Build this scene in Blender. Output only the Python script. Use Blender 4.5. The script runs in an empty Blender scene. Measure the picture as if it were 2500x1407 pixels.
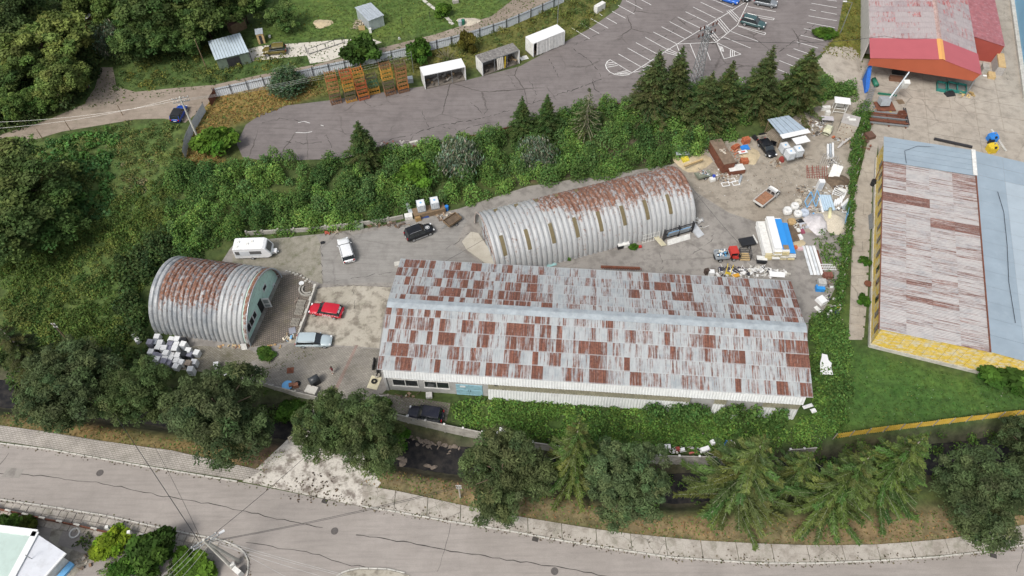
import bpy, math, random
import numpy as np
from mathutils import Vector, Matrix
random.seed(7); RNG = np.random.default_rng(7)
S = bpy.context.scene; COL = S.collection
# ------------------------------------------------------------------ camera
CF, CP, CR, CH = 1796.0, math.radians(53.04), math.radians(-0.51), 85.0
_F = Vector((0, math.cos(CP), -math.sin(CP))); _X = Vector((1, 0, 0)); _Y = _X.cross(_F)
_R = math.cos(CR) * _X + math.sin(CR) * _Y; _U = -math.sin(CR) * _X + math.cos(CR) * _Y
cd = bpy.data.cameras.new('camera'); cam = bpy.data.objects.new('camera', cd); COL.objects.link(cam)
cd.sensor_width = 36; cd.lens = CF * 36 / 2500; cd.clip_start = 1; cd.clip_end = 3000
m4 = Matrix((_R, _U, -_F)).transposed().to_4x4(); m4.translation = (0, 0, CH); cam.matrix_world = m4
S.camera = cam
# ------------------------------------------------------------------ sky, sun, exposure
SUN_EL, SUN_AZ = math.radians(52), math.radians(-142)      # azimuth from +Y towards +X
W = bpy.data.worlds.new('World'); S.world = W; W.use_nodes = True
wn = W.node_tree; sky = wn.nodes.new('ShaderNodeTexSky'); sky.sky_type = 'NISHITA'; sky.sun_disc = False
sky.sun_elevation = SUN_EL; sky.sun_rotation = SUN_AZ; sky.dust_density = 4.0; sky.air_density = 1.2; sky.ozone_density = 0.6
hs = wn.nodes.new('ShaderNodeHueSaturation'); hs.inputs['Saturation'].default_value = 0.42
bg = wn.nodes['Background']; bg.inputs[1].default_value = 0.11
wn.links.new(sky.outputs[0], hs.inputs['Color']); wn.links.new(hs.outputs[0], bg.inputs[0])
sd = bpy.data.lights.new('sun', 'SUN'); sd.energy = 1.7; sd.angle = math.radians(18); sd.color = (1, 0.955, 0.9)
so = bpy.data.objects.new('sun', sd); COL.objects.link(so)
sdir = Vector((math.sin(SUN_AZ) * math.cos(SUN_EL), math.cos(SUN_AZ) * math.cos(SUN_EL), math.sin(SUN_EL)))
so.rotation_euler = sdir.to_track_quat('Z', 'Y').to_euler(); so.location = (0, 60, 120)
S.view_settings.view_transform = 'Standard'; S.view_settings.look = 'None'; S.view_settings.gamma = 1
S.view_settings.use_curve_mapping = False; S.view_settings.exposure = 0.58
S.cycles.max_bounces = 5; S.cycles.diffuse_bounces = 2; S.cycles.glossy_bounces = 2; S.cycles.transmission_bounces = 2
S.cycles.transparent_max_bounces = 4

# ------------------------------------------------------------------ picture point -> place on a level z
def P(x, y, z=0.0):
    d = (x - 1250) * _R - (y - 703.5) * _U + CF * _F
    return d * ((z - CH) / d.z) + Vector((0, 0, CH))
def PL(pts, z=0.0): return [P(x, y, z) for x, y in pts]
def yaw(a, b): return math.atan2(b.y - a.y, b.x - a.x)
# ------------------------------------------------------------------ mesh helpers
class MB:
    def __init__(s): s.v = []; s.f = []; s.m = []; s.c = []; s.col = (1, 1, 1)
    def add(s, vs, fs, mi=0, col=None):
        o = len(s.v); s.v += [tuple(v) for v in vs]; s.f += [tuple(i + o for i in f) for f in fs]
        s.m += [mi] * len(fs); s.c += [col or s.col] * len(vs); return s
    def box(s, cx, cy, cz, sx, sy, sz, rz=0, mi=0, tx=0, ty=0, col=None, top=1.0):
        R = Matrix.Rotation(rz, 3, 'Z') @ Matrix.Rotation(ty, 3, 'Y') @ Matrix.Rotation(tx, 3, 'X'); c = Vector((cx, cy, cz)); vs = []
        for z in (-1, 1):
            k = top if z > 0 else 1
            for x, y in ((-1, -1), (1, -1), (1, 1), (-1, 1)): vs.append(c + R @ Vector((x * sx / 2 * k, y * sy / 2 * k, z * sz / 2)))
        return s.add(vs, [(3, 2, 1, 0), (4, 5, 6, 7), (0, 1, 5, 4), (1, 2, 6, 5), (2, 3, 7, 6), (3, 0, 4, 7)], mi, col)
    def poly(s, pts, mi=0, col=None): return s.add(pts, [tuple(range(len(pts)))], mi, col)
    def prism(s, pts, z0, z1, mi=0, col=None):
        n = len(pts); a = [(p[0], p[1], z0) for p in pts] + [(p[0], p[1], z1) for p in pts]
        fs = [tuple(range(n - 1, -1, -1)), tuple(range(n, 2 * n))] + [(i, (i + 1) % n, n + (i + 1) % n, n + i) for i in range(n)]
        return s.add(a, fs, mi, col)
    def tube(s, pts, r0, r1=None, n=5, mi=0, col=None, cap=True):
        r1 = r0 if r1 is None else r1; pts = [Vector(p) for p in pts]; vs = []; k = len(pts)
        for i, p in enumerate(pts):
            t = (pts[min(i + 1, k - 1)] - pts[max(i - 1, 0)]).normalized()
            a = t.cross(Vector((0, 0, 1)));
            if a.length < 1e-3: a = Vector((1, 0, 0))
            a.normalize(); b = t.cross(a); r = r0 + (r1 - r0) * i / max(k - 1, 1)
            for j in range(n):
                q = 2 * math.pi * j / n; vs.append(p + r * (math.cos(q) * a + math.sin(q) * b))
        fs = [(i * n + j, i * n + (j + 1) % n, (i + 1) * n + (j + 1) % n, (i + 1) * n + j) for i in range(k - 1) for j in range(n)]
        if cap: fs += [tuple(range(n - 1, -1, -1)), tuple(range((k - 1) * n, k * n))]
        return s.add(vs, fs, mi, col)
    def cyl(s, x, y, z0, z1, r, n=12, mi=0, r2=None, col=None): return s.tube([(x, y, z0), (x, y, z1)], r, r2, n, mi, col)
    def ring(s, c, R, r, ax='Z', n=14, k=6, mi=0, col=None):
        vs = []; M = {'Z': Matrix.Identity(3), 'X': Matrix.Rotation(math.pi / 2, 3, 'Y'), 'Y': Matrix.Rotation(math.pi / 2, 3, 'X')}[ax] if isinstance(ax, str) else ax
        for i in range(n):
            a = 2 * math.pi * i / n
            for j in range(k):
                b = 2 * math.pi * j / k; q = R + r * math.cos(b)
                vs.append(Vector(c) + M @ Vector((q * math.cos(a), q * math.sin(a), r * math.sin(b))))
        fs = [(i * k + j, ((i + 1) % n) * k + j, ((i + 1) % n) * k + (j + 1) % k, i * k + (j + 1) % k) for i in range(n) for j in range(k)]
        return s.add(vs, fs, mi, col)
    def build(s, name, mats, parent=None, smooth=False, loc=None, rz=0.0, colattr=False):
        me = bpy.data.meshes.new(name); me.from_pydata(s.v, [], s.f); ms = mats if isinstance(mats, (list, tuple)) else [mats]
        for q in ms: me.materials.append(q)
        if len(ms) > 1: me.polygons.foreach_set('material_index', s.m)
        if smooth: me.polygons.foreach_set('use_smooth', [True] * len(s.f))
        if colattr:
            at = me.color_attributes.new('Col', 'FLOAT_COLOR', 'POINT'); at.data.foreach_set('color', [x for c in s.c for x in (c[0], c[1], c[2], 1.0)])
        me.update(); return link(name, me, parent, loc, rz)
def link(name, me, parent=None, loc=None, rz=0.0):
    o = bpy.data.objects.new(name, me); COL.objects.link(o)
    if parent: o.parent = parent
    if loc is not None: o.location = loc
    o.rotation_euler = (0, 0, rz); return o
def tag(o, label, cat, group=None):
    o['label'] = label; o['category'] = cat
    if group: o['group'] = group
    return o
def thing(name, label, cat, loc=(0, 0, 0), rz=0.0, group=None):
    o = bpy.data.objects.new(name, None); COL.objects.link(o); o.location = loc; o.rotation_euler = (0, 0, rz); o.empty_display_size = .2
    return tag(o, label, cat, group)
def struct(o, kind='structure'): o['kind'] = kind; return o
def arrmesh(name, V, Q, C, mat):
    """fast mesh of quads with vertex colours"""
    me = bpy.data.meshes.new(name); n, k = len(V), len(Q)
    me.vertices.add(n); me.vertices.foreach_set('co', V.astype(np.float32).ravel())
    me.loops.add(4 * k); me.loops.foreach_set('vertex_index', Q.astype(np.int32).ravel())
    me.polygons.add(k); me.polygons.foreach_set('loop_start', np.arange(0, 4 * k, 4, dtype=np.int32))
    at = me.color_attributes.new('Col', 'FLOAT_COLOR', 'POINT')
    at.data.foreach_set('color', np.concatenate([C, np.ones((n, 1))], 1).astype(np.float32).ravel())
    me.materials.append(mat); me.update(calc_edges=True); return me
# ------------------------------------------------------------------ materials
_mc = {}
def newmat(name):
    m = bpy.data.materials.new(name); m.use_nodes = True; return m, m.node_tree, m.node_tree.nodes['Principled BSDF']
def nd(t, kind, **kw):
    n = t.nodes.new('ShaderNode' + kind)
    for k, v in kw.items():
        if k in n.inputs: n.inputs[k].default_value = v
        else: setattr(n, k, v)
    return n
def lk(t, a, b): t.links.new(a, b)
def ramp(t, fac, stops):
    r = nd(t, 'ValToRGB'); e = r.color_ramp.elements
    while len(e) > 1: e.remove(e[0])
    e[0].position = stops[0][0]; e[0].color = (*stops[0][1], 1) if len(stops[0][1]) == 3 else stops[0][1]
    for p, c in stops[1:]:
        q = e.new(p); q.color = (*c, 1)
    lk(t, fac, r.inputs[0]); return r.outputs[0]
def g3(v): return (v, v, v)
def mix(t, fac, a, b, mode='MIX'):
    n = nd(t, 'Mix', data_type='RGBA', blend_type=mode)
    for i, s in ((0, fac), (6, a), (7, b)):
        if isinstance(s, (int, float)): n.inputs[i].default_value = s
        elif isinstance(s, tuple): n.inputs[i].default_value = (*s, 1)[:4]
        else: lk(t, s, n.inputs[i])
    return n.outputs[2]
def noise(t, co, sc, detail=4, rough=.6, dist=0.0):
    n = nd(t, 'TexNoise', Scale=sc, Detail=detail, Roughness=rough, Distortion=dist)
    if co is not None: lk(t, co, n.inputs['Vector'])
    return n.outputs[0]
def mapped(t, co, scale=(1, 1, 1), rot=0.0):
    n = nd(t, 'Mapping'); n.inputs['Scale'].default_value = scale; n.inputs['Rotation'].default_value = (0, 0, rot); lk(t, co, n.inputs[0]); return n.outputs[0]
def bump(t, b, h, strength=.3, dist=.05):
    n = nd(t, 'Bump', Strength=strength, Distance=dist); lk(t, h, n.inputs['Height']); lk(t, n.outputs[0], b.inputs['Normal'])
def M(name, c, rough=.75, metal=0.0, var=.25, sc=1.3, dirt=0.0, dirtc=(.09, .07, .05), spec=.4, bmp=.15):
    """painted / cast / woven surface with uneven colour, grime and slight relief"""
    if name in _mc: return _mc[name]
    m, t, b = newmat(name); co = nd(t, 'NewGeometry').outputs['Position']
    n1 = noise(t, co, sc, 5); v = ramp(t, n1, [(.25, g3(1 - var)), (.75, g3(1 + var * .6))])
    col = mix(t, 1.0, c, v, 'MULTIPLY')
    if dirt: col = mix(t, ramp(t, noise(t, co, sc * 2.3, 6, .7), [(.5, g3(0)), (.72, g3(dirt))]), col, dirtc)
    lk(t, col, b.inputs['Base Color']); b.inputs['Roughness'].default_value = rough; b.inputs['Metallic'].default_value = metal
    b.inputs['Specular IOR Level'].default_value = spec
    if bmp: bump(t, b, noise(t, co, sc * 6, 3), bmp, .03)
    _mc[name] = m; return m
def mleaf():
    m, t, b = newmat('foliage'); a = nd(t, 'Attribute', attribute_name='Col'); oi = nd(t, 'ObjectInfo')
    col = mix(t, 1.0, a.outputs[0], oi.outputs['Color'], 'MULTIPLY')
    lk(t, col, b.inputs['Base Color']); b.inputs['Roughness'].default_value = .7; b.inputs['Specular IOR Level'].default_value = .06
    tr = nd(t, 'BsdfTranslucent'); lk(t, mix(t, 1.0, col, (1.0, 1.15, .6), 'MULTIPLY'), tr.inputs[0])
    mx = nd(t, 'MixShader'); mx.inputs[0].default_value = .28
    out = t.nodes['Material Output']; lk(t, b.outputs[0], mx.inputs[1]); lk(t, tr.outputs[0], mx.inputs[2]); lk(t, mx.outputs[0], out.inputs[0])
    return m
LEAF = mleaf()
def mcol(name, rough=.8, sc=2.0, var=.3, metal=0.0, bmp=.3, patch=None):
    """colour carried by the mesh, broken up by noise"""
    m, t, b = newmat(name); co = nd(t, 'NewGeometry').outputs['Position']; a = nd(t, 'Attribute', attribute_name='Col')
    v = ramp(t, noise(t, co, sc, 6, .65), [(.3, g3(1 - var)), (.7, g3(1 + var * .7))])
    if patch: v = mix(t, 1.0, v, ramp(t, noise(t, co, .16, 5, .65, .5), [(.35, (.75, .85, .75)), (.5, (1, 1, 1)), (.68, patch)]), 'MULTIPLY')
    lk(t, mix(t, 1.0, a.outputs[0], v, 'MULTIPLY'), b.inputs['Base Color']); b.inputs['Roughness'].default_value = rough; b.inputs['Metallic'].default_value = metal
    b.inputs['Specular IOR Level'].default_value = .3
    if bmp: bump(t, b, noise(t, co, sc * 4, 4), bmp, .05)
    return m
MIXED = mcol('mixed_scrap', .7, 3.0, .25)
def ground_mat(name, base, dark, light, cracks=0.0, crack_sc=.16, stain=.5, grain=25, rough=.9, moss=0.0, streak=None, hard=False):
    m, t, b = newmat(name); co = nd(t, 'NewGeometry').outputs['Position']
    big = noise(t, co, .11, 5, .6, .6); mid = noise(t, co, .7, 6, .65); fine = noise(t, co, grain, 3, .7)
    col = mix(t, ramp(t, big, [(.3, g3(0)), (.7, g3(1))]), base, light)
    col = mix(t, ramp(t, mid, [(.47, g3(0)), (.6, g3(stain * .8)), (.7, g3(stain))] if hard else [(.45, g3(0)), (.75, g3(stain))]), col, dark)
    if streak is not None:
        st = noise(t, mapped(t, co, (.25, 3.0, 1), streak), .8, 4); col = mix(t, ramp(t, st, [(.45, g3(0)), (.8, g3(.6))]), col, dark)
    col = mix(t, 1.0, col, ramp(t, fine, [(.2, g3(.72)), (.8, g3(1.22))]), 'MULTIPLY')
    if moss: col = mix(t, ramp(t, noise(t, co, .5, 7, .75), [(.52, g3(0)), (.66, g3(moss))]), col, (.075, .085, .035))
    if cracks:
        w = nd(t, 'TexNoise', Scale=.45, Detail=8.0, Roughness=.65); lk(t, co, w.inputs['Vector'])
        mx = mix(t, .9, co, w.outputs[1], 'ADD')
        vo = nd(t, 'TexVoronoi', feature='DISTANCE_TO_EDGE', Scale=crack_sc); lk(t, mx, vo.inputs['Vector'])
        k = ramp(t, vo.outputs['Distance'], [(.0, g3(1)), (.006, g3(.7)), (.013, g3(0))])
        msk = ramp(t, noise(t, co, .09, 3), [(.45, g3(0)), (.6, g3(cracks))])
        col = mix(t, mix(t, 1.0, k, msk, 'MULTIPLY'), col, (.035, .03, .025))
    lk(t, col, b.inputs['Base Color']); b.inputs['Roughness'].default_value = rough; b.inputs['Specular IOR Level'].default_value = .25
    bump(t, b, fine, .35, .03); return m
def paver_mat(name, c1, c2, mort, bw, bh, rot=0.0, moss=.4, off=.5):
    m, t, b = newmat(name); co = nd(t, 'NewGeometry').outputs['Position']; mp = mapped(t, co, (1, 1, 1), rot)
    br = nd(t, 'TexBrick', offset=off); lk(t, mp, br.inputs['Vector'])
    for k, v in (('Color1', (*c1, 1)), ('Color2', (*c2, 1)), ('Mortar', (*mort, 1)), ('Scale', 1.0), ('Mortar Size', bh * .13), ('Brick Width', bw), ('Row Height', bh), ('Bias', 0.0)): br.inputs[k].default_value = v
    col = mix(t, 1.0, br.outputs[0], ramp(t, noise(t, co, .35, 6, .65), [(.3, g3(.72)), (.7, g3(1.25))]), 'MULTIPLY')
    col = mix(t, ramp(t, noise(t, co, .45, 7, .75), [(.5, g3(0)), (.68, g3(moss))]), col, (.085, .08, .04))
    lk(t, col, b.inputs['Base Color']); b.inputs['Roughness'].default_value = .9
    bump(t, b, br.outputs['Fac'], -.4, .03); return m
def rust_mat(name, src, across=(4.2, .28), base=(.29, .32, .335), pale=(.4, .42, .425), rust=(.115, .038, .024), bw=.2, bsc=2.2, seam=0.0):
    """sheet metal: src R = how far rusted, G = how chalky, B = own offset"""
    m, t, b = newmat(name)
    if src == 'OBJECT':
        oi = nd(t, 'ObjectInfo'); sp = nd(t, 'SeparateColor'); lk(t, oi.outputs['Color'], sp.inputs[0])
    else:
        a = nd(t, 'Attribute', attribute_name='Col'); sp = nd(t, 'SeparateColor'); lk(t, a.outputs[0], sp.inputs[0])
    uv = nd(t, 'UVMap').outputs[0]
    of = nd(t, 'VectorMath', operation='ADD'); lk(t, uv, of.inputs[0])
    mu = nd(t, 'Math', operation='MULTIPLY'); mu.inputs[1].default_value = 37.0; lk(t, sp.outputs[2], mu.inputs[0]); lk(t, mu.outputs[0], of.inputs[1])
    co = of.outputs[0]
    st = noise(t, mapped(t, co, (across[0], across[1], 1)), 1.0, 5, .7); bl = noise(t, co, bsc, 5, .7)
    sm = nd(t, 'Math', operation='ADD'); lk(t, st, sm.inputs[0]); h = nd(t, 'Math', operation='MULTIPLY_ADD'); h.inputs[1].default_value = bw; h.inputs[2].default_value = -bw / 2; lk(t, bl, h.inputs[0]); lk(t, h.outputs[0], sm.inputs[1])
    ma = nd(t, 'Math', operation='MULTIPLY_ADD'); ma.inputs[1].default_value = .62; lk(t, sp.outputs[0], ma.inputs[0]); lk(t, sm.outputs[0], ma.inputs[2])
    rm = ramp(t, ma.outputs[0], [(.64, g3(0)), (.8, g3(.95))])
    ch = nd(t, 'Math', operation='MULTIPLY_ADD'); ch.inputs[1].default_value = .5; lk(t, sp.outputs[1], ch.inputs[0]); lk(t, noise(t, co, .8, 5, .65), ch.inputs[2])
    met = mix(t, ramp(t, ch.outputs[0], [(.5, g3(0)), (.8, g3(1))]), base, pale)
    rc = mix(t, ramp(t, noise(t, co, 3.5, 5, .7), [(.35, g3(0)), (.7, g3(1))]), rust, (rust[0] * 2.0, rust[1] * 2.5, rust[2] * 2.4))
    rc = mix(t, 1.0, rc, ramp(t, noise(t, mapped(t, co, (across[0] * 1.6, across[1], 1)), 1.0, 3, .6), [(.35, g3(.62)), (.55, g3(1.05)), (.72, g3(1.7))]), 'MULTIPLY')  # rust streaks; the stripes also put corrugation shading into the colour
    sy = nd(t, 'SeparateXYZ'); lk(t, uv, sy.inputs[0])
    met = mix(t, 1.0, met, ramp(t, noise(t, mapped(t, co, (6, .5, 1)), 1.4, 3), [(.3, g3(.86)), (.7, g3(1.1))]), 'MULTIPLY')
    lk(t, mix(t, ramp(t, sy.outputs[1], [(.0, g3(seam)), (.13, g3(seam * .8)), (.16, g3(0))]), mix(t, rm, met, rc), tuple(q * 1.1 for q in pale)), b.inputs['Base Color'])
    lk(t, ramp(t, rm, [(0, g3(.48)), (1, g3(.9))]), b.inputs['Roughness']); b.inputs['Metallic'].default_value = .12
    b.inputs['Specular IOR Level'].default_value = .4
    bump(t, b, bl, .12, .03); return m
# everyday materials
CONC = M('weathered_concrete', (.36, .345, .31), .9, var=.3, sc=.9, dirt=.5, bmp=.3)
CONC_L = M('pale_concrete', (.5, .485, .44), .9, var=.25, sc=.8, dirt=.4, bmp=.3)
STEEL = M('grey_steel', (.3, .32, .33), .5, .5, var=.25, sc=2, dirt=.3)
GALV = M('galvanised_steel', (.47, .52, .56), .42, .35, var=.2, sc=1.2, dirt=.25, dirtc=(.2, .17, .14))
DARKST = M('dark_steel', (.05, .05, .055), .55, .4, var=.3, sc=2)
RUSTST = M('rusty_steel', (.16, .06, .035), .9, 0, var=.45, sc=1.8)
BLACK = M('black_plastic', (.018, .019, .022), .45, var=.2)
RUBBER = M('black_rubber', (.02, .02, .02), .85, var=.3)
WHITE = M('white_paint', (.7, .71, .71), .45, var=.08, sc=.8, dirt=.12, dirtc=(.4, .38, .33))
WHITE_D = M('dirty_white', (.66, .66, .63), .65, var=.2, sc=1.5, dirt=.45, dirtc=(.3, .27, .22))
CREAM = M('cream_paint', (.62, .57, .4), .6, var=.2, sc=1.5, dirt=.25)
GLASS = M('dark_glass', (.02, .026, .03), .08, var=.2, sc=.6, spec=.8, bmp=0)
WOOD = M('weathered_wood', (.2, .14, .085), .85, var=.35, sc=3, dirt=.3)
WOOD_L = M('pale_wood', (.5, .36, .18), .8, var=.25, sc=3, dirt=.2)
BLUE = M('blue_paint', (.03, .2, .6), .5, var=.2)
BLUE_L = M('light_blue_paint', (.16, .42, .72), .5, var=.15)
RED = M('red_paint', (.42, .035, .03), .5, var=.2)
YELLOW = M('yellow_paint', (.62, .45, .03), .6, var=.2)
ORANGE = M('orange_brick', (.4, .12, .055), .9, var=.35, sc=3)
GREEN = M('green_paint', (.02, .14, .09), .5, var=.2)
SOIL = M('bare_soil', (.13, .095, .065), .95, var=.45, sc=1.5, bmp=.6)
SAND = M('pale_sand', (.46, .38, .25), .95, var=.25, sc=2, bmp=.5)
GRAVEL = M('pale_gravel', (.5, .45, .36), .95, var=.4, sc=9, bmp=.9)
BARK = M('bark', (.12, .085, .06), .95, var=.4, sc=3)
BARK_G = M('grey_bark', (.27, .235, .2), .95, var=.35, sc=3)
TARP = M('grey_tarpaulin', (.5, .48, .49), .6, var=.25, sc=1.2, dirt=.3)
PAINTLINE = M('road_marking_paint', (.74, .74, .72), .8, var=.3, sc=2.5, dirt=.5, dirtc=(.25, .22, .22))
CRACK = M('crack_filler', (.035, .032, .03), .95, var=.3)
# ================================================================== terrain
LOTZ = 2.0
def wl(px, z): a = np.array([tuple(P(x, y, z))[:2] for x, y in px]); return a[np.argsort(a[:, 0])]
LOW = wl([(-500, 930), (0, 800), (300, 700), (380, 600), (560, 565), (760, 562), (930, 542), (1140, 492), (1290, 440), (1640, 385), (1740, 338), (1860, 318), (2000, 232), (2100, 190), (2118, 60), (2130, -60), (2600, -700)], 0)
UPL = wl([(-500, 640), (0, 520), (440, 410), (590, 397), (830, 393), (1100, 349), (1300, 302), (1560, 250), (1700, 218), (1900, 207), (2000, 140), (2052, 85), (2077, 0), (2092, -80), (2500, -900)], LOTZ)
STREAM = np.array([tuple(P(x, y, -2.4))[:2] for x, y in [(-400, 905), (100, 975), (430, 1012), (700, 1040), (800, 1066), (1040, 1115), (1250, 1143), (1640, 1195), (1850, 1178), (2050, 1152), (2300, 1120), (2440, 1103), (2900, 1040)]])
def segdist(x, y, line):
    d = np.full(np.shape(x), 1e9)
    for (ax, ay), (bx, by) in zip(line[:-1], line[1:]):
        ux, uy = bx - ax, by - ay; t = np.clip(((x - ax) * ux + (y - ay) * uy) / (ux * ux + uy * uy), 0, 1)
        d = np.minimum(d, np.hypot(x - ax - t * ux, y - ay - t * uy))
    return d
def sst(a, b, v): t = np.clip((v - a) / (b - a), 0, 1); return t * t * (3 - 2 * t)
def hgt(x, y):
    x = np.asarray(x, float); y = np.asarray(y, float)
    lo = np.interp(x, LOW[:, 0], LOW[:, 1]); up = np.interp(x, UPL[:, 0], UPL[:, 1])
    z = LOTZ * np.clip((y - lo) / np.maximum(up - lo, 1.5), 0, 1)
    return z - 2.55 * (1 - sst(1.5, 4.3, segdist(x, y, STREAM)))
def G(x, y, dz=0.0): return Vector((x, y, float(hgt(x, y)) + dz))
def PG(px, py, dz=0.0, z0=0.0):
    """picture point on the terrain"""
    p = P(px, py, z0)
    for _ in range(6): p = P(px, py, float(hgt(p.x, p.y)))
    return Vector((p.x, p.y, p.z + dz))
def inpoly(x, y, poly):
    c = np.zeros(np.shape(x), bool); n = len(poly)
    for i in range(n):
        (ax, ay), (bx, by) = poly[i][:2], poly[(i + 1) % n][:2]
        k = ((ay > y) != (by > y)) & (x < (bx - ax) * (y - ay) / (by - ay + 1e-12) + ax); c ^= k
    return c
def wpoly(px, z=0.0): return [tuple(P(x, y, z))[:2] for x, y in px]
gx = np.concatenate([[-900, -400, -200], np.arange(-120, 120.1, .8), [200, 400, 900]])
gy = np.concatenate([[-600, -200, -40], np.arange(5, 150.1, .8), [190, 300, 600, 1200]])
GX, GY = np.meshgrid(gx, gy); GZ = hgt(GX, GY)
zones = [  # (picture outline, level, colour) of bare soil, grass and dry growth
 ([(0, 370), (440, 300), (450, 420), (360, 600), (300, 830), (0, 860)], 1, (.09, .135, .038)),
 ([(0, 300), (260, 160), (700, 20), (1400, -60), (1560, -40), (1350, 40), (900, 140), (500, 215), (260, 260)], 2, (.07, .11, .03)),
 ([(620, 100), (640, 20), (760, -60), (1180, -60), (1230, 30), (1050, 80), (900, 95)], 2, (.085, .135, .03)),
 ([(510, 250), (560, 215), (650, 195), (760, 185), (800, 225), (620, 290), (560, 310), (540, 390), (590, 400), (430, 410), (470, 330)], 2, (.2, .15, .05)),
 ([(640, 195), (980, 120), (1140, 90), (1380, 0), (1540, -40), (1440, 70), (1270, 150), (1010, 190), (790, 240)], 2, (.12, .125, .035)),
 ([(2060, -40), (2140, -40), (2120, 120), (2090, 140), (2000, 135), (2045, 80)], 1.5, (.13, .14, .03)),
 ([(0, 1000), (250, 1040), (420, 1070), (640, 1110), (720, 1090), (640, 1160), (420, 1110), (200, 1075), (0, 1045)], 0, (.2, .145, .065)),
 ([(900, 1130), (1160, 1180), (1600, 1255), (1900, 1270), (2300, 1245), (2560, 1180), (2560, 1290), (2300, 1335), (2000, 1345), (1600, 1315), (1180, 1252), (880, 1185)], 0, (.2, .155, .085)),
 ([(950, 1105), (1130, 1140), (1150, 1165), (960, 1140)], -1, (.17, .13, .1)),
 ([(640, 1080), (760, 1060), (740, 1110), (620, 1150), (560, 1120)], 0, (.13, .09, .06)),
 ([(2075, 850), (2370, 925), (2560, 900), (2560, 1000), (2050, 1060), (2060, 900)], 0, (.055, .115, .025)),
 ([(2000, 760), (2080, 720), (2080, 900), (2060, 1070), (1980, 1100), (1600, 1110), (1150, 1040), (1100, 990), (1900, 1040)], 0, (.06, .105, .025)),
 ([(1230, 450), (1640, 385), (1740, 340), (1740, 300), (1560, 330), (1290, 420)], .8, (.09, .07, .05)),
 ([(0, 1290), (180, 1310), (480, 1400), (0, 1600)], 0, (.11, .09, .07)),
]
gc = np.zeros(GX.shape + (3,)); gc[:] = (.06, .085, .025)
for px, z, c in zones: gc[inpoly(GX, GY, wpoly(px, z))] = c
d = segdist(GX, GY, STREAM); gc[d < 3.2] = (.07, .065, .045)
for _ in range(2): gc[1:-1, 1:-1] = (gc[1:-1, 1:-1] * 2 + gc[:-2, 1:-1] + gc[2:, 1:-1] + gc[1:-1, :-2] + gc[1:-1, 2:]) / 6
ny, nx = GX.shape; idx = np.arange(ny * nx).reshape(ny, nx)
quads = np.stack([idx[:-1, :-1], idx[:-1, 1:], idx[1:, 1:], idx[1:, :-1]], -1).reshape(-1, 4)
GM = mcol('ground_soil_and_turf', .95, 1.1, .5, 0, .6, (1.3, 1.15, 1.05))
struct(link('ground', arrmesh('ground', np.stack([GX, GY, GZ], -1).reshape(-1, 3), quads, gc.reshape(-1, 3), GM)))
def sheet(name, px, z, mat, lev=0.0, parent=None, kind='structure'):
    mb = MB(); mb.poly([(p.x, p.y, z + lev) for p in PL(px, lev)]); o = mb.build(name, mat, parent)
    if not parent: struct(o, kind)
    return o
def drape(name, px, lev, off, mat, step=.5):
    w = wpoly(px, lev); xs = np.arange(min(p[0] for p in w), max(p[0] for p in w) + step, step); ys = np.arange(min(p[1] for p in w), max(p[1] for p in w) + step, step)
    X_, Y_ = np.meshgrid(xs, ys); i = np.arange(X_.size).reshape(X_.shape); ok = inpoly(X_[:-1, :-1] + step / 2, Y_[:-1, :-1] + step / 2, w)
    q = np.stack([i[:-1, :-1], i[:-1, 1:], i[1:, 1:], i[1:, :-1]], -1)[ok]
    V = np.stack([X_, Y_, hgt(X_, Y_) + off], -1).reshape(-1, 3); u, inv = np.unique(q, return_inverse=True)
    return link(name, arrmesh(name, V[u], inv.reshape(-1, 4), np.ones((len(u), 3)) * .5, mat))
# ------------------------------------------------------------------ paved surfaces
A_LOT = ground_mat('old_parking_asphalt', (.166, .147, .142), (.105, .093, .09), (.21, .188, .182), .9, .12, .5, 22, streak=.25)
A_YARD = ground_mat('yard_asphalt', (.23, .215, .195), (.12, .11, .1), (.3, .28, .255), .35, .1, .6, 20, hard=True)
A_GREY = ground_mat('grey_asphalt', (.235, .225, .21), (.15, .14, .13), (.285, .275, .255), .25, .1, .6, 20, streak=-.1)
A_ROAD = ground_mat('road_asphalt', (.275, .25, .228), (.2, .182, .168), (.34, .31, .285), 0, .1, .3, 22, streak=.12)
C_SLAB = ground_mat('stained_concrete', (.32, .295, .24), (.14, .12, .095), (.42, .39, .33), .2, .2, .85, 16, moss=.2, hard=True)
C_YARD = ground_mat('concrete_hardstanding', (.32, .285, .24), (.17, .15, .125), (.41, .37, .315), .4, .14, .65, 16)
C_DIRT = ground_mat('packed_dirt_yard', (.27, .235, .19), (.14, .12, .095), (.37, .335, .28), .15, .15, .55, 12, hard=True)
C_GRAV = ground_mat('weedy_gravel', (.23, .215, .175), (.1, .1, .06), (.3, .28, .235), 0, .1, .7, 7, moss=.6)
D_ROAD = ground_mat('dirt_track', (.25, .205, .165), (.16, .13, .1), (.33, .28, .23), 0, .1, .5, 9, moss=.25, streak=.35)
C_WHITE = ground_mat('white_concrete_drive', (.52, .49, .43), (.36, .33, .28), (.6, .57, .5), .2, .2, .4, 14)
PAVE = paver_mat('herringbone_pavers', (.22, .205, .18), (.27, .25, .22), (.12, .11, .09), .4, .2, .1, .25)
PAVE_D = paver_mat('mossy_pavers', (.2, .18, .145), (.26, .24, .2), (.09, .085, .06), .4, .2, -.15, .75)
PAVE_S = paver_mat('sidewalk_pavers', (.33, .305, .275), (.37, .345, .31), (.2, .18, .155), .5, .25, .18, .2)
PAVE_R = paver_mat('terrace_pavers', (.15, .125, .11), (.2, .165, .14), (.07, .065, .05), .3, .3, .3, .55)
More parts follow.
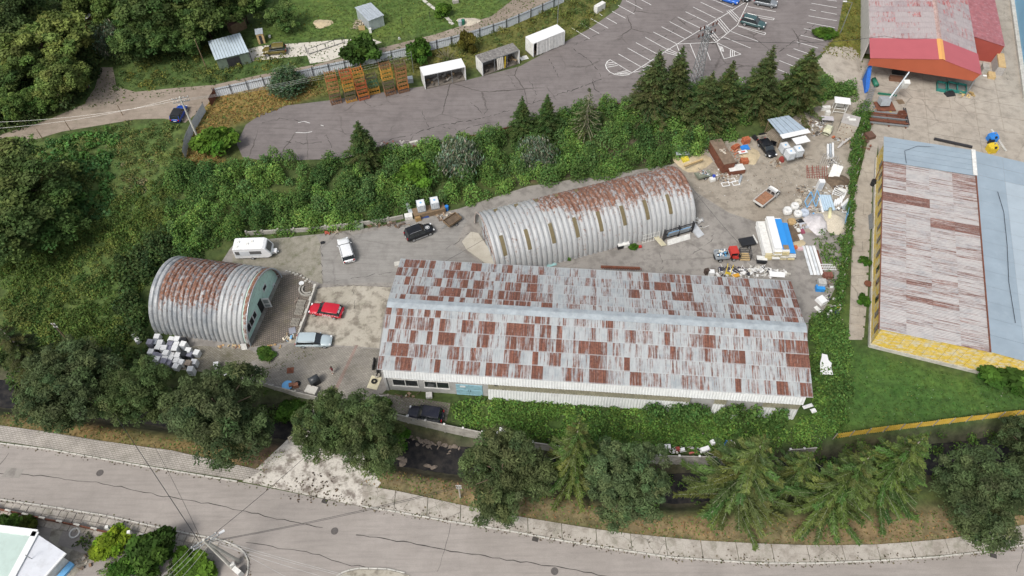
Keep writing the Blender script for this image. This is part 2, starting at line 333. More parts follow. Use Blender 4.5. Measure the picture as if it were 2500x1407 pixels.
yard = sheet('yard', [(395, 870), (560, 610), (575, 592), (770, 573), (930, 553), (1120, 510), (1290, 455), (1640, 402), (1735, 352), (1860, 330), (2000, 250), (2098, 232), (2112, 300), (2080, 440), (2066, 560), (2046, 690), (2005, 770), (1975, 780), (1960, 930), (945, 950), (908, 985), (790, 972), (590, 922), (470, 905), (385, 900)], .012, A_YARD)
sheet('dirt_yard', [(1640, 402), (1735, 352), (1860, 330), (2000, 250), (2098, 232), (2112, 300), (2080, 440), (2066, 560), (1990, 570), (1900, 560), (1780, 520), (1700, 470)], .02, C_DIRT)
sheet('asphalt_court', [(783, 592), (930, 560), (1120, 515), (1140, 540), (1110, 600), (1190, 655), (985, 690), (790, 694)], .02, A_GREY)
sheet('gravel_patch', [(575, 594), (772, 575), (781, 592), (788, 694), (700, 665), (640, 650), (565, 648)], .02, C_GRAV)
sheet('concrete_court', [(770, 704), (860, 697), (955, 702), (935, 780), (925, 850), (800, 842), (700, 838)], .02, C_SLAB)
sheet('paved_drive', [(700, 842), (800, 846), (928, 853), (905, 984), (790, 970), (660, 935), (620, 880), (660, 870)], .024, PAVE)
sheet('mossy_paving', [(385, 895), (380, 850), (500, 845), (610, 855), (640, 868), (612, 885), (650, 932), (560, 915)], .02, PAVE_D)
sheet('terrace', [(612, 848), (690, 672), (735, 668), (768, 700), (722, 828), (690, 838)], .024, PAVE_R)
sheet('paved_strip', [(925, 960), (1100, 985), (1090, 1030), (950, 1005)], .02, PAVE_D)
mb = MB()
mb.poly([(p.x, p.y, .03) for p in PL([(868, 843), (875, 843), (815, 972), (806, 970)], 0)])
struct(mb.build('red_paver_band', paver_mat('red_pavers', (.24, .17, .15), (.27, .2, .17), (.14, .11, .09), .4, .2, .1, .3)))
lot = sheet('parking_lot', [(592, 384), (578, 352), (600, 305), (640, 278), (700, 258), (800, 246), (1000, 216), (1140, 196), (1270, 162), (1390, 97), (1440, 70), (1510, 20), (1548, -60), (2070, -60), (2043, 85), (2010, 128), (1960, 162), (1900, 203), (1700, 214), (1560, 246), (1300, 298), (1100, 345), (950, 367), (830, 388), (650, 394)], .02, A_LOT, LOTZ)
sheet('dirt_road', [(-60, 385), (-60, 345), (0, 330), (120, 292), (205, 255), (232, 215), (246, 165), (275, 165), (285, 212), (330, 225), (430, 215), (520, 208), (660, 178), (770, 158), (900, 125), (1060, 85), (1200, 40), (1290, -30), (1400, -30), (1290, 33), (1130, 86), (960, 128), (800, 166), (650, 201), (530, 233), (500, 262), (452, 300), (400, 290), (330, 292), (150, 322)], .02, D_ROAD, LOTZ)
sheet('garden_drive', [(600, 122), (640, 112), (700, 108), (840, 97), (905, 94), (932, 104), (800, 150), (757, 156), (750, 136), (630, 148), (607, 152)], .03, C_WHITE, LOTZ)
hard = sheet('concrete_yard', [(2122, 178), (2132, 80), (2180, -60), (2560, -60), (2600, 800), (2420, 800), (2145, 345), (2128, 470), (2105, 830), (2072, 830), (2085, 480), (2130, 300), (2112, 230)], .012, C_YARD)
struct(drape('ramp_apron', [(2020, 128), (2085, 118), (2122, 150), (2118, 225), (2098, 232), (2060, 205), (1990, 165)], .8, .03, C_YARD, .35))
road = sheet('road', [(-300, 1050), (0, 1083), (120, 1098), (300, 1130), (590, 1178), (880, 1237), (976, 1252), (1248, 1298), (1518, 1344), (1634, 1361), (1848, 1377), (1994, 1377), (2138, 1371), (2282, 1362), (2390, 1350), (2500, 1332), (2800, 1270), (2800, 1700), (-300, 1700), (-300, 1170)], .015, A_ROAD)
sheet('drive_apron', [(592, 1176), (690, 1085), (740, 1035), (790, 972), (905, 986), (915, 1010), (880, 1100), (930, 1180), (882, 1237), (720, 1203)], .03, ground_mat('littered_shadowed_concrete', (.5, .47, .42), (.11, .085, .07), (.56, .53, .48), .2, .15, .9, 10, moss=.45, hard=True))  # dark stains stand for leaf litter and for shadow put into the colour
# ------------------------------------------------------------------ lines laid along the ground
def resample(pts, step):
    out = [pts[0].copy()]; rem = step
    for a, b in zip(pts[:-1], pts[1:]):
        L = (b - a).length; t = rem
        while t <= L: out.append(a + (b - a) * (t / L)); t += step
        rem = t - L
    return out
def ribbon(pts, w, z, jit=0.0):
    vs = []; n = len(pts)
    for i, p in enumerate(pts):
        t = (pts[min(i + 1, n - 1)] - pts[max(i - 1, 0)]); t.z = 0; t.normalize(); s = Vector((-t.y, t.x, 0))
        ww = w * (1 + random.uniform(-jit, jit)) / 2; c = p + s * random.uniform(-1, 1) * jit * .25
        vs += [(c.x + s.x * ww, c.y + s.y * ww, z), (c.x - s.x * ww, c.y - s.y * ww, z)]
    return vs, [(2 * i, 2 * i + 1, 2 * i + 3, 2 * i + 2) for i in range(n - 1)]
def crack(px, w, lev, z, parent, name='crack', mat=None, jit=.7, step=.5, wob=.12):
    pts = resample(PL(px, lev), step)
    for p in pts[1:-1]: p.x += random.uniform(-wob, wob); p.y += random.uniform(-wob, wob)
    mb = MB(); v_, f_ = ribbon(pts, w, lev + z, jit); mb.add(v_, [q for i, q in enumerate(f_) if name != 'crack' or random.random() > .22]); return mb.build(name, mat or CRACK, parent)
# road seams and patches
for px, w in (([(-10, 1155), (80, 1160), (250, 1180), (400, 1212), (560, 1240), (690, 1270), (800, 1292)], .07), ([(870, 1305), (990, 1325), (1200, 1362), (1330, 1380), (1470, 1405), (1600, 1425)], .09), ([(1100, 1278), (1085, 1345), (1065, 1410)], .04), ([(2500, 1340), (2475, 1407)], .04), ([(600, 1325), (760, 1350), (860, 1382), (900, 1385)], .06), ([(0, 1135), (24, 1102)], .05)):
    crack(px, w, 0, .022, road, 'seam', None, .4, .8, .03)
mb = MB(); mb.poly([(p.x, p.y, .024) for p in PL([(4, 1165), (18, 1142), (60, 1146), (46, 1168)])]); mb.build('patch', A_YARD, road)
for px in ([(700, 345), (740, 352), (790, 345)], [(640, 300), (690, 290), (760, 300)], [(1000, 330), (1080, 305), (1160, 293), (1250, 268), (1340, 240), (1440, 205), (1540, 160)], [(1050, 320), (1040, 300), (1030, 270)], [(1150, 250), (1180, 280), (1205, 252)], [(1240, 185), (1275, 230)], [(1340, 145), (1365, 190)], [(1400, 120), (1440, 150), (1470, 190)], [(1080, 312), (1120, 318), (1200, 300)], [(870, 232), (905, 262), (940, 255)], [(930, 222), (960, 240), (1000, 232)], [(1480, 240), (1450, 215), (1445, 190)], [(850, 370), (900, 352), (960, 340), (1000, 330)], [(1560, 130), (1620, 90), (1700, 40)], [(1830, 180), (1900, 130), (1990, 60)], [(1400, 110), (1460, 85), (1480, 70)], [(770, 338), (800, 330), (805, 350), (812, 365)], [(1290, 190), (1310, 230), (1300, 262)]):
    crack(px, random.uniform(.05, .12), LOTZ, .026, lot)
for px in ([(790, 688), (860, 680), (960, 665)], [(783, 592), (788, 694)], [(1690, 620), (1735, 590), (1745, 570)], [(1600, 600), (1618, 640), (1610, 680)], [(770, 703), (860, 697), (955, 702)], [(862, 700), (866, 760)], [(1090, 610), (1130, 580), (1160, 560)]):
    crack(px, .05, 0, .028, yard)
# ------------------------------------------------------------------ painted parking marks
def mark(px, w=.11):
    mb = MB(); mb.add(*ribbon(PL(px, LOTZ), w, LOTZ + .032)); return mb.build('painted_line', PAINTLINE, lot)
def zl(ox, oy, s, pts): return [(ox + x / s, oy + y / s) for x, y in pts]
for a, b in (((15, 515), (325, 628)),): pass
ZA = lambda *p: zl(1450, 0, 3.517, p)
for seg in (((210, 465), (405, 577)), ((290, 415), (485, 523)), ((360, 368), (555, 472)), ((440, 322), (635, 430)), ((510, 277), (712, 380)), ((582, 232), (778, 333)), ((650, 188), (845, 290)), ((720, 148), (910, 242)), ((787, 103), (978, 195)), ((852, 63), (1045, 158)), ((915, 20), (1110, 112)), ((1020, 0), (1195, 70)), ((330, 625), (715, 380)), ((715, 380), (1335, 0)), ((1050, 365), (1230, 218)), ((1230, 218), (1335, 0)), ((715, 380), (1050, 365)), ((345, 622), (495, 592)), ((1175, 272), (1410, 358)), ((1115, 320), (1345, 415)), ((1060, 370), (1262, 467)), ((1262, 467), (1118, 508)), ((1118, 508), (1058, 370)), ((710, 385), (745, 478)), ((825, 378), (883, 520)), ((950, 390), (1000, 520)), ((1320, 58), (1560, 102)), ((1290, 112), (1548, 160)), ((1548, 160), (1540, 174)), ((1540, 174), (1290, 130)), ((1235, 222), (1475, 285)), ((1475, 285), (1465, 302)), ((1465, 302), (1240, 228)), ((1250, 668), (1320, 765)), ((1550, 685), (1605, 725)), ((140, 515), (325, 628)), ((1340, 5), (1420, 20)),
            ((1580, 598), (1720, 655)), ((1592, 522), (1810, 608)), ((1655, 470), (1810, 528)), ((1715, 420), (1890, 480)), ((1742, 362), (1925, 415)), ((1775, 305), (1970, 350)), ((1802, 248), (2060, 308)), ((1828, 195), (2068, 240)), ((1842, 138), (2085, 180)), ((1855, 85), (1905, 95)), ((1950, 100), (2085, 125)), ((1868, 30), (2085, 68)), ((2000, 0), (2085, 12)),
            ((1940 - 2400, 600), (1941 - 2400, 600))): mark(ZA(*seg))
for k in range(3):
    o = k * 16
    for a, b in (((1140 + o, 95 + o * .2 - o * .6), (1230 + o * 1.0, 190 - o * .5)), ((1040 + o, 170 - o * .55), (1140 + o, 290 - o * .6)), ((935 + o, 235 - o * .55), (1045 + o, 360 - o * .6)), ((1080 + o * .7, 395 + o * .3), (1092 + o * .7, 440 + o * .2)), ((1172 + o, 430 + o * .35), (1172 + o * 1.1, 492 - o * .3)), ((108, 545 + o * 1.1), (180 + o * .8, 535 + o * .9)), ((180 + o * 1.3, 635 + o * .1), (290 + o * .9, 607 + o * .8)), ((405 + o * 1.2, 575 - o * .5), (465 + o, 590 - o * .6)), ((600 + o, 450 - o), (735, 485 - o * .6))): mark(ZA(a, b), .12)
mark(ZA((140, 515), (115, 530), (100, 560), (108, 590), (135, 620), (180, 642), (240, 650), (290, 645), (325, 628)), .14)
ZB = lambda *p: zl(980, 0, 3.517, p)
for seg in (((1462, 242), (1615, 335)), ((1538, 200), (1698, 290)), ((1620, 158), (1775, 245)), ((1700, 120), (1725, 138)), ((1760, 155), (1850, 205)), ((1810, 100), (1925, 160)), ((1860, 48), (2000, 122)), ((1930, 8), (2070, 80)), ((2060, 0), (2145, 45))): mark(ZB(*seg))
for px in ([(722, 324), (745, 325), (762, 322)], [(728, 300), (742, 297), (757, 301)], [(783, 306), (790, 308)]): mark(px, .1)
# ------------------------------------------------------------------ kerbs and footways
SW = .12
def kerb(name, px, label, w=.16, h=.15, z=0.0):
    k = thing(name, label, 'kerb', P(*px[0])); k['kind'] = 'structure'; pts = resample(PL(px), 1.05); me = None; o0 = k.location
    mb = MB(); mb.box(0, 0, h / 2, 1.0, w, h, top=.97); mesh = None
    for a, b in zip(pts[:-1], pts[1:]):
        c = (a + b) / 2 - o0
        if mesh is None: o = mb.build('kerb_stone', CONC_L, k); mesh = o.data
        else: o = link('kerb_stone', mesh, k)
        o.location = (c.x + random.uniform(-.015, .015), c.y, z + random.uniform(-.02, .01)); o.rotation_euler = (0, 0, yaw(a, b) + random.uniform(-.015, .015))
    return k
K1 = [(-40, 1077), (0, 1083), (120, 1098), (300, 1130), (590, 1178)]
K2 = [(882, 1236), (976, 1252), (1092, 1273), (1248, 1298), (1373, 1321), (1518, 1344), (1634, 1361), (1848, 1376), (1994, 1376), (2138, 1370), (2282, 1361), (2390, 1349), (2500, 1331), (2560, 1320)]
K3 = [(-40, 1214), (0, 1220), (136, 1240), (260, 1260), (390, 1289), (477, 1307), (550, 1321), (590, 1341), (606, 1362), (607, 1388), (600, 1420)]
kerb('kerb', K1, 'kerb stones between the road and the paved footway under the pines'); kerb('kerb', K2, 'long curving kerb along the cracked concrete footway below the spruces')
kerb('kerb', K3, 'kerb of the lower footway curving round the street corner'); kerb('kerb', [(812, 1415), (840, 1395), (878, 1388), (947, 1390), (1010, 1405)], 'short kerb of the island at the bottom edge of the road')
sheet('footway_paving', [(-60, 1030), (0, 1040), (100, 1053), (250, 1078), (420, 1101), (640, 1150), (594, 1174), (300, 1127), (120, 1095), (-60, 1070)], SW, PAVE_S)
sheet('corner_island', [(822, 1412), (845, 1398), (880, 1391), (947, 1393), (1000, 1405), (1000, 1450), (822, 1450)], SW, C_SLAB)
fw = thing('footway', 'strip of cracked concrete footway slabs below the spruces', 'footway', (0, 0, 0)); fw['kind'] = 'structure'
inner = resample(PL([(p[0], p[1] - 3) for p in K2]), .25); outer = PL([(872, 1184), (985, 1202), (1063, 1220), (1178, 1245), (1300, 1268), (1500, 1300), (1700, 1320), (1850, 1328), (2000, 1333), (2150, 1330), (2300, 1318), (2400, 1303), (2500, 1283), (2570, 1265)])
C_FOOT = ground_mat('cracked_footway', (.37, .34, .3), (.13, .105, .08), (.43, .4, .355), .9, .5, .7, 14, moss=.4)
ox = np.array([p.x for p in outer]); oy = np.array([p.y for p in outer])
k = 0
while k + 16 < len(inner):
    a, b = inner[k], inner[min(k + 16, len(inner) - 1)]; ka = .05 / 4; pts = []
    t = (b - a).normalized() * .035; a, b = a + t, b - t
    q = [(a.x, a.y), (b.x, b.y)] + [(x + dx, float(np.interp(x + dx, ox, oy))) for x, dx in ((b.x, .0), (a.x, .0))]
    mb = MB(); mb.prism(q, 0.0, SW + random.uniform(-.025, .015)); mb.build('slab', C_FOOT, fw); k += 16
fl = thing('footway', 'lower footway of small worn flagstones beside the garden fence', 'footway', (0, 0, 0)); fl['kind'] = 'structure'
ln = resample(PL([(p[0], p[1] + 3) for p in K3[:7]]), 1.0)
for i, (a, b) in enumerate(zip(ln[:-1], ln[1:])):
    t = (b - a).normalized(); s = Vector((t.y, -t.x, 0))
    for j in range(3):
        w = .72; g = random.uniform(.02, .05); r0 = .1 + j * w; dd = random.uniform(-.1, .1)
        q = [a + t * g + s * (r0 + g), b - t * g + s * (r0 + g), b - t * g + s * (r0 + w - g), a + t * g + s * (r0 + w - g)]
        mb = MB(); mb.prism([(p.x, p.y) for p in q], 0, SW + random.uniform(-.04, .01)); mb.build('flagstone', C_FOOT, fl)
for i, (x, y, r, lab) in enumerate([(244, 1155, .42, 'round manhole cover in the road below the left pines'), (817, 1297, .42, 'round manhole cover in the middle of the road near the drive'), (1354, 1395, .42, 'round manhole cover on the long road seam at the bottom edge')]):
    p = P(x, y); mb = MB(); mb.cyl(0, 0, .0, .03, r, 20); mb.ring((0, 0, .03), r * .95, .025, n=20, k=5)
    for q in (-.2, 0, .2): mb.box(0, q, .036, .5, .05, .012)
    tag(mb.build('manhole_cover', M('cast_iron', (.11, .1, .095), .8, var=.3, sc=4), loc=(p.x, p.y, .004)), lab, 'manhole', 'manhole covers')
for x, y, lab in [(793, 1224, 'square drain grate by the drive mouth'), (1307, 1317, 'square drain grate by the kerb under the pine'), (2425, 1357, 'square drain grate by the kerb at the far end of the footway')]:
    p = P(x, y); mb = MB(); mb.box(0, 0, .01, .7, .5, .02, mi=0)
    for q in range(5): mb.box(-.24 + q * .12, 0, .028, .04, .42, .02, mi=1)
    tag(mb.build('drain_grate', [CRACK, M('cast_iron', (.11, .1, .095))], loc=(p.x, p.y, .016), rz=-.3), lab, 'drain', 'drain grates')
# slabs of the path beside the yellow building
ph = thing('slab_path', 'path of broken concrete slabs between the vine hedge and the yellow building', 'path', (0, 0, 0)); ph['kind'] = 'structure'
L_ = PL([(2090, 470), (2082, 600), (2078, 720), (2074, 815)]); R_ = PL([(2130, 470), (2122, 600), (2118, 720), (2108, 828)])
for i in range(13):
    a, b = i / 13, (i + 1) / 13 - .008
    def at(L, t): t *= 3; j = min(int(t), 2); return L[j].lerp(L[j + 1], t - j)
    mid = random.uniform(.35, .65) if i % 3 == 1 else None
    for u0, u1 in ([(0, 1)] if mid is None else [(0, mid), (mid + .02, 1)]):
        q = [at(L_, a).lerp(at(R_, a), u0), at(L_, a).lerp(at(R_, a), u1), at(L_, b).lerp(at(R_, b + random.uniform(-.01, .01)), u1), at(L_, b).lerp(at(R_, b), u0)]
        mb = MB(); mb.prism([(p.x, p.y) for p in q][::-1], 0, .07 + random.uniform(-.03, .04)); mb.build('slab', C_YARD, ph)
# slab joints of the concrete yard
for px in ([(2210, 265), (2300, 275), (2420, 300), (2500, 330)], [(2235, 268), (2238, 290), (2330, 305), (2420, 330)], [(2330, 300), (2332, 268)], [(2290, 268), (2286, 300)], [(2390, 190), (2420, 200), (2500, 215)], [(2425, 200), (2430, 330)], [(2380, 245), (2440, 255), (2500, 262)], [(2455, 160), (2460, 230)]):
    crack(px, .05, 0, .02, hard)
# ------------------------------------------------------------------ stream
WM, t, b = newmat('stream_water'); co = nd(t, 'NewGeometry').outputs['Position']
lk(t, mix(t, ramp(t, noise(t, co, 1.2, 5), [(.4, g3(0)), (.75, g3(1))]), (.016, .016, .018), (.05, .045, .04)), b.inputs['Base Color']); b.inputs['Roughness'].default_value = .4; b.inputs['Specular IOR Level'].default_value = .12
bump(t, b, noise(t, mapped(t, co, (1, 3, 1)), 3.0, 4), .35, .06)
sp = resample([Vector((x, y, 0)) for x, y in STREAM], 1.0); mb = MB(); mb.add(*ribbon(sp, 4.2, -2.3, .15)); struct(mb.build('stream', WM))
# ================================================================== buildings
def setuv(me, uv):
    l = me.uv_layers.new(name='UVMap'); vi = np.empty(len(me.loops), np.int32); me.loops.foreach_get('vertex_index', vi)
    l.data.foreach_set('uv', np.asarray(uv, np.float32)[vi].ravel())
def basis(o, X_, Y_, Z_): m = Matrix((X_, Y_, Z_)).transposed().to_4x4(); m.translation = o; return m
RUST_O = rust_mat('corrugated_sheet', 'OBJECT', seam=.55); RUST_V = rust_mat('corrugated_sheet_far', 'VERT', seam=.55)
RUST_RIB = rust_mat('arched_rib_metal', 'VERT', (3.0, 1.6), (.23, .25, .27), (.4, .41, .412), (.14, .055, .033), .5, 3.0)
def zig(w, l, n=12, amp=.03, lift=.025):
    vs, fs, uv = [], [], []
    for i in range(n + 1):
        x = w * i / n; z = amp if i % 2 else 0
        for y, dz in ((0, lift), (l, 0)): vs.append((x, y, z + dz)); uv.append((x, y))
    fs = [(2 * i, 2 * i + 2, 2 * i + 3, 2 * i + 1) for i in range(n)]
    return vs, fs, uv
def roof_sheets(parent, org, X_, Y_, cols, rows, w, l, level, sep, mats=(RUST_O, RUST_V), n=12, amp=.03, far='roof_sheets_far'):
    """rows x cols of corrugated sheets; those that sep(r, c) accepts are parts, the rest one mass"""
    Z_ = X_.cross(Y_); vs, fs, uv = zig(w + .02, l + .1, n, amp); me = bpy.data.meshes.new('sheet'); me.from_pydata(vs, [], fs); setuv(me, uv); me.materials.append(mats[0])
    V, Fc, C, UV = [], [], [], []
    for r in range(rows):
        for c in range(cols):
            col = level(r, c); o = org + X_ * (c * w) + Y_ * (r * l) + Z_ * (.004 * (c % 2) + .002 * random.random())
            if sep(r, c):
                ob = link('sheet', me, parent); ob.matrix_basis = basis(o, X_, Y_, Z_); ob.color = (*col, 1)
            else:
                k = len(V)
                for (x, y, z), q in zip(vs, uv): V.append(o + X_ * x + Y_ * y + Z_ * z); UV.append(q); C.append((*col, 1))
                Fc += [tuple(i + k for i in f) for f in fs]
    if V:
        m2 = bpy.data.meshes.new(far); m2.from_pydata(V, [], Fc); setuv(m2, UV); m2.materials.append(mats[1])
        a = m2.color_attributes.new('Col', 'FLOAT_COLOR', 'POINT'); a.data.foreach_set('color', [x for c in C for x in c])
        ob = link(far, m2, parent); ob['kind'] = 'stuff'
def corr(mb, x0, x1, y, z0, z1, pitch=.18, amp=.05, mi=0, dy=0.0):
    """upright corrugated strip facing -y; dy = how far the top leans out"""
    n = max(2, int((x1 - x0) / pitch * 2)); vs = []
    for i in range(n + 1):
        x = x0 + (x1 - x0) * i / n; o = amp if i % 2 else 0
        vs += [(x, y - o, z0), (x, y - o - dy, z1)]
    mb.add(vs, [(2 * i, 2 * i + 2, 2 * i + 3, 2 * i + 1) for i in range(n)], mi)
# ------------------------------------------------------------------ long warehouse with the patchwork roof
HE, HR = 5.3, 7.3
a, b, c, d_ = P(920, 903, HE), P(1985, 972, HE), P(1930, 684, HE), P(978, 634, HE)
WR = yaw(a, b); ux = Vector((math.cos(WR), math.sin(WR), 0)); un = Vector((-ux.y, ux.x, 0)); WL = (b - a).length; WW = ((c - b).dot(un) + (d_ - a).dot(un)) / 2
wh = thing('warehouse', 'long warehouse with a rust-patched corrugated gable roof', 'warehouse', (a.x, a.y, 0), WR)
def lx(px, py, z): return (P(px, py, z) - a).dot(ux)
NC, NR = 75, 5; cw = WL / NC; half = WW / 2; SL = math.hypot(half, HR - HE); cs, sn = half / SL, (HR - HE) / SL
spans_b = {0: ([(290, 480), (530, 575), (760, 805), (900, 990), (1085, 1130), (1175, 1265), (1500, 1580)], [(425, 465), (570, 760), (810, 860), (910, 955), (1060, 1100), (1260, 1350), (1555, 1600), (1645, 1690)]),
 1: ([(260, 405), (510, 545), (650, 870), (1120, 1210), (1310, 1495)], [(430, 670), (725, 875), (1120, 1170), (1320, 1530), (1560, 1640), (1680, 1720)]),
 2: ([(300, 340), (540, 635), (685, 730), (780, 865), (925, 1015), (1210, 1330), (1395, 1540)], [(340, 430), (690, 890), (1190, 1290), (1395, 1440), (1545, 1600), (1700, 1740)]),
 3: ([(340, 420), (430, 525), (630, 820), (870, 1010), (1065, 1105), (1160, 1590)], [(600, 650), (860, 965), (1170, 1210), (1365, 1440), (1475, 1565), (1620, 1720)]),
 4: ([(260, 310), (505, 640), (705, 755), (805, 850), (1000, 1090), (1195, 1430), (1490, 1625)], [(660, 760), (920, 1015), (1180, 1270), (1330, 1385), (1485, 1540), (1640, 1760)])}
spans_f = {0: ([(165, 210), (265, 415), (520, 560), (615, 660), (865, 910), (1465, 1505)], [(100, 195), (950, 995), (1320, 1420)]),
 1: ([(140, 190), (240, 290), (350, 390), (440, 590), (605, 695), (800, 895), (955, 1090), (1205, 1445), (1500, 1600), (1655, 1700)], [(0, 20), (130, 175), (340, 385), (610, 660), (940, 1040), (1590, 1620), (1650, 1840)]),
 2: ([(180, 220), (380, 415), (530, 575), (630, 770), (935, 1030), (1190, 1285), (1340, 1440), (1500, 1590), (1600, 1690), (1760, 1860), (1870, 1930)], [(0, 120), (680, 735), (950, 1000), (1110, 1330), (1660, 1860)]),
 3: ([(210, 350), (420, 510), (690, 815), (870, 915), (1235, 1330), (1440, 1480), (1600, 1690)], [(0, 130), (300, 350), (1800, 1870)]),
 4: ([(240, 385), (600, 645), (760, 810), (865, 905), (1015, 1220), (1265, 1325), (1435, 1530), (1700, 1850)], [(0, 190), (350, 410), (1230, 1280), (1560, 1670), (1800, 1890)])}
def grid_of(sp, l0, l1, r0, r1):
    g = [[0] * NC for _ in range(5)]
    for r, (A, B) in sp.items():
        v = (r + .5) / 5; lft = l0 + (l1 - l0) * v; rgt = r0 + (r1 - r0) * v
        for lst, off in ((A, 900), (B, 1450)):
            for x0, x1 in lst:
                if off == 900 and x0 > 1940: continue
                k0 = (off + x0 / 3.517 - lft) / (rgt - lft) * NC; k1 = (off + x1 / 3.517 - lft) / (rgt - lft) * NC
                for k in range(max(0, round(k0)), min(NC, max(round(k1), round(k0) + 1))): g[r][k] = 1
    return g
gB = grid_of(spans_b, 978, 950, 1930, 1967); gF = grid_of(spans_f, 950, 920, 1967, 1985)
def lev(g, r, c):
    rr = random.random()
    if g[r][c]: return (random.uniform(.36, .7) if rr < .85 else random.uniform(.3, .4), random.random() * .3, random.random())
    st = .06 + .3 * random.random() ** 1.1
    if c > 44: st = max(st, .1 + .2 * random.random())
    return (st, .3 + random.random() * .4, random.random())
# rows are counted from the eave here, row 4 touches the ridge
roof_sheets(wh, Vector((0, 0, HE)), Vector((1, 0, 0)), Vector((0, cs, sn)), NC, NR, cw, SL / NR, lambda r, c: lev(gF, 4 - r, c), lambda r, c: r < 4, far='upper_sheets')
roof_sheets(wh, Vector((WL, WW, HE)), Vector((-1, 0, 0)), Vector((0, -cs, sn)), NC, NR, cw, SL / NR, lambda r, c: lev(gB, r, NC - 1 - c), lambda r, c: False, far='rear_slope_sheets')
RIDGE = M('ridge_flashing', (.33, .37, .395), .5, .1, var=.3, sc=.9, dirt=.35, dirtc=(.52, .54, .54))
for i in range(17):
    x0, x1 = i * WL / 17, (i + 1) * WL / 17 + .05; mb = MB(); w = .75; zz = .09 + (i % 2) * .006
    q = [(-w, -w * sn / cs), (-.25, -.05), (0, 0), (.25, -.05), (w, -w * sn / cs)]
    for (p0, z0), (p1, z1) in zip(q[:-1], q[1:]): mb.add([(x0, half + p0, HR + z0 + zz), (x1, half + p0, HR + z0 + zz), (x1, half + p1, HR + z1 + zz), (x0, half + p1, HR + z1 + zz)], [(0, 1, 2, 3)])
    mb.build('ridge_cap', RIDGE, wh)
RENDER = M('grey_render', (.42, .42, .41), .9, var=.2, sc=.8, dirt=.45, dirtc=(.2, .18, .15))
ASB = M('corrugated_cement', (.68, .7, .7), .8, var=.12, sc=1.0, dirt=.25, dirtc=(.3, .29, .26)); OLIVE = M('olive_fibreglass', (.3, .285, .21), .5, var=.3, sc=1.5, dirt=.3)
ye, y0 = .2, .2; xl, xr = .75, WL - .9
mb = MB(); t_ = .25
def gable(x0, x1):
    q = [(y0, 0), (WW - y0, 0), (WW - y0, HE - .02), (half, HR - .08), (y0, HE - .02)]; n = 5
    mb.add([(x0, y, z) for y, z in q] + [(x1, y, z) for y, z in q], [tuple(range(n - 1, -1, -1)), tuple(range(n, 2 * n))] + [(i, (i + 1) % n, n + (i + 1) % n, n + i) for i in range(n)])
gable(xl, xl + t_); gable(xr - t_, xr); xd = lx(1192, 960, 1.5)
mb.box((xl + xr) / 2, WW - y0 - .13, HE / 2 - .1, xr - xl - .6, .2, HE - .25)
mb.box((xl + xd) / 2 + .2, y0 + .12, 1.9, xd - xl - .1, .24, 3.8); mb.box((xd + xr) / 2, y0 + .16, HE / 2 - .2, xr - xd - .6, .1, HE - .5)
mb.build('wall', RENDER, wh)
mb = MB(); corr(mb, xl, WL - .8, y0 - .42, 3.85, HE - .05, .36, .06, 0, -.34); mb.build('eave_cladding', ASB, wh)
for i in range(26):
    x0 = xd + (xr - xd) * i / 26; x1 = xd + (xr - xd) * (i + 1) / 26 + .02
    if i in (17, 18, 20, 21, 22): continue
    mb = MB(); corr(mb, x0, x1, y0 - .24 - .004 * (i % 2), 2.3, 3.85, .2, .04, 0, -.16); mb.build('light_panel', OLIVE, wh)
    mb = MB(); corr(mb, x0, x1, y0 - .5 - .004 * (i % 2), .1, 2.42, .36, .06, 0, -.3); mb.build('wall_sheet', ASB, wh)
for i, (x0, x1) in enumerate([(957, 1019), (1036, 1096)]):
    A, B = lx(x0, 930, 2.6), lx(x1, 935, 2.6); w = MB(); z0, z1 = 1.35, 2.85
    w.box((A + B) / 2, y0 - .03, z0 - .06, B - A + .2, .2, .12); w.box((A + B) / 2, y0 - .02, z1 + .04, B - A + .1, .1, .08)
    for x in (A, (A + B) / 2, B): w.box(x, y0 - .02, (z0 + z1) / 2, .1, .1, z1 - z0)
    f = w.build('window', WHITE_D, wh)
    for k in (0, 1):
        g = MB(); g.box(A + (B - A) * (.25 + .5 * k), y0 - .0, (z0 + z1) / 2, (B - A) / 2 - .1, .04, z1 - z0 - .02); g.build('pane', GLASS, f)
A, B = lx(1113, 958, 1.2), lx(1178, 962, 1.2); DBLUE = M('faded_blue_door', (.27, .46, .54), .6, var=.2, dirt=.35)
for k in (0, 1):
    m_ = MB(); x = A + (B - A) * (.25 + .5 * k); m_.box(x, y0 - .03, 1.35, (B - A) / 2 - .03, .08, 2.6)
    for z in (.1, 1.3, 2.55): m_.box(x, y0 - .085, z + .03, (B - A) / 2 - .1, .04, .08)
    dr = m_.build('door', DBLUE, wh); m_ = MB(); m_.box(x + (.5 - k) * ((B - A) / 2 - .3), y0 - .1, 1.25, .05, .06, .3); m_.build('handle', DARKST, dr)
m_ = MB(); m_.box(A + .9, y0 - .1, 2.25, .7, .02, .35); m_.build('notice', WHITE, wh)
m_ = MB(); m_.box(xl - .1, y0 + .1, 2.4, .35, .5, 4.8); m_.build('corner_pier', RENDER, wh)
m_ = MB(); m_.box(xd + .3, y0 - .1, .5, .25, .25, 1.0); m_.box(xd + 1.0, y0 - .25, 3.45, .3, .2, .2, mi=1); m_.build('flood_lamp', [CONC, BLACK], wh)
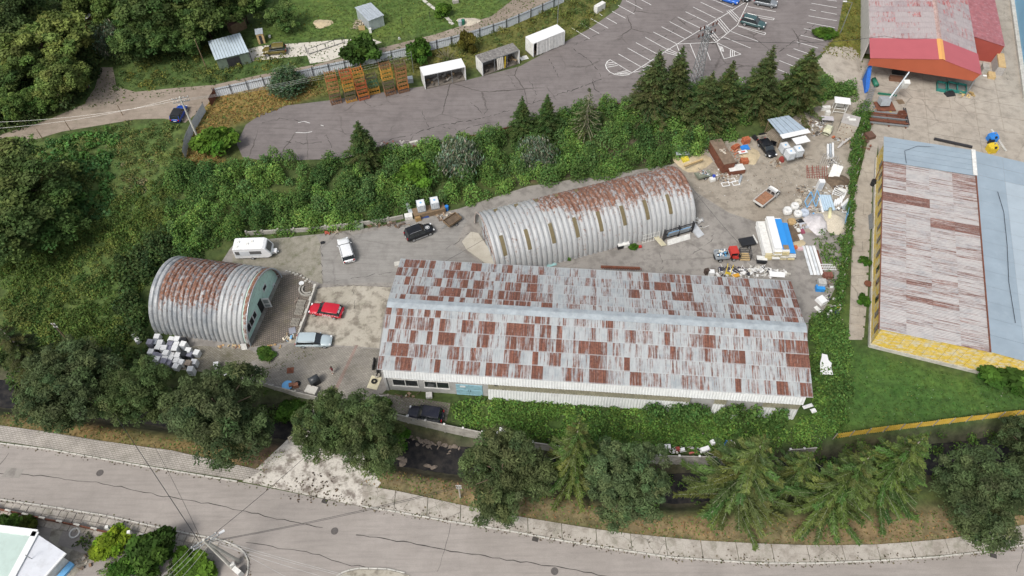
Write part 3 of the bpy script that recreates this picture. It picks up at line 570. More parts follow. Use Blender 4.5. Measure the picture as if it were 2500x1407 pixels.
# ------------------------------------------------------------------ arched huts
def hut(name, label, A, C, r, nr, rustf, wide=0.0):
    rz = yaw(A, C); Lh = (C - A).length; h = thing(name, label, 'hut', (A.x, A.y, 0), rz); pw = Lh / nr; na = 26
    for i in range(nr):
        vs, uv, cs_ = [], [], []; rnd = random.random(); rk = random.uniform(-.1, .1); pr = [(0, -.2), (.2, 0), (.5, .05), (.8, 0), (1, -.2)]
        for j in range(na + 1):
            th = math.pi * j / na; seam = .03 if j % 5 == 0 else 0
            for q, dr in pr:
                R_ = r + dr + (seam if 0 < q < 1 else 0); x = (i + q) * pw
                vs.append((x, r - R_ * math.cos(th), R_ * math.sin(th) * (1 + wide))); uv.append((q * pw, r * th)); k, ch = rustf((i + .5) / nr, th); cs_.append((max(0, k + rk), ch, rnd))
        fs = [(j * 5 + k, j * 5 + k + 1, (j + 1) * 5 + k + 1, (j + 1) * 5 + k) for j in range(na) for k in range(4)]
        me = bpy.data.meshes.new('rib_panel'); me.from_pydata(vs, [], fs); setuv(me, uv); me.materials.append(RUST_RIB)
        at = me.color_attributes.new('Col', 'FLOAT_COLOR', 'POINT'); at.data.foreach_set('color', [x for c in cs_ for x in (*c, 1)]); link('rib_panel', me, h)
    return h, Lh, pw
def disc(mb, x, r, y, th=.1, mi=0, n=24, zmax=None, up=1.0):
    q = [(r - y * math.cos(math.pi * j / n), y * math.sin(math.pi * j / n) * up) for j in range(n + 1)]; k = len(q)
    mb.add([(x, a_, b_) for a_, b_ in q] + [(x + th, a_, b_) for a_, b_ in q], [tuple(range(k - 1, -1, -1)), tuple(range(k, 2 * k))] + [(i, (i + 1) % k, k + (i + 1) % k, k + i) for i in range(k)], mi)
A, C = P(376, 812), P(613, 846); r1 = 6.05
def rf1(s, th):
    d = math.degrees(th); k = .42 * max(0, min(1, (d - 38) / 22)) * (1 if d < 150 else .6)
    if .02 < s < .09: k *= .25
    if s > .72: k *= .45
    if s > .94: k += .25
    return k, .25 + .35 * (s > .7)
h1, L1, pw1 = hut('arched_hut', 'short arched corrugated hut with rusty crown and mint green gable', A, C, r1, 20, rf1)
MINT = M('mint_green_render', (.52, .76, .67), .85, var=.12, sc=.8, dirt=.3); mb = MB(); gx_ = L1 - .75; disc(mb, gx_, r1, r1 - .14, .15); mb.build('gable_wall', MINT, h1); mb = MB(); disc(mb, .1, r1, r1 - .14, .12); mb.build('gable_wall', MINT, h1)
mb = MB()
for j in range(26):
    t0, t1 = math.pi * j / 26, math.pi * (j + 1) / 26
    mb.add([(L1 - .02 + dx, r1 - R_ * math.cos(t), R_ * math.sin(t)) for t in (t0, t1) for dx, R_ in ((0, r1 - .16), (.06, r1 - .1), (.06, r1 + .08), (0, r1 + .08))], [(0, 1, 5, 4), (1, 2, 6, 5), (2, 3, 7, 6)])
mb.build('edge_trim', GALV, h1)
xw = gx_ + .17
for yy, z0, wd, hh in ((1.9, 1.0, .9, 1.3), (2.95, 1.0, .9, 1.3), (4.0, 1.1, .8, 1.1), (8.3, 2.0, .9, .7)):
    w = MB(); w.box(xw, yy, z0 + hh + .05, .08, wd + .2, .1); w.box(xw, yy, z0 - .05, .1, wd + .2, .1)
    for s_ in (-1, 1): w.box(xw, yy + s_ * (wd / 2 + .05), z0 + hh / 2, .08, .1, hh)
    f = w.build('window', WHITE, h1); g = MB(); g.box(xw, yy, z0 + hh / 2, .03, wd, hh); g.build('pane', GLASS, f)
w = MB(); w.box(xw, 6.0, 1.1, .03, 1.1, 2.2); w.build('doorway', BLACK, h1)
w = MB(); w.box(xw + .6, 6.65, 1.1, 1.05, .07, 2.1, rz=.25); dr = w.build('door', WHITE, h1)
for z_, h_ in ((1.45, .8), (.5, .5)): g = MB(); g.box(xw + .6, 6.61, z_, .7, .08, h_, rz=.25); g.build('door_panel', M('grey_glazing', (.25, .28, .28), .3), dr)
A, C = P(1213, 681), P(1697, 556); r2 = 5.75
def rf2(s, th):
    d = math.degrees(th); k = .4 * max(0, min(1, (d - 62 + 18 * s) / 30)) * max(0, min(1, (s - .3 + .1 * (d > 85)) / .12)); return k * (1 if d < 160 else .6) + .06, .75 - .4 * (s > .4 and d > 70)
h2, L2, pw2 = hut('arched_hut', 'long arched corrugated hut with amber skylights, rusty towards its far end', A, C, r2, 40, rf2)
AMB = M('amber_fibreglass', (.15, .12, .06), .5, var=.3, sc=2, dirt=.3)
for i in range(8):
    x0 = L2 * (.045 + i * .1165); mb = MB(); vs = []
    for j in range(7):
        th = math.radians(36 + 5.0 * j); vs += [(x0, r2 - (r2 + .07) * math.cos(th), (r2 + .07) * math.sin(th)), (x0 + pw2 * .72, r2 - (r2 + .07) * math.cos(th), (r2 + .07) * math.sin(th))]
    mb.add(vs, [(2 * j, 2 * j + 1, 2 * j + 3, 2 * j + 2) for j in range(6)]); mb.build('skylight', AMB, h2)
for i in range(5):
    x0 = L2 * (.08 + i * .1); th = math.radians(118); mb = MB(); mb.box(x0, r2 - (r2 + .05) * math.cos(th), (r2 + .05) * math.sin(th), pw2 * .7, .5, .1); mb.build('roof_vent', AMB, h2)
mb = MB(); EW = M('end_wall_boards', (.33, .33, .31), .8, var=.3, sc=1.5, dirt=.4)
for x_ in (.55, L2 - .6): mb = MB(); disc(mb, x_, r2, r2 - .16, .12); mb.build('end_wall', EW, h2)
for yy in (4.2, 7.4):
    mb = MB(); mb.box(.48, yy, 1.7, .08, 3.0, 3.4); g = mb.build('gate_leaf', GALV, h2); mb = MB(); mb.box(.42, yy, 1.7, .06, .12, 3.4); mb.box(.42, yy, 1.7, .06, 3.0, .12); mb.build('brace', RUSTST, g)
mb = MB(); mb.tube([(.05, r2 - r2 * math.cos(t), r2 * math.sin(t)) for t in np.linspace(0, math.pi, 18)], .12, n=6); mb.build('end_arch', M('rusty_galv', (.38, .33, .3), .7, var=.5, sc=2.5, dirt=.7, dirtc=(.2, .07, .04)), h2)
rp = thing('ramp', 'pale concrete ramp at the mouth of the long arched hut', 'ramp'); rp['kind'] = 'structure'
q = PL([(1128, 592), (1150, 568), (1168, 572), (1215, 640), (1200, 655), (1140, 612)]); mb = MB(); mb.prism([(p.x, p.y) for p in q][::-1], 0, .22); mb.build('ramp_slab', ground_mat('pale_ramp', (.4, .37, .31), (.27, .25, .2), (.47, .44, .38), .2, .3, .5, 14), rp)
# ------------------------------------------------------------------ yellow building with the long roof
ZA_, ZR_ = 4.6, 5.25
BL, TL, BR = P(2147, 804, ZA_), P(2157, 395, ZA_), P(2416, 871, ZR_)
yr = yaw(BL, TL) - math.pi / 2; vx = Vector((math.cos(yr), math.sin(yr), 0)); vy = Vector((-vx.y, vx.x, 0)); YW = (BR - BL).dot(vx); YL = (TL - BL).length; YB = (P(2157, 335, ZA_) - BL).dot(vy)
yb = thing('yellow_building', 'yellow walled building with half rust-streaked and half blue-grey roof', 'building', (BL.x, BL.y, 0), yr)
def peel(name, c1, c2):
    m, t, b = newmat(name); co = nd(t, 'NewGeometry').outputs['Position']
    k = ramp(t, noise(t, mapped(t, co, (1, 1, 2.2)), .9, 7, .7), [(.47, g3(0)), (.58, g3(1))]); lk(t, mix(t, 1.0, mix(t, k, c1, c2), ramp(t, noise(t, co, 3, 5), [(.3, g3(.8)), (.7, g3(1.15))]), 'MULTIPLY'), b.inputs['Base Color']); b.inputs['Roughness'].default_value = .9; return m
YEL = peel('peeling_yellow_render', (.66, .47, .08), (.62, .55, .38)); gap = .35
mb = MB(); x1 = 2 * YW
mb.box(gap + .1, YB / 2, ZA_ / 2 - .05, .2, YB - .6, ZA_ - .12)
for s_, yy in ((1, gap), (1, YB - .4)): mb.add([(gap, yy, 0), (x1 - gap, yy, 0), (x1 - gap, yy, ZA_ - .05), (YW, yy, ZR_ - .08), (gap, yy, ZA_ - .05)], [(0, 1, 2, 3, 4)])
mb.build('wall', YEL, yb)
for i in range(24):
    x0, xe = gap + (x1 - 2 * gap) * i / 24, gap + (x1 - 2 * gap) * (i + 1) / 24 - .05; f0 = lambda x: ZA_ + (ZR_ - ZA_) * (1 - abs(x - YW) / YW) - .12
    for k in range(3):
        z0 = .7 + k * (f0(x0) - .7) / 3; z1 = .7 + (k + 1) * (f0(xe) - .7) / 3 - .05
        m_ = MB(); m_.box((x0 + xe) / 2, gap - .03, (z0 + z1) / 2, xe - x0, .06, z1 - z0); m_.build('wall_panel', YEL, yb)
m_ = MB(); m_.box(YW, gap - .06, .32, x1 - .6, .16, .64); m_.box(gap - .06, YB / 2, .32, .16, YB - .6, .64); m_.build('plinth', CONC_L, yb)
for i in range(13):
    yy = 1.5 + i * 2.75 + random.uniform(-.2, .2)
    m_ = MB(); m_.box(gap - .02, yy, 2.6, .1, .95, 1.25); w = m_.build('window', M('brown_frame', (.2, .15, .08), .8), yb); m_ = MB(); m_.box(gap - .06, yy, 2.6, .06, .8, 1.1); m_.build('pane', GLASS, w)
YSH = (rust_mat('long_roof_sheet', 'OBJECT', (7, .2), (.31, .31, .315), (.42, .4, .39), (.12, .05, .04)),) * 2
YNC, YNR = 34, 4; sl = math.hypot(YW, ZR_ - ZA_); ycs, ysn = YW / sl, (ZR_ - ZA_) / sl
def ylev(r, c):   # c counts from the front along the building, r from the eave upwards
    k = .14 + random.random() * .18
    if c in (26, 25) and r < 2: k = .6
    if c in (21, 22) and r >= 2: k = .5
    if c > 29 and r in (0, 3): k += .15
    if c in (5, 6, 9, 10) and random.random() < .5: k += .2
    return (k, random.uniform(.3, .7), random.random())
roof_sheets(yb, Vector((0, YL, ZA_ + .02)), Vector((0, -1, 0)), Vector((ycs, 0, ysn)), YNC, YNR, YL / YNC, sl / YNR, lambda r, c: ylev(r, YNC - 1 - c), lambda r, c: True, YSH, n=8, amp=.045)
BG = M('blue_grey_sheet', (.28, .345, .4), .5, .1, var=.12, sc=.35, dirt=.15, dirtc=(.45, .5, .55)); BGL = M('pale_blue_sheet', (.36, .425, .475), .5, .1, var=.1, sc=.3, dirt=.2, dirtc=(.3, .36, .42))
for i in range(5):
    ya, yb_ = YL + .03 + (YB - YL) * i / 5, YL + (YB - YL) * (i + 1) / 5 - .02; m_ = MB(); z = .16 + .01 * (i % 2)
    m_.add([(-.1, ya, ZA_ + z), (YW, ya, ZR_ + z), (YW, yb_, ZR_ + z), (-.1, yb_, ZA_ + z), (-.1, ya, ZA_ + z - .12), (YW, ya, ZR_ + z - .12)], [(0, 1, 2, 3), (4, 5, 1, 0)]); m_.build('blue_roof_panel', BG, yb)
for i in range(14):
    ya, yc = YB * i / 14, YB * (i + 1) / 14 - .02
    for k in range(3):
        xa, xb = YW * (1 + k / 3), YW * (1 + (k + 1) / 3) - .02; f1 = lambda x: ZR_ - (ZR_ - ZA_) * (x - YW) / YW + .1 - .012 * k
        m_ = MB(); m_.add([(xa + .04 * (k == 0), ya, f1(xa)), (xb, ya, f1(xb)), (xb, yc, f1(xb)), (xa + .04 * (k == 0), yc, f1(xa))], [(0, 1, 2, 3)]); m_.build('blue_roof_panel', BG if (k == 0 or i > 11) else BGL, yb)
m_ = MB(); m_.box(YW + .1, YL / 2, ZR_ + .1, .16, YL, .16); m_.build('ridge_beam', RUSTST, yb)
m_ = MB(); m_.box(YW - .05, (YL + YB) / 2, ZR_ + .26, .6, YB - YL, .05, ); m_.build('ridge_flashing', WHITE_D, yb)
m_ = MB(); m_.tube([(-.05, y, ZA_ + .0) for y in (0, YL)], .09, n=6); m_.tube([(-.05, YL - .2, ZA_), (.2, YL - .1, .1)], .06, n=5); m_.build('gutter', RUSTST, yb)
for k, px in enumerate(([(2435, 470), (2450, 520), (2458, 600), (2462, 690), (2478, 790)], [(2212, 400), (2208, 370), (2240, 358), (2300, 362), (2330, 420)])):
    pts = [P(x, y, (ZR_ if k == 0 else ZA_ + .4)) for x, y in px]; pts = [p + Vector((0, 0, .12)) for p in pts]; m_ = MB(); m_.tube(pts, .035, n=4)
    tag(m_.build('roof_cable', BLACK), ['black cable snaking down the pale blue roof slope', 'looped thin cable on the blue-grey roof end'][k], 'cable')
# ------------------------------------------------------------------ red hall
B_edge = P(2505, 240); _t = (P(2474, 0) - B_edge).normalized(); B_n = Vector((_t.y, -_t.x, 0))
L0, R0 = P(2126, 142, 5.0), P(2394, 182, 5.0); rr_ = yaw(L0, R0); RWd = (R0 - L0).length; wx = Vector((math.cos(rr_), math.sin(rr_), 0)); wy = Vector((-wx.y, wx.x, 0))
rh = thing('red_hall', 'hall with faded red metal roof and orange-red open canopy front', 'hall', (L0.x, L0.y, 0), rr_); RX = (P(2301, 148, 6.8) - L0).dot(wx); D = 34.0
BAND = M('fresh_red_sheet', (.4, .095, .11), .45, var=.06, sc=.5); FASC = M('orange_red_sheet', (.36, .09, .045), .55, var=.08, sc=.5)
zf = lambda x: 5 + 1.8 * (x / RX if x < RX else (RWd - x) / (RWd - RX))
bd = (P(2130, 95, 5.0) - L0).dot(wy)
m_ = MB(); m_.add([(0, -.02, 3.5), (RWd * .97, -.02, 3.5), (RWd, -.02, 5), (RX, -.02, 6.8), (0, -.02, 5), (0, .1, 3.5), (RWd * .97, .1, 3.5), (RWd, .1, 5), (RX, .1, 6.8), (0, .1, 5)], [(0, 1, 2, 3, 4), (9, 8, 7, 6, 5), (0, 5, 6, 1), (1, 6, 7, 2), (4, 9, 5, 0)]); m_.build('fascia', FASC, rh)
for xa, xb in ((-.15, RX - .5), (RX + .5, RWd + .15)):
    za, zb_ = zf(max(xa, 0)), zf(min(xb, RWd)); m_ = MB(); m_.add([(xa, -.1, za + .06), (xb, -.1, zb_ + .06), (xb, bd, zb_ + .06), (xa, bd, za + .06), (xa, -.1, za - .02), (xb, -.1, zb_ - .02)], [(0, 1, 2, 3), (4, 5, 1, 0)]); m_.build('canopy_roof', BAND, rh)
m_ = MB(); m_.add([(RX - .52, -.12, 6.8), (RX, -.12, 6.92), (RX + .52, -.12, 6.76), (RX - .52, bd, 6.8), (RX, bd, 6.92), (RX + .52, bd, 6.76)], [(0, 1, 4, 3), (1, 2, 5, 4)]); m_.build('ridge_flashing', M('apricot_flashing', (.66, .33, .1), .5, var=.05), rh)
RHS = (rust_mat('faded_red_sheet', 'OBJECT', (2.2, .35), (.33, .27, .275), (.4, .35, .345), (.26, .075, .075)),) * 2
def rlev(r, c, n): return (random.choice([.02, .1, .16, .24]) + (.1 if r > 5 else 0), random.uniform(.2, .9), random.random())
nrow = 16; dl = (D - bd) / nrow
for xa, xb, n in ((0, RX - .4, 5), (RX + .4, RWd, 4)):
    za, zb_ = zf(xa), zf(xb); xv = Vector((xb - xa, 0, zb_ - za)); wv = xv.length / n
    roof_sheets(rh, Vector((xa, bd, za)), xv.normalized(), Vector((0, 1, 0)), n, nrow, wv, dl, lambda r, c: rlev(r, c, n), lambda r, c: True, RHS, n=2, amp=.02)
m_ = MB(); m_.add([(RX - .42, bd, 6.74), (RX, bd, 6.86), (RX + .42, bd, 6.7), (RX - .42, D, 6.74), (RX, D, 6.86), (RX + .42, D, 6.7)], [(0, 1, 4, 3), (1, 2, 5, 4)]); m_.build('ridge_cap', M('rusty_ridge', (.42, .3, .27), .7, var=.4, sc=1.5, dirt=.7, dirtc=(.2, .07, .05)), rh)
m_ = MB(); m_.box(.1, D / 2 + bd / 2, 2.4, .2, D - bd, 4.8); m_.box(RWd - .1, D / 2 + bd / 2, 2.4, .2, D - bd, 4.8); m_.box(RWd / 2, bd + 3, 2.3, RWd - .5, .2, 4.6); m_.build('wall', M('pale_hall_wall', (.5, .48, .46), .85, var=.15, dirt=.3), rh)
for x in (.15, RWd - .25): m_ = MB(); m_.box(x, .3, 1.75, .2, .2, 3.5); m_.build('post', STEEL, rh)
LXa, LXb = RWd + .05, (P(2454, 114, 3.6) - L0).dot(wx); LY = (P(2454, 114, 3.6) - L0).dot(wy)
for i in range(5):
    for k in range(2):
        xa, xb = LXa + (LXb - LXa) * k / 2, LXa + (LXb - LXa) * (k + 1) / 2; ya, yc = LY + (D - LY) * i / 5, LY + (D - LY) * (i + 1) / 5 - .02; f2 = lambda x: 4.7 - 1.1 * (x - LXa) / (LXb - LXa) - .02 * k
        m_ = MB(); m_.add([(xa, ya, f2(xa)), (xb, ya, f2(xb)), (xb, yc, f2(xb)), (xa, yc, f2(xa))], [(0, 1, 2, 3)]); m_.build('lean_to_roof_panel', M('mottled_red_sheet', (.33, .12, .13), .6, var=.3, sc=.9, dirt=.5, dirtc=(.5, .33, .36)), rh)
m_ = MB(); m_.add([(LXa, LY + .1, 0), (LXb - .1, LY + .1, 0), (LXb - .1, LY + .1, 3.55), (LXa, LY + .1, 4.6)], [(0, 1, 2, 3)]); m_.box(LXb - .2, (LY + D) / 2, 1.75, .2, D - LY - .4, 3.5); m_.build('lean_to_wall', M('dull_red_wall', (.3, .06, .045), .6, var=.12, sc=.5), rh)
m_ = MB(); m_.tube([(RWd + .2, .8, 4.4), (RWd + .9, .6, 4.5)], .04); m_.box(RWd + 1.0, .6, 4.5, .6, .25, .12, mi=1); m_.build('wall_lamp', [STEEL, WHITE], rh)
m_ = MB(); m_.prism([(0, 0), (4.1, 0), (4.1, 3.7), (0, 3.7)], 0, .04); slab_me = None
for i in range(9):
    for k in range(8):
        u, v = -1.5 + i * 4.18, 3.5 - k * 3.78; c = L0 + wx * (u + 2) + wy * (v + 1.9); q = c - BL
        if (q.dot(vx) > -1.5 and q.dot(vy) < YB + 1.8 and q.dot(vx) < 2 * YW + 3) or c.x < P(2128, 300).x or (c - B_edge).dot(B_n) > -2.2: continue
        o = L0 + wx * u + wy * v
        if slab_me is None: ob = m_.build('slab', C_YARD, hard); slab_me = ob.data
        else: ob = link('slab', slab_me, hard)
        ob.location = (o.x, o.y, .02 + random.uniform(0, .025)); ob.rotation_euler = (random.uniform(-.003, .003), random.uniform(-.003, .003), rr_)
# ------------------------------------------------------------------ blue hall at the edge
A, B = P(2474, 0, .3), P(2508, 240, .3); br_ = yaw(B, A); LB = (A - B).length + 14
bh = thing('blue_hall', 'light blue hall wall at the far edge beside the red hall', 'hall', (B.x, B.y, 0), br_)
m_ = MB(); m_.box(LB / 2, -5, 4, LB, 9.8, 8); m_.build('wall', M('light_blue_cladding', (.2, .45, .65), .5, var=.06, sc=.4), bh); m_ = MB(); m_.box(LB / 2, .25, .25, LB, .7, .5); m_.build('plinth', CONC_L, bh)
for x, z in ((6.2, 4.3), (8.2, 4.6), (10.2, 4.4), (21.5, 4.4)): m_ = MB(); m_.add([(x, -.06, z - .5), (x + .9, -.06, z - .5), (x + .65, -.06, z + .5), (x + .25, -.06, z + .5)], [(0, 1, 2, 3)]); m_.build('white_lettering', WHITE, bh)
# ------------------------------------------------------------------ house in the corner
hz = 4.2; roofp = PL([(-60, 1284), (87, 1302), (28, 1412), (-120, 1412)], hz); skirt = PL([(-60, 1284), (87, 1302), (161, 1351), (100, 1412), (28, 1412)], hz)
ho = thing('corner_house', 'house with pale green flat roof and white sloping edge at the street corner', 'house')
m_ = MB(); m_.poly([(p.x, p.y, hz) for p in roofp][::-1]); m_.build('roof', M('pale_green_roof', (.42, .52, .48), .6, var=.08, sc=.5, dirt=.15), ho)
m_ = MB(); a_, b_, c_ = roofp[0], roofp[1], roofp[2]
for p, q in ((a_, b_), (b_, c_)):
    t = (q - p).normalized(); s_ = Vector((-t.y, t.x, 0)); m_.box((p.x + q.x) / 2, (p.y + q.y) / 2, hz + .06, (q - p).length + .3, .75, .14, rz=yaw(p, q))
m_.build('parapet', WHITE, ho)
o1, o2 = P(161, 1351, 3.4), P(100, 1420, 3.4); m_ = MB(); m_.add([(b_.x, b_.y, hz + .02), (o1.x, o1.y, 3.4), (o2.x, o2.y, 3.4), (c_.x, c_.y, hz + .02)], [(3, 2, 1, 0)]); m_.build('roof_skirt', M('white_membrane', (.6, .62, .66), .6, var=.1, sc=.6, dirt=.2), ho)
m_ = MB(); m_.tube([(o1.x, o1.y, 3.42), (o2.x, o2.y, 3.42)], .14, n=8); m_.build('gutter', WHITE, ho)
m_ = MB(); m_.prism([(p.x, p.y) for p in (P(-60, 1300, 3), P(80, 1312, 3), P(140, 1352, 3), P(80, 1412, 3), P(-120, 1412, 3))][::-1], 0, 3.35); m_.build('wall', WHITE_D, ho)
q = P(78, 1365, 4.0); m_ = MB(); m_.tube([(q.x, q.y, 3.7), (q.x, q.y, 5.4)], .04); m_.tube([(q.x, q.y, 5.2), (q.x + .5, q.y - .2, 5.2)], .03); m_.build('aerial', STEEL, ho)
# ------------------------------------------------------------------ garden sheds
def shed(name, label, px, zr, base, roofm, wallm, n=8, cat='shed', drop=.15, inset=.25, doors=True, thick=.06):
    q = PL(px, zr); t = thing(name, label, cat, (q[3].x, q[3].y, base)); o = t.location
    for i in range(n):
        u0, u1 = i / n, (i + 1) / n - .01; pts = [q[0].lerp(q[1], u0), q[0].lerp(q[1], u1), q[3].lerp(q[2], u1), q[3].lerp(q[2], u0)]; zz = [drop, drop, 0, 0]
        m_ = MB(); m_.add([(p.x - o.x, p.y - o.y, zr - base + z + .03 * (i % 2)) for p, z in zip(pts, zz)] + [(p.x - o.x, p.y - o.y, zr - base + z + .03 * (i % 2) - thick) for p, z in zip(pts, zz)], [(3, 2, 1, 0), (4, 5, 6, 7), (3, 7, 6, 2), (2, 6, 5, 1), (0, 4, 7, 3), (1, 5, 4, 0)]); m_.build('roof_sheet', roofm, t)
    c = (q[0] + q[1] + q[2] + q[3]) / 4; iq = [p + (c - p).normalized() * inset for p in q]
    m_ = MB(); m_.prism([(p.x - o.x, p.y - o.y) for p in iq][::-1], 0, zr - base - thick - .03); m_.build('wall', wallm, t)
    if doors:
        p0, p1 = iq[3], iq[2]; mid = (p0 + p1) / 2; m_ = MB(); m_.box(mid.x - o.x, mid.y - o.y, (zr - base) * .43, (p1 - p0).length * .4, .08, (zr - base) * .8, rz=yaw(p0, p1)); m_.build('door', DARKST if wallm is not GALV else GALV, t)
    return t
shed('garden_garage', 'garage with shiny corrugated mono-pitch roof at the end of the white drive', [(508, 103), (587, 82), (608, 127), (525, 147)], 4.4, LOTZ, M('bright_galvanised', (.55, .65, .72), .4, .2, var=.1, sc=.6), M('grey_green_boards', (.13, .17, .13), .8, var=.3), 12)
shed('garden_shed', 'galvanised sheet shed on the lawn with firewood beside it', [(866, 20), (906, 8), (938, 37), (899, 52)], 4.3, LOTZ, GALV, GALV, 7)
shed('privy', 'small orange wooden privy with a tin roof beside the parked olive car', [(622, 73), (641, 70), (642, 82), (623, 85)], 4.2, LOTZ, GALV, WOOD_L, 3, 'privy', inset=.12)
shed('old_shed', 'low shed with brown rusted roof under the dark trees', [(548, 58), (583, 33), (600, 46), (560, 64)], 4.0, LOTZ, M('brown_felt', (.13, .07, .06), .9, var=.4), WOOD, 4, doors=False)
shed('cottage', 'cottage with white roof half hidden by the trees', [(165, 20), (205, 2), (228, 32), (203, 54)], 5.5, LOTZ, M('whitish_roof', (.6, .6, .6), .6, var=.2, dirt=.3), M('brick_wall', (.25, .12, .08), .9, var=.3), 5, 'cottage', doors=False)
shed('lean_to', 'tiny white roofed shelter beside the tall tree at the top', [(116, 32), (130, 27), (133, 32), (119, 38)], 4.0, LOTZ, WHITE, WOOD, 2, 'shelter', doors=False, inset=.1)
shed('hut_roof', 'brown roofed hut with white gable at the top edge', [(310, -25), (345, -30), (355, 2), (328, 10)], 5.0, LOTZ, M('brown_felt', (.13, .07, .06)), WHITE_D, 4, 'hut', doors=False)
# ================================================================== vegetation
def unit(v): return v / np.maximum(np.linalg.norm(v, axis=-1, keepdims=True), 1e-9)
def leafq(C, s, N=None, up=.5, w=.6, rnd=.7, T=None):
    n = len(C); nr = RNG.normal(size=(n, 3)) * rnd; nr[:, 2] += up
    if N is not None: nr += N
    nr = unit(nr); t = unit(np.cross(nr, RNG.normal(size=(n, 3)))) if T is None else unit(T - nr * (T * nr).sum(1, keepdims=True)); b = np.cross(nr, t); s = np.broadcast_to(np.asarray(s, float).reshape(-1, 1), (n, 1))
    V = np.stack([C + t * s, C + b * s * w, C - t * s, C - b * s * w], 1).reshape(-1, 3)
    return V, np.arange(4 * n).reshape(n, 4)
def pal(cols, n, jit=.25, gjit=.18):
    c = np.asarray(cols)[RNG.integers(0, len(cols), n)] * (1 + RNG.normal(size=(n, 1)) * jit); c[:, 1:2] *= 1 + RNG.normal(size=(n, 1)) * gjit * .5; c[:, 0:1] *= 1 + RNG.normal(size=(n, 1)) * gjit; return np.clip(c, .008, .6)
class Fol:
    def __init__(s): s.V, s.Q, s.C, s.n = [], [], [], 0
    def add(s, V, Q, C): s.V.append(V); s.Q.append(Q + s.n); s.C.append(C); s.n += len(V)
    def leaves(s, C, size, cols, **k): V, Q = leafq(C, size, **k); s.add(V, Q, np.repeat(cols, 4, 0))
    def mesh(s, name): return arrmesh(name, np.concatenate(s.V), np.concatenate(s.Q), np.concatenate(s.C), LEAF)
def shell(n, lo=.75, up=-.35):
    v = unit(RNG.normal(size=(n, 3))); v[:, 2] = np.where(v[:, 2] < up, -v[:, 2], v[:, 2]); return v * RNG.uniform(lo, 1.0, (n, 1)), v
def bark_rows(f, pts, r0, r1, col):   # thin branch as a narrow folded strip
    for a, b in zip(pts[:-1], pts[1:]):
        d = unit(b - a); s = unit(np.cross(d, [0, 0, 1.0])) * r0; u = np.array([0, 0, r0]); V = np.array([a - s, a + s, b + s * .6, b - s * .6, a + u, a - u, b - u * .6, b + u * .6]); f.add(V, np.array([[0, 1, 2, 3], [4, 5, 6, 7]]), np.tile(col, (8, 1)))
PINE_C = [(.078, .108, .048), (.087, .118, .052), (.07, .097, .045), (.097, .13, .056)]
def crown_round(R, zc, Rz, nb, br, nl, ls, cols, w=.45, lo=.55, up=.35, lobes=9):
    f = Fol(); LB = []
    for i in range(lobes):
        a = 2.4 * i + RNG.normal() * .3; v = RNG.uniform(-.75, .95); k = math.sqrt(max(0, 1 - v * v)) * RNG.uniform(.5, .72); LB.append((np.array([math.cos(a) * k * R, math.sin(a) * k * R, v * Rz * .62]), R * RNG.uniform(.34, .52)))
    LB.append((np.array([0, 0, 0.0]), R * .5))
    for _ in range(nb):
        c0, lr = LB[RNG.integers(len(LB))]; v = unit(RNG.normal(size=3)); v[2] = abs(v[2]) if RNG.random() < .6 else v[2]; c = c0 + v * lr * RNG.uniform(.55, 1.05) * np.array([1, 1, Rz / R]); c[2] += zc; rb = br * RNG.uniform(.6, 1.25)
        p, nr = shell(nl, .5); bc = pal(cols, 1, .16, .07)[0]; f.leaves(c + p * rb, ls * RNG.uniform(.6, 1.3, nl), np.clip(bc * (1 + RNG.normal(size=(nl, 1)) * .2), .01, .6), N=nr * .9, up=up, w=w)
    return f
def limbs(R, zc, h, r, n, mat_n=6):
    mb = MB(); mb.tube([(0, 0, -.3), (.08, .05, h * .35), (-.05, .1, h * .7), (0, 0, h * .92)], r, r * .25, mat_n)
    for i in range(n):
        a = i * 2.4; z0 = h * RNG.uniform(.3, .7); e = R * RNG.uniform(.55, .85); z1 = zc + RNG.uniform(-.3, .5) * R * .5
        mb.tube([(0, 0, z0), (math.cos(a) * e * .5, math.sin(a) * e * .5, (z0 + z1) / 2 + .3), (math.cos(a) * e, math.sin(a) * e, z1)], r * .4, r * .1, 5)
    return mb
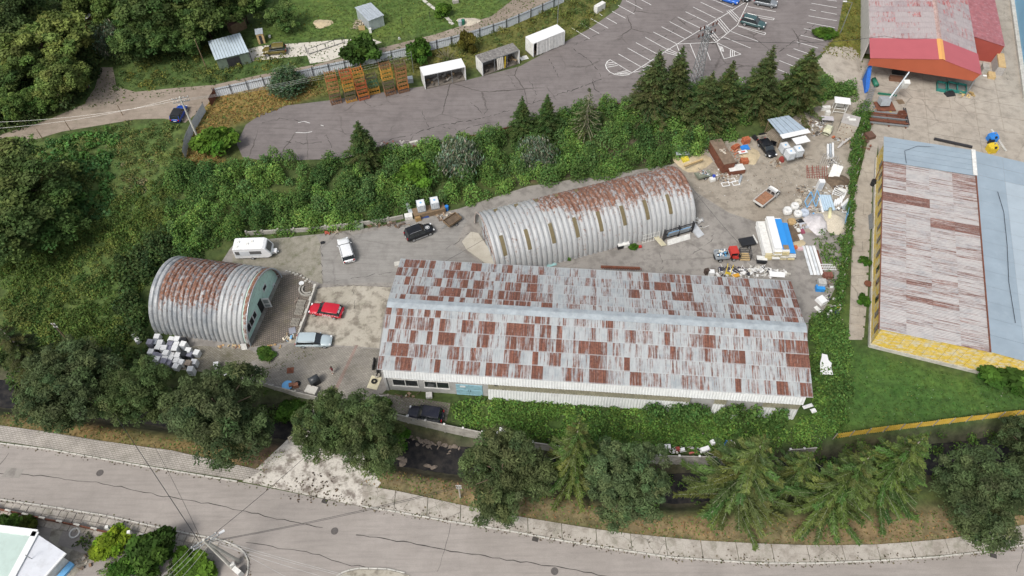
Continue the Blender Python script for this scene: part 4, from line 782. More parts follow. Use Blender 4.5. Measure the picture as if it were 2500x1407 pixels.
def spruce_mesh(h, R, nwh, cols, droop=.25, bare=.0, barkc=(.2, .17, .13), tw=11, tier=False):
    f = Fol(); zz = np.linspace(.11, .985, nwh)
    for k, u in enumerate(zz):
        L = R * (1 - u) ** .85 * RNG.uniform(.85, 1.1) + .12; nb = (8 if u < .8 else 6) if tier else (7 if u < .8 else 5)
        for i in range(nb):
            a = 2 * math.pi * (i + .5 * (k % 2)) / nb + RNG.normal() * .18; Lb = L * RNG.uniform(.7, 1.12); d = np.array([math.cos(a), math.sin(a), 0]); s = np.array([-d[1], d[0], 0]); z0 = h * u
            ts = np.linspace(0, 1, 6); pts = np.array([d * Lb * t + np.array([0, 0, z0 + Lb * (.22 * t - (droop + .3) * t * t + .25 * t ** 3 + (.25 if u > .85 else 0) * t)]) for t in ts])
            bark_rows(f, pts, .05 * (1.2 - u), .02, barkc)
            if RNG.random() < bare: continue
            n = int(tw * Lb * 1.5) + 6; t = RNG.uniform(.12, 1.02, n); base = np.stack([np.interp(t, ts, pts[:, q]) for q in range(3)], 1); side = RNG.choice([-1, 1], n)
            off = (RNG.uniform(.02, .36, n) if tier else RNG.uniform(.05, .58, n)) * (1.15 - .6 * t) * min(1, Lb / 1.6); C = base + s * (side * off)[:, None] + np.array([0, 0, -1]) * (RNG.uniform(0, .22, n) * off * 1.5)[:, None]
            T = d * .75 + s * side[:, None] * .75 + np.array([0, 0, -.3]) + RNG.normal(size=(n, 3)) * .2
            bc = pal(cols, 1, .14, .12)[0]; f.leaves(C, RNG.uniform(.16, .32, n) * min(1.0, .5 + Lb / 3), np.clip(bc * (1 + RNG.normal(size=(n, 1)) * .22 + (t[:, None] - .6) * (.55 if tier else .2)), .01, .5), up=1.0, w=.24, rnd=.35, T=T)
    n = 40; f.leaves(np.stack([RNG.normal(size=n) * .12, RNG.normal(size=n) * .12, h * RNG.uniform(.95, 1.03, n)], 1), .2, pal(cols, n), up=.2, w=.3)
    return f
PROTO = {}
def proto(key, f, trunk, h, R, bark):
    PROTO[key] = (f.mesh(key + '_crown'), trunk, h, R, bark)
def tmesh(mb, name, bark):
    me = bpy.data.meshes.new(name); me.from_pydata(mb.v, [], mb.f); me.materials.append(bark); me.polygons.foreach_set('use_smooth', [True] * len(mb.f)); return me
for i in range(3): proto(f'pine{i}', crown_round(5.2, 6.0, 5.4, 280, .85, 130, .2, PINE_C, .32, .4, .6, 11), tmesh(limbs(4.6, 6.6, 10.5, .24, 9), 'pine_trunk', BARK), 11.0, 5.2, BARK)
SPF = [(.112, .132, .05), (.135, .152, .056), (.095, .113, .046), (.122, .135, .047)]; SPB = [(.062, .085, .036), (.075, .1, .042), (.052, .074, .034), (.07, .09, .038)]
def strunk(h): mb = MB(); mb.tube([(0, 0, -.3), (0, 0, h * .5), (0, 0, h * .98)], .26, .03, 6); return mb
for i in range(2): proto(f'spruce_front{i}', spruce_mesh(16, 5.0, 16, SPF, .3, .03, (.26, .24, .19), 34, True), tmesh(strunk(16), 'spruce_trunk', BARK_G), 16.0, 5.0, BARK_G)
for i in range(3): proto(f'spruce_back{i}', spruce_mesh(14, 4.2, 24, SPB, .26, .0, (.1, .08, .05), 22), tmesh(strunk(14), 'spruce_trunk', BARK), 14.0, 4.2, BARK)
proto('spruce_bare', spruce_mesh(12, 3.8, 15, SPB, .3, .35, (.3, .28, .22), 8), tmesh(strunk(12), 'spruce_trunk', BARK_G), 12.0, 3.8, BARK_G)
BR_C = [(.085, .125, .04), (.11, .15, .048), (.07, .105, .036), (.13, .17, .055)]
for i in range(3): proto(f'broad{i}', crown_round(4.4, 5.4, 4.3, 190, .85, 120, .2, BR_C, .6, .35, .4, 10), tmesh(limbs(4.0, 5.6, 8.0, .2, 8), 'tree_trunk', BARK), 9.0, 4.6, BARK)
def willow_mesh():
    f = Fol()
    for _ in range(70):
        v = unit(RNG.normal(size=3)); v[2] = abs(v[2]); c = v * np.array([2.6, 2.6, 3.2]) * RNG.uniform(.5, 1); c[2] += 1.2; n = 90; T = np.array([.8, .35, .55]) + RNG.normal(size=(n, 3)) * .3
        f.leaves(c + RNG.normal(size=(n, 3)) * .42, RNG.uniform(.2, .36, n), pal([(.1, .13, .085), (.14, .17, .12), (.07, .1, .05), (.22, .25, .19)], n, .25), T=T, w=.25, up=.5)
    return f
proto('willow', willow_mesh(), tmesh(limbs(2.6, 2.8, 4.0, .12, 8), 'willow_trunk', BARK_G), 4.6, 3.2, BARK_G)
for i in range(2):
    f = crown_round(1.15, .95, .95, 26, .5, 120, .17, [(.06, .11, .025), (.08, .135, .03), (.05, .085, .022)], .6, .3, .5); proto(f'bush{i}', f, tmesh(limbs(.9, .8, 1.3, .05, 5, 5), 'bush_stems', BARK), 2.0, 1.5, BARK)
TREES = {}
def tree(key, label, xy, h, R, base=None, tint=(1, 1, 1), name='tree', cat='tree', group=None, lean=0.0, trunk='trunk', crown='crown'):
    cm, tm, h0, R0, _ = PROTO[key]; z = float(hgt(xy[0], xy[1])) if base is None else base
    t = thing(name, label, cat, (xy[0], xy[1], z - .05), random.uniform(0, 6.28), group); s = (R / R0, R / R0, h / h0)
    a = link(trunk, tm, t); b = link(crown, cm, t); a.scale = b.scale = s; b.color = (*tint, 1); return t
def at(px, py, zc):   # place whose point at height zc over the ground shows at this picture point
    z = 0.0
    for _ in range(4): p = P(px, py, z + zc); z = float(hgt(p.x, p.y))
    return p.x, p.y
FP = 'pines along the street'
for i, (x, y, zc, h, R, lab) in enumerate([(188, 968, 6.3, 11, 5.6, 'broad dark pine reaching over the footway nearest the utility pole in the weeds'), (362, 985, 5.4, 9.5, 3.9, 'smaller pine just below the heap of white appliances'), (548, 1018, 6.0, 11, 6.0, 'largest spreading pine on the stream bank before the drive'), (818, 1065, 5.5, 10, 4.2, 'pine beside the yellow bridge railing'), (905, 1085, 5.5, 10.5, 4.3, 'pine overhanging the leaf-littered drive apron'), (1228, 1165, 5.5, 10.5, 5.0, 'pine standing over the end of the concrete panel wall'), (1522, 1190, 5.5, 11, 4.6, 'rounded grey-green pine close behind the drooping spruce'), (2385, 1218, 5.2, 10, 4.8, 'dark round pine at the end of the street row'), (2520, 1090, 5, 9, 3.5, 'pine cut by the picture edge beside the narrow stream')]):
    tree(f'pine{i % 3}', lab, at(x, y, zc), h, R * 1.1, 0.0 if i != 8 else None, [(1, 1, 1), (1.05, 1.1, .95), (.95, .95, .95), (1, 1.05, .9), (1.1, 1.1, 1), (1.05, 1, .95), (1.2, 1.25, 1.25), (1, 1, 1), (.9, .9, .9)][i], 'pine_tree', 'pine', FP)
for i, (x, y, h, R, lab, tn) in enumerate([(1412, 1045, 17, 4.7, 'narrow yellow-tipped spruce with drooping branches before the rounded pine', (.88, 1.02, .8)), (1862, 1082, 17, 6.8, 'wide spruce with long bare-looking drooping boughs in front of the ivy wall', (.8, .95, .8)), (2130, 1108, 16.5, 6.0, 'bright green spruce in front of the end of the yellow fence', (.82, 1.0, .8)), (2262, 1062, 16, 5.8, 'taller spruce behind the bright one, topping the fence line', (.78, .98, .75)), (20, 822, 15, 5.5, 'dark spruce at the picture edge beside the first pine', (.55, .6, .6)), (1965, 1130, 9, 4.0, 'small young spruce squeezed between two large ones', (.75, .92, .75))]):
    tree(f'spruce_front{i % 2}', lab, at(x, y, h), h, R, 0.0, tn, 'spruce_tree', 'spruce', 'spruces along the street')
for i, (x, y, h, R, lab) in enumerate([(872, 298, 9, 3.6, 'lone spruce at the corner of the empty lot above the caravan'), (1275, 237, 8, 2.6, 'slim spruce, first of a pair at the lot edge'), (1337, 232, 8.5, 2.8, 'slim spruce, second of the pair, nearer the dead-topped one'), (1612, 128, 13, 5.2, 'biggest dark spruce behind the long arched hut'), (1668, 117, 13, 4.4, 'pointed spruce standing right beside the lattice pylon'), (1742, 178, 11, 4.0, 'low dark spruce in front of the lattice pylon foot'), (1792, 152, 11.5, 4.2, 'spruce with pale tip between pylon and painted bays'), (1890, 116, 13, 4.4, 'slender spruce leaning over the parking bays'), (1985, 122, 12, 5.2, 'bushy spruce beside the scrap corner and the ramp')]):
    tree(f'spruce_back{i % 3}', lab, at(x, y, h), h, R * 1.15, None, [(1, 1.15, .9), (1.0, 1.25, .9), (1, 1.25, .9), (1.15, 1.15, 1), (1.15, 1.2, 1), (1.2, 1.2, 1), (1.25, 1.25, 1), (1.2, 1.2, 1), (1.3, 1.3, 1)][i], 'spruce_tree', 'spruce', 'spruces on the bank behind the yard')
tree('spruce_bare', 'half-dead spruce with bare bleached branches above the arched hut', at(1440, 218, 9.5), 9.5, 4.0, None, (1.1, 1.1, 1), 'spruce_tree', 'spruce')
for i, (x, y, zc, h, R, lab, tn) in enumerate([(110, 120, 6, 10, 6.5, 'tall olive-green tree rising beside the dirt track', (1.15, 1.05, .9)), (150, 205, 4, 7, 4.2, 'spreading tree half covering the dark parked car', (1.0, .95, .85)), (25, 40, 6, 10, 5.5, 'dark tree filling the top corner', (.6, .65, .7)), (20, 180, 4, 8, 5, 'dark tree at the picture edge above the track', (.6, .65, .65)), (400, 40, 6, 10, 6, 'large dark tree next to the white roofed cottage', (.65, .7, .7)), (490, 25, 6, 10, 5.5, 'dark glossy tree behind the low brown shed', (.7, .75, .7)), (330, 95, 4, 7, 4.5, 'dense dark shrub tree behind the silver willow', (.6, .7, .65)), (430, 95, 3.5, 6, 4, 'dark round tree above the sunny bank', (.65, .8, .7)), (290, 25, 5, 8, 4, 'mid-green tree between cottage and brown roofed hut', (.8, .85, .7)), (590, 12, 4, 7, 4, 'green tree at the top edge beside the lawn', (.8, .95, .8)), (50, 460, 5, 9, 6.5, 'big dark tree crown on the slope at the picture edge', (.75, .75, .75)), (10, 560, 5, 9, 6, 'dark tree on the lower slope at the picture edge', (.6, .65, .65)), (120, 545, 3.5, 7, 4.5, 'dark leafy tree above the weedy slope', (.65, .8, .7)), (690, 45, 2.5, 4.5, 2.6, 'small fruit tree on the lawn beside the fire pit', (.9, 1.0, .95)), (25, 262, 2.5, 5, 3.2, 'low dark tree mass beside the dirt track bend', (.8, .9, .75)), (105, 240, 2.2, 4.4, 3.0, 'roadside shrub tree above the bend of the track', (.8, .95, .75)), (220, 15, 4, 8, 3.5, 'leafy tree beside the white cottage roof', (.85, .85, .75)), (560, 0, 5, 9, 5, 'dark tree crown cut by the top edge', (.7, .75, .7))]):
    tree(f'broad{i % 3}', lab, at(x, y, zc), h * 1.1, R * 1.25, None, tuple(q * 1.25 for q in tn), 'broadleaf_tree', 'tree')
for i, (x, y, zc, h, R, lab) in enumerate([(272, 92, 3, 5.5, 4.0, 'silvery willow above the dirt track junction'), (1122, 385, 2.2, 5, 4.2, 'silver-leaved willow bush behind the white tanks'), (1312, 375, 1.8, 4.2, 3.6, 'silver-grey willow bush between the two slim spruces'), (700, 198, 2.0, 4.2, 3.8, 'grey-green willow bush over the corrugated fence')]):
    tree('willow', lab, at(x, y, zc), h, R, None, [(1.15, 1.15, 1.1), (1.2, 1.2, 1.2), (1.1, 1.1, 1.1), (.7, .85, .7)][i], 'willow', 'willow')
for i, (x, y, zc, h, R, lab, tn) in enumerate([(885, 130, 2, 4.6, 4.2, 'broad green bush behind the orange racks', (.8, .9, .8)), (1025, 128, 1.8, 4, 2.8, 'green bush behind the first white truck body', (.95, 1.1, .8)), (1140, 108, 1.6, 3.8, 2.2, 'reddish-brown bush between the truck bodies', (1.4, .75, .7)), (522, 345, 1.5, 3.4, 3.8, 'bright green bush inside the corrugated fence corner', (1.35, 1.45, .9)), (1010, 432, 1.5, 3.0, 3.6, 'bright fern-like bush above the tanks', (1.3, 1.5, .9)), (650, 862, .4, .9, 1.4, 'low bush at the foot of the hut terrace', (.9, 1.0, .8)), (2460, 905, 1.2, 3.2, 4.6, 'dense dark bush against the yellow gable', (.8, .95, .75)), (2405, 895, 1.0, 2.4, 2.6, 'smaller bush at the corner of the yellow gable', (.8, .95, .75)), (372, 1350, 1.5, 3.6, 3.2, 'large green garden shrub beside the utility pole', (.75, .85, .75)), (265, 1325, .8, 1.6, 2.3, 'lime yellow garden bush by the flagstone footway', (2.4, 2.0, .75)), (470, 1390, .8, 1.8, 3.0, 'bright green garden bush at the bottom edge', (1.2, 1.35, .8)), (300, 1395, .6, 1.4, 1.8, 'small rounded garden bush near the plot border', (.9, 1.1, .8)), (30, 1283, .6, 1.6, 1.8, 'dark shrub beside the corner house roof', (.8, .9, .8)), (65, 1285, .6, 1.4, 1.4, 'small shrub with reddish bloom near the house roof', (1.1, .8, .7)), (1080, 28, 1, 2.5, 2.0, 'bright bush beside the garden path', (1.2, 1.35, .9)), (2012, 80, .5, 1.2, 2.4, 'low weeds spilling onto the parking bays', (1.0, 1.1, .7)), (935, 985, .3, .8, 1.3, 'weeds at the warehouse corner by the drive', (.9, 1.0, .8)), (975, 1065, .5, 1.6, 2.2, 'leafy shrub on the stream bank below the wall', (1.0, 1.25, .8)), (715, 1000, .5, 1.6, 2.6, 'leafy shrub growing at the foot of the stream wall', (.9, 1.15, .8)), (1270, 632, .2, .6, .9, 'weed tuft at the foot of the long hut', (.9, 1.1, .7)), (1385, 627, .2, .6, .9, 'second weed tuft along the long hut', (.9, 1.1, .7)), (1545, 603, .2, .6, .8, 'weed tuft beside leaning frames at the hut', (.9, 1.1, .7)), (2460, 1180, .8, 2, 2.2, 'scrubby bush under the last street pine', (.8, .8, .7)), (2112, 640, .3, .9, 1.0, 'weeds against the yellow wall', (.8, 1.0, .7)), (2108, 735, .3, .9, 1.2, 'green patch across the slab path', (.8, 1.1, .7))]):
    tree(f'bush{i % 2}', lab, at(x, y, zc), h, R, None, tn, 'bush', 'bush', None, trunk='stems', crown='foliage')
# ------------------------------------------------------------------ masses nobody could count
def scatter(poly, dens):
    w = np.array(poly); x0, y0 = w.min(0); x1, y1 = w.max(0); n = int((x1 - x0) * (y1 - y0) * dens); x = RNG.uniform(x0, x1, n); y = RNG.uniform(y0, y1, n); k = inpoly(x, y, poly); return x[k], y[k]
def thicket(f, px, lev, dens, rad, high, cols, nl=34, ls=.2, w=.6, cl=None):
    x, y = scatter(wpoly(px, lev), dens); z = hgt(x, y); n = len(x); R = RNG.uniform(*rad, n); Hh = RNG.uniform(*high, n); big = np.sin(x * .31 + 1.3) * np.cos(y * .37) + RNG.normal(size=n) * .35
    ci = np.clip(((big + 1.2) / 2.4 * len(cols)).astype(int), 0, len(cols) - 1); bc = np.asarray(cols)[ci] * (1 + RNG.normal(size=(n, 1)) * .14)
    m = np.maximum((nl * R * np.maximum(R, Hh * .7)).astype(int), 6); k = np.repeat(np.arange(n), m); p, nr = shell(len(k), .6, -.1); p[:, 2] = np.abs(p[:, 2])
    C = np.stack([x[k] + p[:, 0] * R[k], y[k] + p[:, 1] * R[k], z[k] + .05 + p[:, 2] * Hh[k]], 1)
    col = bc[k] * (1 + RNG.normal(size=(len(k), 1)) * .22); col[:, 0] *= 1 + RNG.normal(size=len(k)) * .12
    f.leaves(C, ls * RNG.uniform(.6, 1.4, len(k)), np.clip(col, .01, .6), N=nr * .8, up=.45, w=w)
def stuff(f, name, label, cat='undergrowth'): o = link(name, f.mesh(name), None); o['label'] = label; o['category'] = cat; return struct(o, 'stuff')
G_D = [(0.066, 0.126, 0.040), (0.088, 0.159, 0.046), (0.104, 0.181, 0.050), (0.131, 0.230, 0.057), (0.094, 0.165, 0.055), (0.159, 0.264, 0.064)]
G_Y = [(0.084, 0.132, 0.035), (0.110, 0.163, 0.040), (0.097, 0.150, 0.040), (0.145, 0.185, 0.048), (0.070, 0.123, 0.035), (0.114, 0.145, 0.044)]
G_L = [(0.094, 0.165, 0.040), (0.116, 0.198, 0.046), (0.083, 0.149, 0.040), (0.132, 0.220, 0.053)]
f = Fol()
BELT = [(400, 560), (440, 425), (600, 412), (830, 408), (1000, 378), (1100, 358), (1300, 312), (1560, 262), (1700, 235), (1900, 222), (2030, 205), (2090, 215), (2085, 236), (1995, 240), (1900, 285), (1745, 350), (1640, 392), (1290, 446), (1150, 490), (1020, 505), (930, 530), (770, 552), (570, 565), (440, 640), (400, 640)]
thicket(f, BELT, .8, .42, (.9, 2.0), (1.0, 3.7), G_D, 150, .155)
thicket(f, [(560, 565), (760, 548), (930, 527), (1060, 495), (1010, 505), (930, 540), (770, 566), (570, 580)], .3, .8, (.6, 1.1), (.6, 1.2), G_L, 80, .15)
f2 = Fol(); thicket(f2, [(-40, -40), (560, -60), (520, 90), (420, 112), (300, 160), (255, 150), (215, 235), (120, 285), (-40, 330)], 2, .22, (1.4, 2.8), (2.0, 4.5), [(.065, .1, .038), (.08, .12, .043), (.1, .145, .05), (.075, .105, .042)], 80, .22)
stuff(f2, 'woodland', 'dark woodland undergrowth filling the top corner behind the dirt track', 'woodland')
stuff(f, 'thicket', 'dense green thicket on the bank between the yard and the parking lot', 'thicket')
f = Fol()
thicket(f, [(0, 600), (200, 560), (330, 480), (430, 430), (420, 560), (360, 640), (330, 720), (300, 830), (250, 870), (0, 850)], .8, 1.0, (.7, 1.4), (.5, 1.3), G_Y, 95, .14)
thicket(f, [(300, 640), (400, 560), (440, 600), (400, 645), (370, 680), (355, 820), (310, 840), (280, 780)], .5, .5, (.9, 1.8), (1.6, 3.2), [(.045, .075, .03), (.06, .095, .034), (.075, .12, .038)], 90, .2)
thicket(f, [(0, 830), (250, 850), (330, 830), (400, 900), (560, 940), (700, 1000), (640, 1010), (430, 990), (0, 960)], -.5, .4, (.7, 1.6), (.6, 1.6), [(.06, .095, .034), (.08, .13, .038), (.085, .115, .044)], 80, .19)
stuff(f, 'slope_scrub', 'mixed weeds and scrub covering the slope left of the huts', 'scrub')
f = Fol()
thicket(f, [(-20, 400), (150, 352), (330, 300), (440, 310), (455, 420), (400, 520), (330, 560), (200, 560), (-20, 560)], 1.6, .6, (.5, 1.1), (.4, 1.1), [(.1, .14, .045), (.13, .165, .05), (.09, .15, .05), (.15, .17, .06)], 60, .16)
thicket(f, [(30, 380), (150, 345), (260, 320), (300, 350), (260, 430), (300, 470), (280, 540), (170, 530), (60, 440)], 1.7, .55, (.6, 1.2), (.6, 1.2), [(.08, .16, .06), (.1, .2, .068), (.085, .175, .05), (.115, .225, .058)], 55, .24, .75)
thicket(f, [(250, 320), (430, 305), (460, 400), (430, 430), (330, 480), (270, 440)], 1.8, .55, (.4, .9), (.3, .7), [(.14, .16, .05), (.17, .165, .06), (.12, .15, .045), (.23, .22, .12)], 60, .14)
stuff(f, 'meadow_weeds', 'tall meadow weeds and knotweed below the dirt track', 'weeds')
f = Fol()
thicket(f, [(285, 215), (300, 170), (420, 120), (510, 110), (530, 160), (660, 140), (750, 130), (755, 155), (640, 178), (520, 205), (420, 212), (320, 222)], 2, .5, (.5, 1.2), (.4, 1.1), [(.085, .125, .04), (.12, .145, .045), (.165, .175, .045), (.075, .115, .04)], 60, .16)
thicket(f, [(640, 205), (780, 172), (1000, 122), (1150, 92), (1270, 55), (1400, 5), (1530, -20), (1430, 68), (1380, 85), (1270, 100), (1160, 140), (1020, 165), (1000, 190), (790, 228)], 2, .45, (.5, 1.1), (.4, 1.1), [(.12, .145, .045), (.175, .18, .05), (.1, .14, .045), (.14, .165, .045)], 60, .16)
thicket(f, [(2065, -20), (2135, -20), (2125, 60), (2115, 115), (2080, 130), (2010, 128), (2050, 80)], 1.2, .5, (.4, .9), (.3, .7), [(.14, .145, .035), (.11, .13, .03), (.17, .16, .045)], 26, .15)
stuff(f, 'roadside_growth', 'rough yellow-green growth along the track, the lot fence and the bay edge', 'weeds')
f = Fol()
thicket(f, [(1110, 972), (1180, 975), (1700, 1010), (1930, 1035), (1990, 1010), (1985, 770), (2040, 760), (2075, 850), (2062, 1040), (2030, 1075), (1990, 1092), (1600, 1110), (1340, 1080), (1200, 1055), (1110, 1030)], 0, 2.4, (.5, .9), (.3, .9), [(0.108, 0.196, 0.046), (0.135, 0.243, 0.054), (0.162, 0.270, 0.061), (0.095, 0.176, 0.046)], 70, .15)
thicket(f, [(1570, 1022), (1700, 1030), (1930, 1055), (1925, 1028), (1740, 1008), (1600, 1000)], 0, 1.4, (.7, 1.2), (1.8, 3.6), [(0.078, 0.150, 0.042), (0.098, 0.176, 0.047)], 80, .17)
thicket(f, [(1990, 780), (2040, 770), (2075, 880), (2060, 1060), (1995, 1010)], 0, .6, (.8, 1.4), (1.2, 2.4), [(0.085, 0.156, 0.042), (0.104, 0.189, 0.049)], 80, .17)
stuff(f, 'herb_bed', 'lush low greenery along the front of the warehouse up to the panel wall', 'greenery')
f = Fol()
thicket(f, [(1990, 565), (2070, 585), (2050, 690), (2035, 700), (2000, 640)], 0, .9, (.4, .9), (.5, 1.1), G_L, 70, .15)
thicket(f, [(1990, 690), (2035, 690), (2040, 770), (1985, 775), (2005, 740)], 0, .4, (.3, .6), (.3, .6), G_L, 26, .14)
stuff(f, 'yard_weeds', 'bright weeds in the scrap corner beside the gravel heap', 'weeds')
f = Fol()
for px, lv in (([(600, 955), (770, 1000), (760, 1040), (640, 1020)], -1.5), ([(930, 1060), (1010, 1075), (990, 1100), (930, 1085)], -1.5), ([(1330, 1105), (1590, 1135), (1830, 1150), (1840, 1180), (1620, 1175), (1400, 1150)], -1.2), ([(1380, 1185), (1640, 1215), (1850, 1200), (1840, 1240), (1600, 1235), (1380, 1220)], -1), ([(1900, 1110), (2040, 1080), (2480, 1020), (2500, 1085), (2300, 1105), (2050, 1140), (1900, 1160)], -1.0), ([(2050, 1165), (2300, 1135), (2460, 1120), (2470, 1150), (2200, 1190)], -1)):
    thicket(f, px, lv, .7, (.4, 1.0), (.4, 1.0), G_L, 70, .15)
thicket(f, [(185, 1325), (240, 1300), (380, 1330), (500, 1360), (560, 1420), (330, 1420), (200, 1400)], 0, .7, (.4, .9), (.3, .8), [(.08, .12, .04), (.11, .17, .045), (.07, .1, .036)], 60, .15)
thicket(f, [(-20, 1262), (80, 1278), (110, 1300), (-20, 1290)], 0, .9, (.4, .8), (.5, 1.0), G_L, 60, .15)
stuff(f, 'stream_growth', 'green growth along the stream banks and in the corner garden', 'weeds')
# short grass as single tufts in one mass
def tufts(f, px, lev, dens, cols, s=.14, up=.2):
    x, y = scatter(wpoly(px, lev), dens); n = len(x); C = np.stack([x, y, hgt(x, y) + s * .4], 1); T = np.zeros((n, 3)); T[:, 2] = .45; T += RNG.normal(size=(n, 3)) * .5
    f.leaves(C, s * RNG.uniform(.6, 1.4, n), pal(cols, n, .14), up=1.1, w=.4, rnd=.5, T=T)
f = Fol()
tufts(f, zones[10][0], 0, 9, [(.05, .1, .022), (.06, .12, .026), (.075, .13, .03)]); tufts(f, zones[10][0], 0, .5, [(.5, .5, .45), (.4, .4, .1)], .07)
tufts(f, zones[2][0], 2, 6, [(.075, .12, .028), (.09, .14, .03), (.1, .13, .035)]); tufts(f, zones[2][0], 2, .12, [(.4, .34, .03)], .12)
tufts(f, zones[6][0], 0, 10, [(.2, .15, .065), (.16, .12, .05), (.1, .1, .035)]); tufts(f, zones[7][0], 0, 9, [(.24, .175, .08), (.2, .14, .06), (.28, .2, .09), (.12, .11, .04)])
tufts(f, zones[3][0], 2, 12, [(.24, .18, .06), (.3, .22, .08), (.14, .13, .04), (.2, .14, .05)], .26); tufts(f, zones[4][0], 2, 5, [(.13, .13, .035), (.09, .11, .03)], .2)
tufts(f, zones[5][0], 1.5, 9, [(.14, .145, .035), (.18, .17, .045)], .2); tufts(f, zones[1][0], 2, 3, [(.06, .1, .026), (.09, .12, .03)], .2); tufts(f, zones[11][0], 0, 1.0, [(.5, .5, .46), (.13, .17, .04)], .09); tufts(f, zones[0][0], 1, .25, [(.4, .38, .28), (.35, .3, .06)], .1)
tufts(f, [(565, 655), (690, 665), (640, 655), (575, 610)], 0, 3, G_L, .1); tufts(f, [(650, 868), (790, 850), (700, 900), (660, 930), (600, 920), (640, 890)], 0, 5, [(.08, .1, .03), (.12, .11, .04)], .13); tufts(f, [(925, 960), (1100, 985), (1110, 1035), (1000, 1015)], 0, 5, G_L, .12)
tufts(f, zones[7][0], 0, 4, G_L, .16); tufts(f, zones[6][0], 0, 4, G_L, .15)
stuff(f, 'grass', 'short grass, dry verge grass and scattered wild flowers', 'grass')
# vine-covered fence beside the slab path
f = Fol(); t = thing('vine_hedge', 'tall vine-covered fence strip between scrap yard and slab path', 'hedge', tuple(P(2075, 500)))
o = t.location
for a, b, w_, h_ in (((2108, 262), (2092, 330), 1.6, 1.9), ((2092, 330), (2080, 430), 1.1, 1.9), ((2080, 430), (2070, 560), .6, 1.7), ((2070, 560), (2058, 640), .8, 1.7), ((2058, 640), (2042, 770), .8, 1.7)):
    A, B = P(*a), P(*b); n = int((B - A).length * 260 * (w_ + .6)); u = RNG.uniform(0, 1, n); base = np.array(A)[None] * (1 - u[:, None]) + np.array(B)[None] * u[:, None]; p, nr = shell(n, .6, -.9)
    bulge = 1 + .35 * np.sin(base[:, 1] * 1.7) + .2 * np.sin(base[:, 1] * 4.1); C = base + np.stack([p[:, 0] * w_ * bulge, p[:, 1] * .5, h_ / 2 + p[:, 2] * h_ / 2 * (.85 + .15 * bulge)], 1) - np.array(o)
    kp = np.sin(base[:, 1] * .9 + 1) + RNG.normal(size=n) * .5 > -.55; C = C[kp]; n = len(C); f.leaves(C, RNG.uniform(.09, .18, n), pal([(.085, .16, .04), (.105, .19, .045), (.07, .135, .036)], n, .2), N=nr[kp] * .8, up=.4)
link('foliage', f.mesh('vine_foliage'), t); mb = MB()
for i in range(16): q = P(2108, 262).lerp(P(2042, 770), i / 15) - o; mb.box(q.x, q.y, .9, .1, .1, 1.8)
mb.build('fence_posts', CONC, t)
f = Fol()
for _ in range(60):
    p = np.array([RNG.uniform(-1, 1), RNG.uniform(-1, 1), 0]) * 1.0; d = unit(np.array([p[0], p[1], .8]) + RNG.normal(size=3) * .4); bark_rows(f, np.array([p * .3, p * .5 + d * .8, p * .7 + d * 1.9]), .03, .01, (.25, .22, .18))
t = thing('dead_bush', 'leafless grey bush beside the reddish bush and truck bodies', 'bush', PG(1092, 145, 0, 2)); link('twigs', f.mesh('dead_twigs'), t)
# ================================================================== vehicles
def paint(name, c, rough=.28): return M(name, c, rough, .15, var=.05, sc=.6, dirt=.1, dirtc=(.25, .23, .2), spec=.6, bmp=0)
TAIL = M('tail_lamp', (.35, .01, .015), .25, var=.1); LAMP = M('head_lamp', (.75, .77, .78), .15, var=.1); RIM = M('alloy_rim', (.42, .43, .44), .35, .6, var=.1)
def loft(mb, st, W, mi=0):
    """st: (x, z_low, z_top, width) stations -> closed rounded body"""
    vs = []; k = 11
    for x, zl, zs, w in st:
        h = w * W / 2
        half = [(h * .86, zl), (h, zl + (zs - zl) * .3), (h * .995, zl + (zs - zl) * .72), (h * .93, zs - .015), (h * .55, zs + .035), (0, zs + .05)]
        vs += [(x, y, z) for y, z in half] + [(x, -y, z) for y, z in half[-2::-1]]
    n = len(st); fs = [(i * k + j, i * k + j + 1, (i + 1) * k + j + 1, (i + 1) * k + j) for i in range(n - 1) for j in range(k - 1)]
    fs += [(i * k + k - 1, i * k, (i + 1) * k, (i + 1) * k + k - 1) for i in range(n - 1)] + [tuple(range(k)), tuple(range((n - 1) * k + k - 1, (n - 1) * k - 1, -1))]
    mb.add(vs, fs, mi)
def wheel(parent, x, y, r, w=.2, rim=RIM):
    m = MB(); m.ring((x, y, r), r - .07, .075, 'Y', 16, 6); m.tube([(x, y - w / 2, r), (x, y + w / 2, r)], r * .9, n=16); t = m.build('wheel', RUBBER, parent, True)
    s = 1 if y > 0 else -1; m = MB(); m.tube([(x, y + s * w * .5, r), (x, y + s * (w * .5 + .03), r)], r * .62, n=12)
    for q in range(5): a = q * 1.257; m.box(x + math.cos(a) * r * .3, y + s * (w * .5 + .035), r + math.sin(a) * r * .3, r * .6, .03, .05, ty=-a)
    m.build('rim', rim, t)
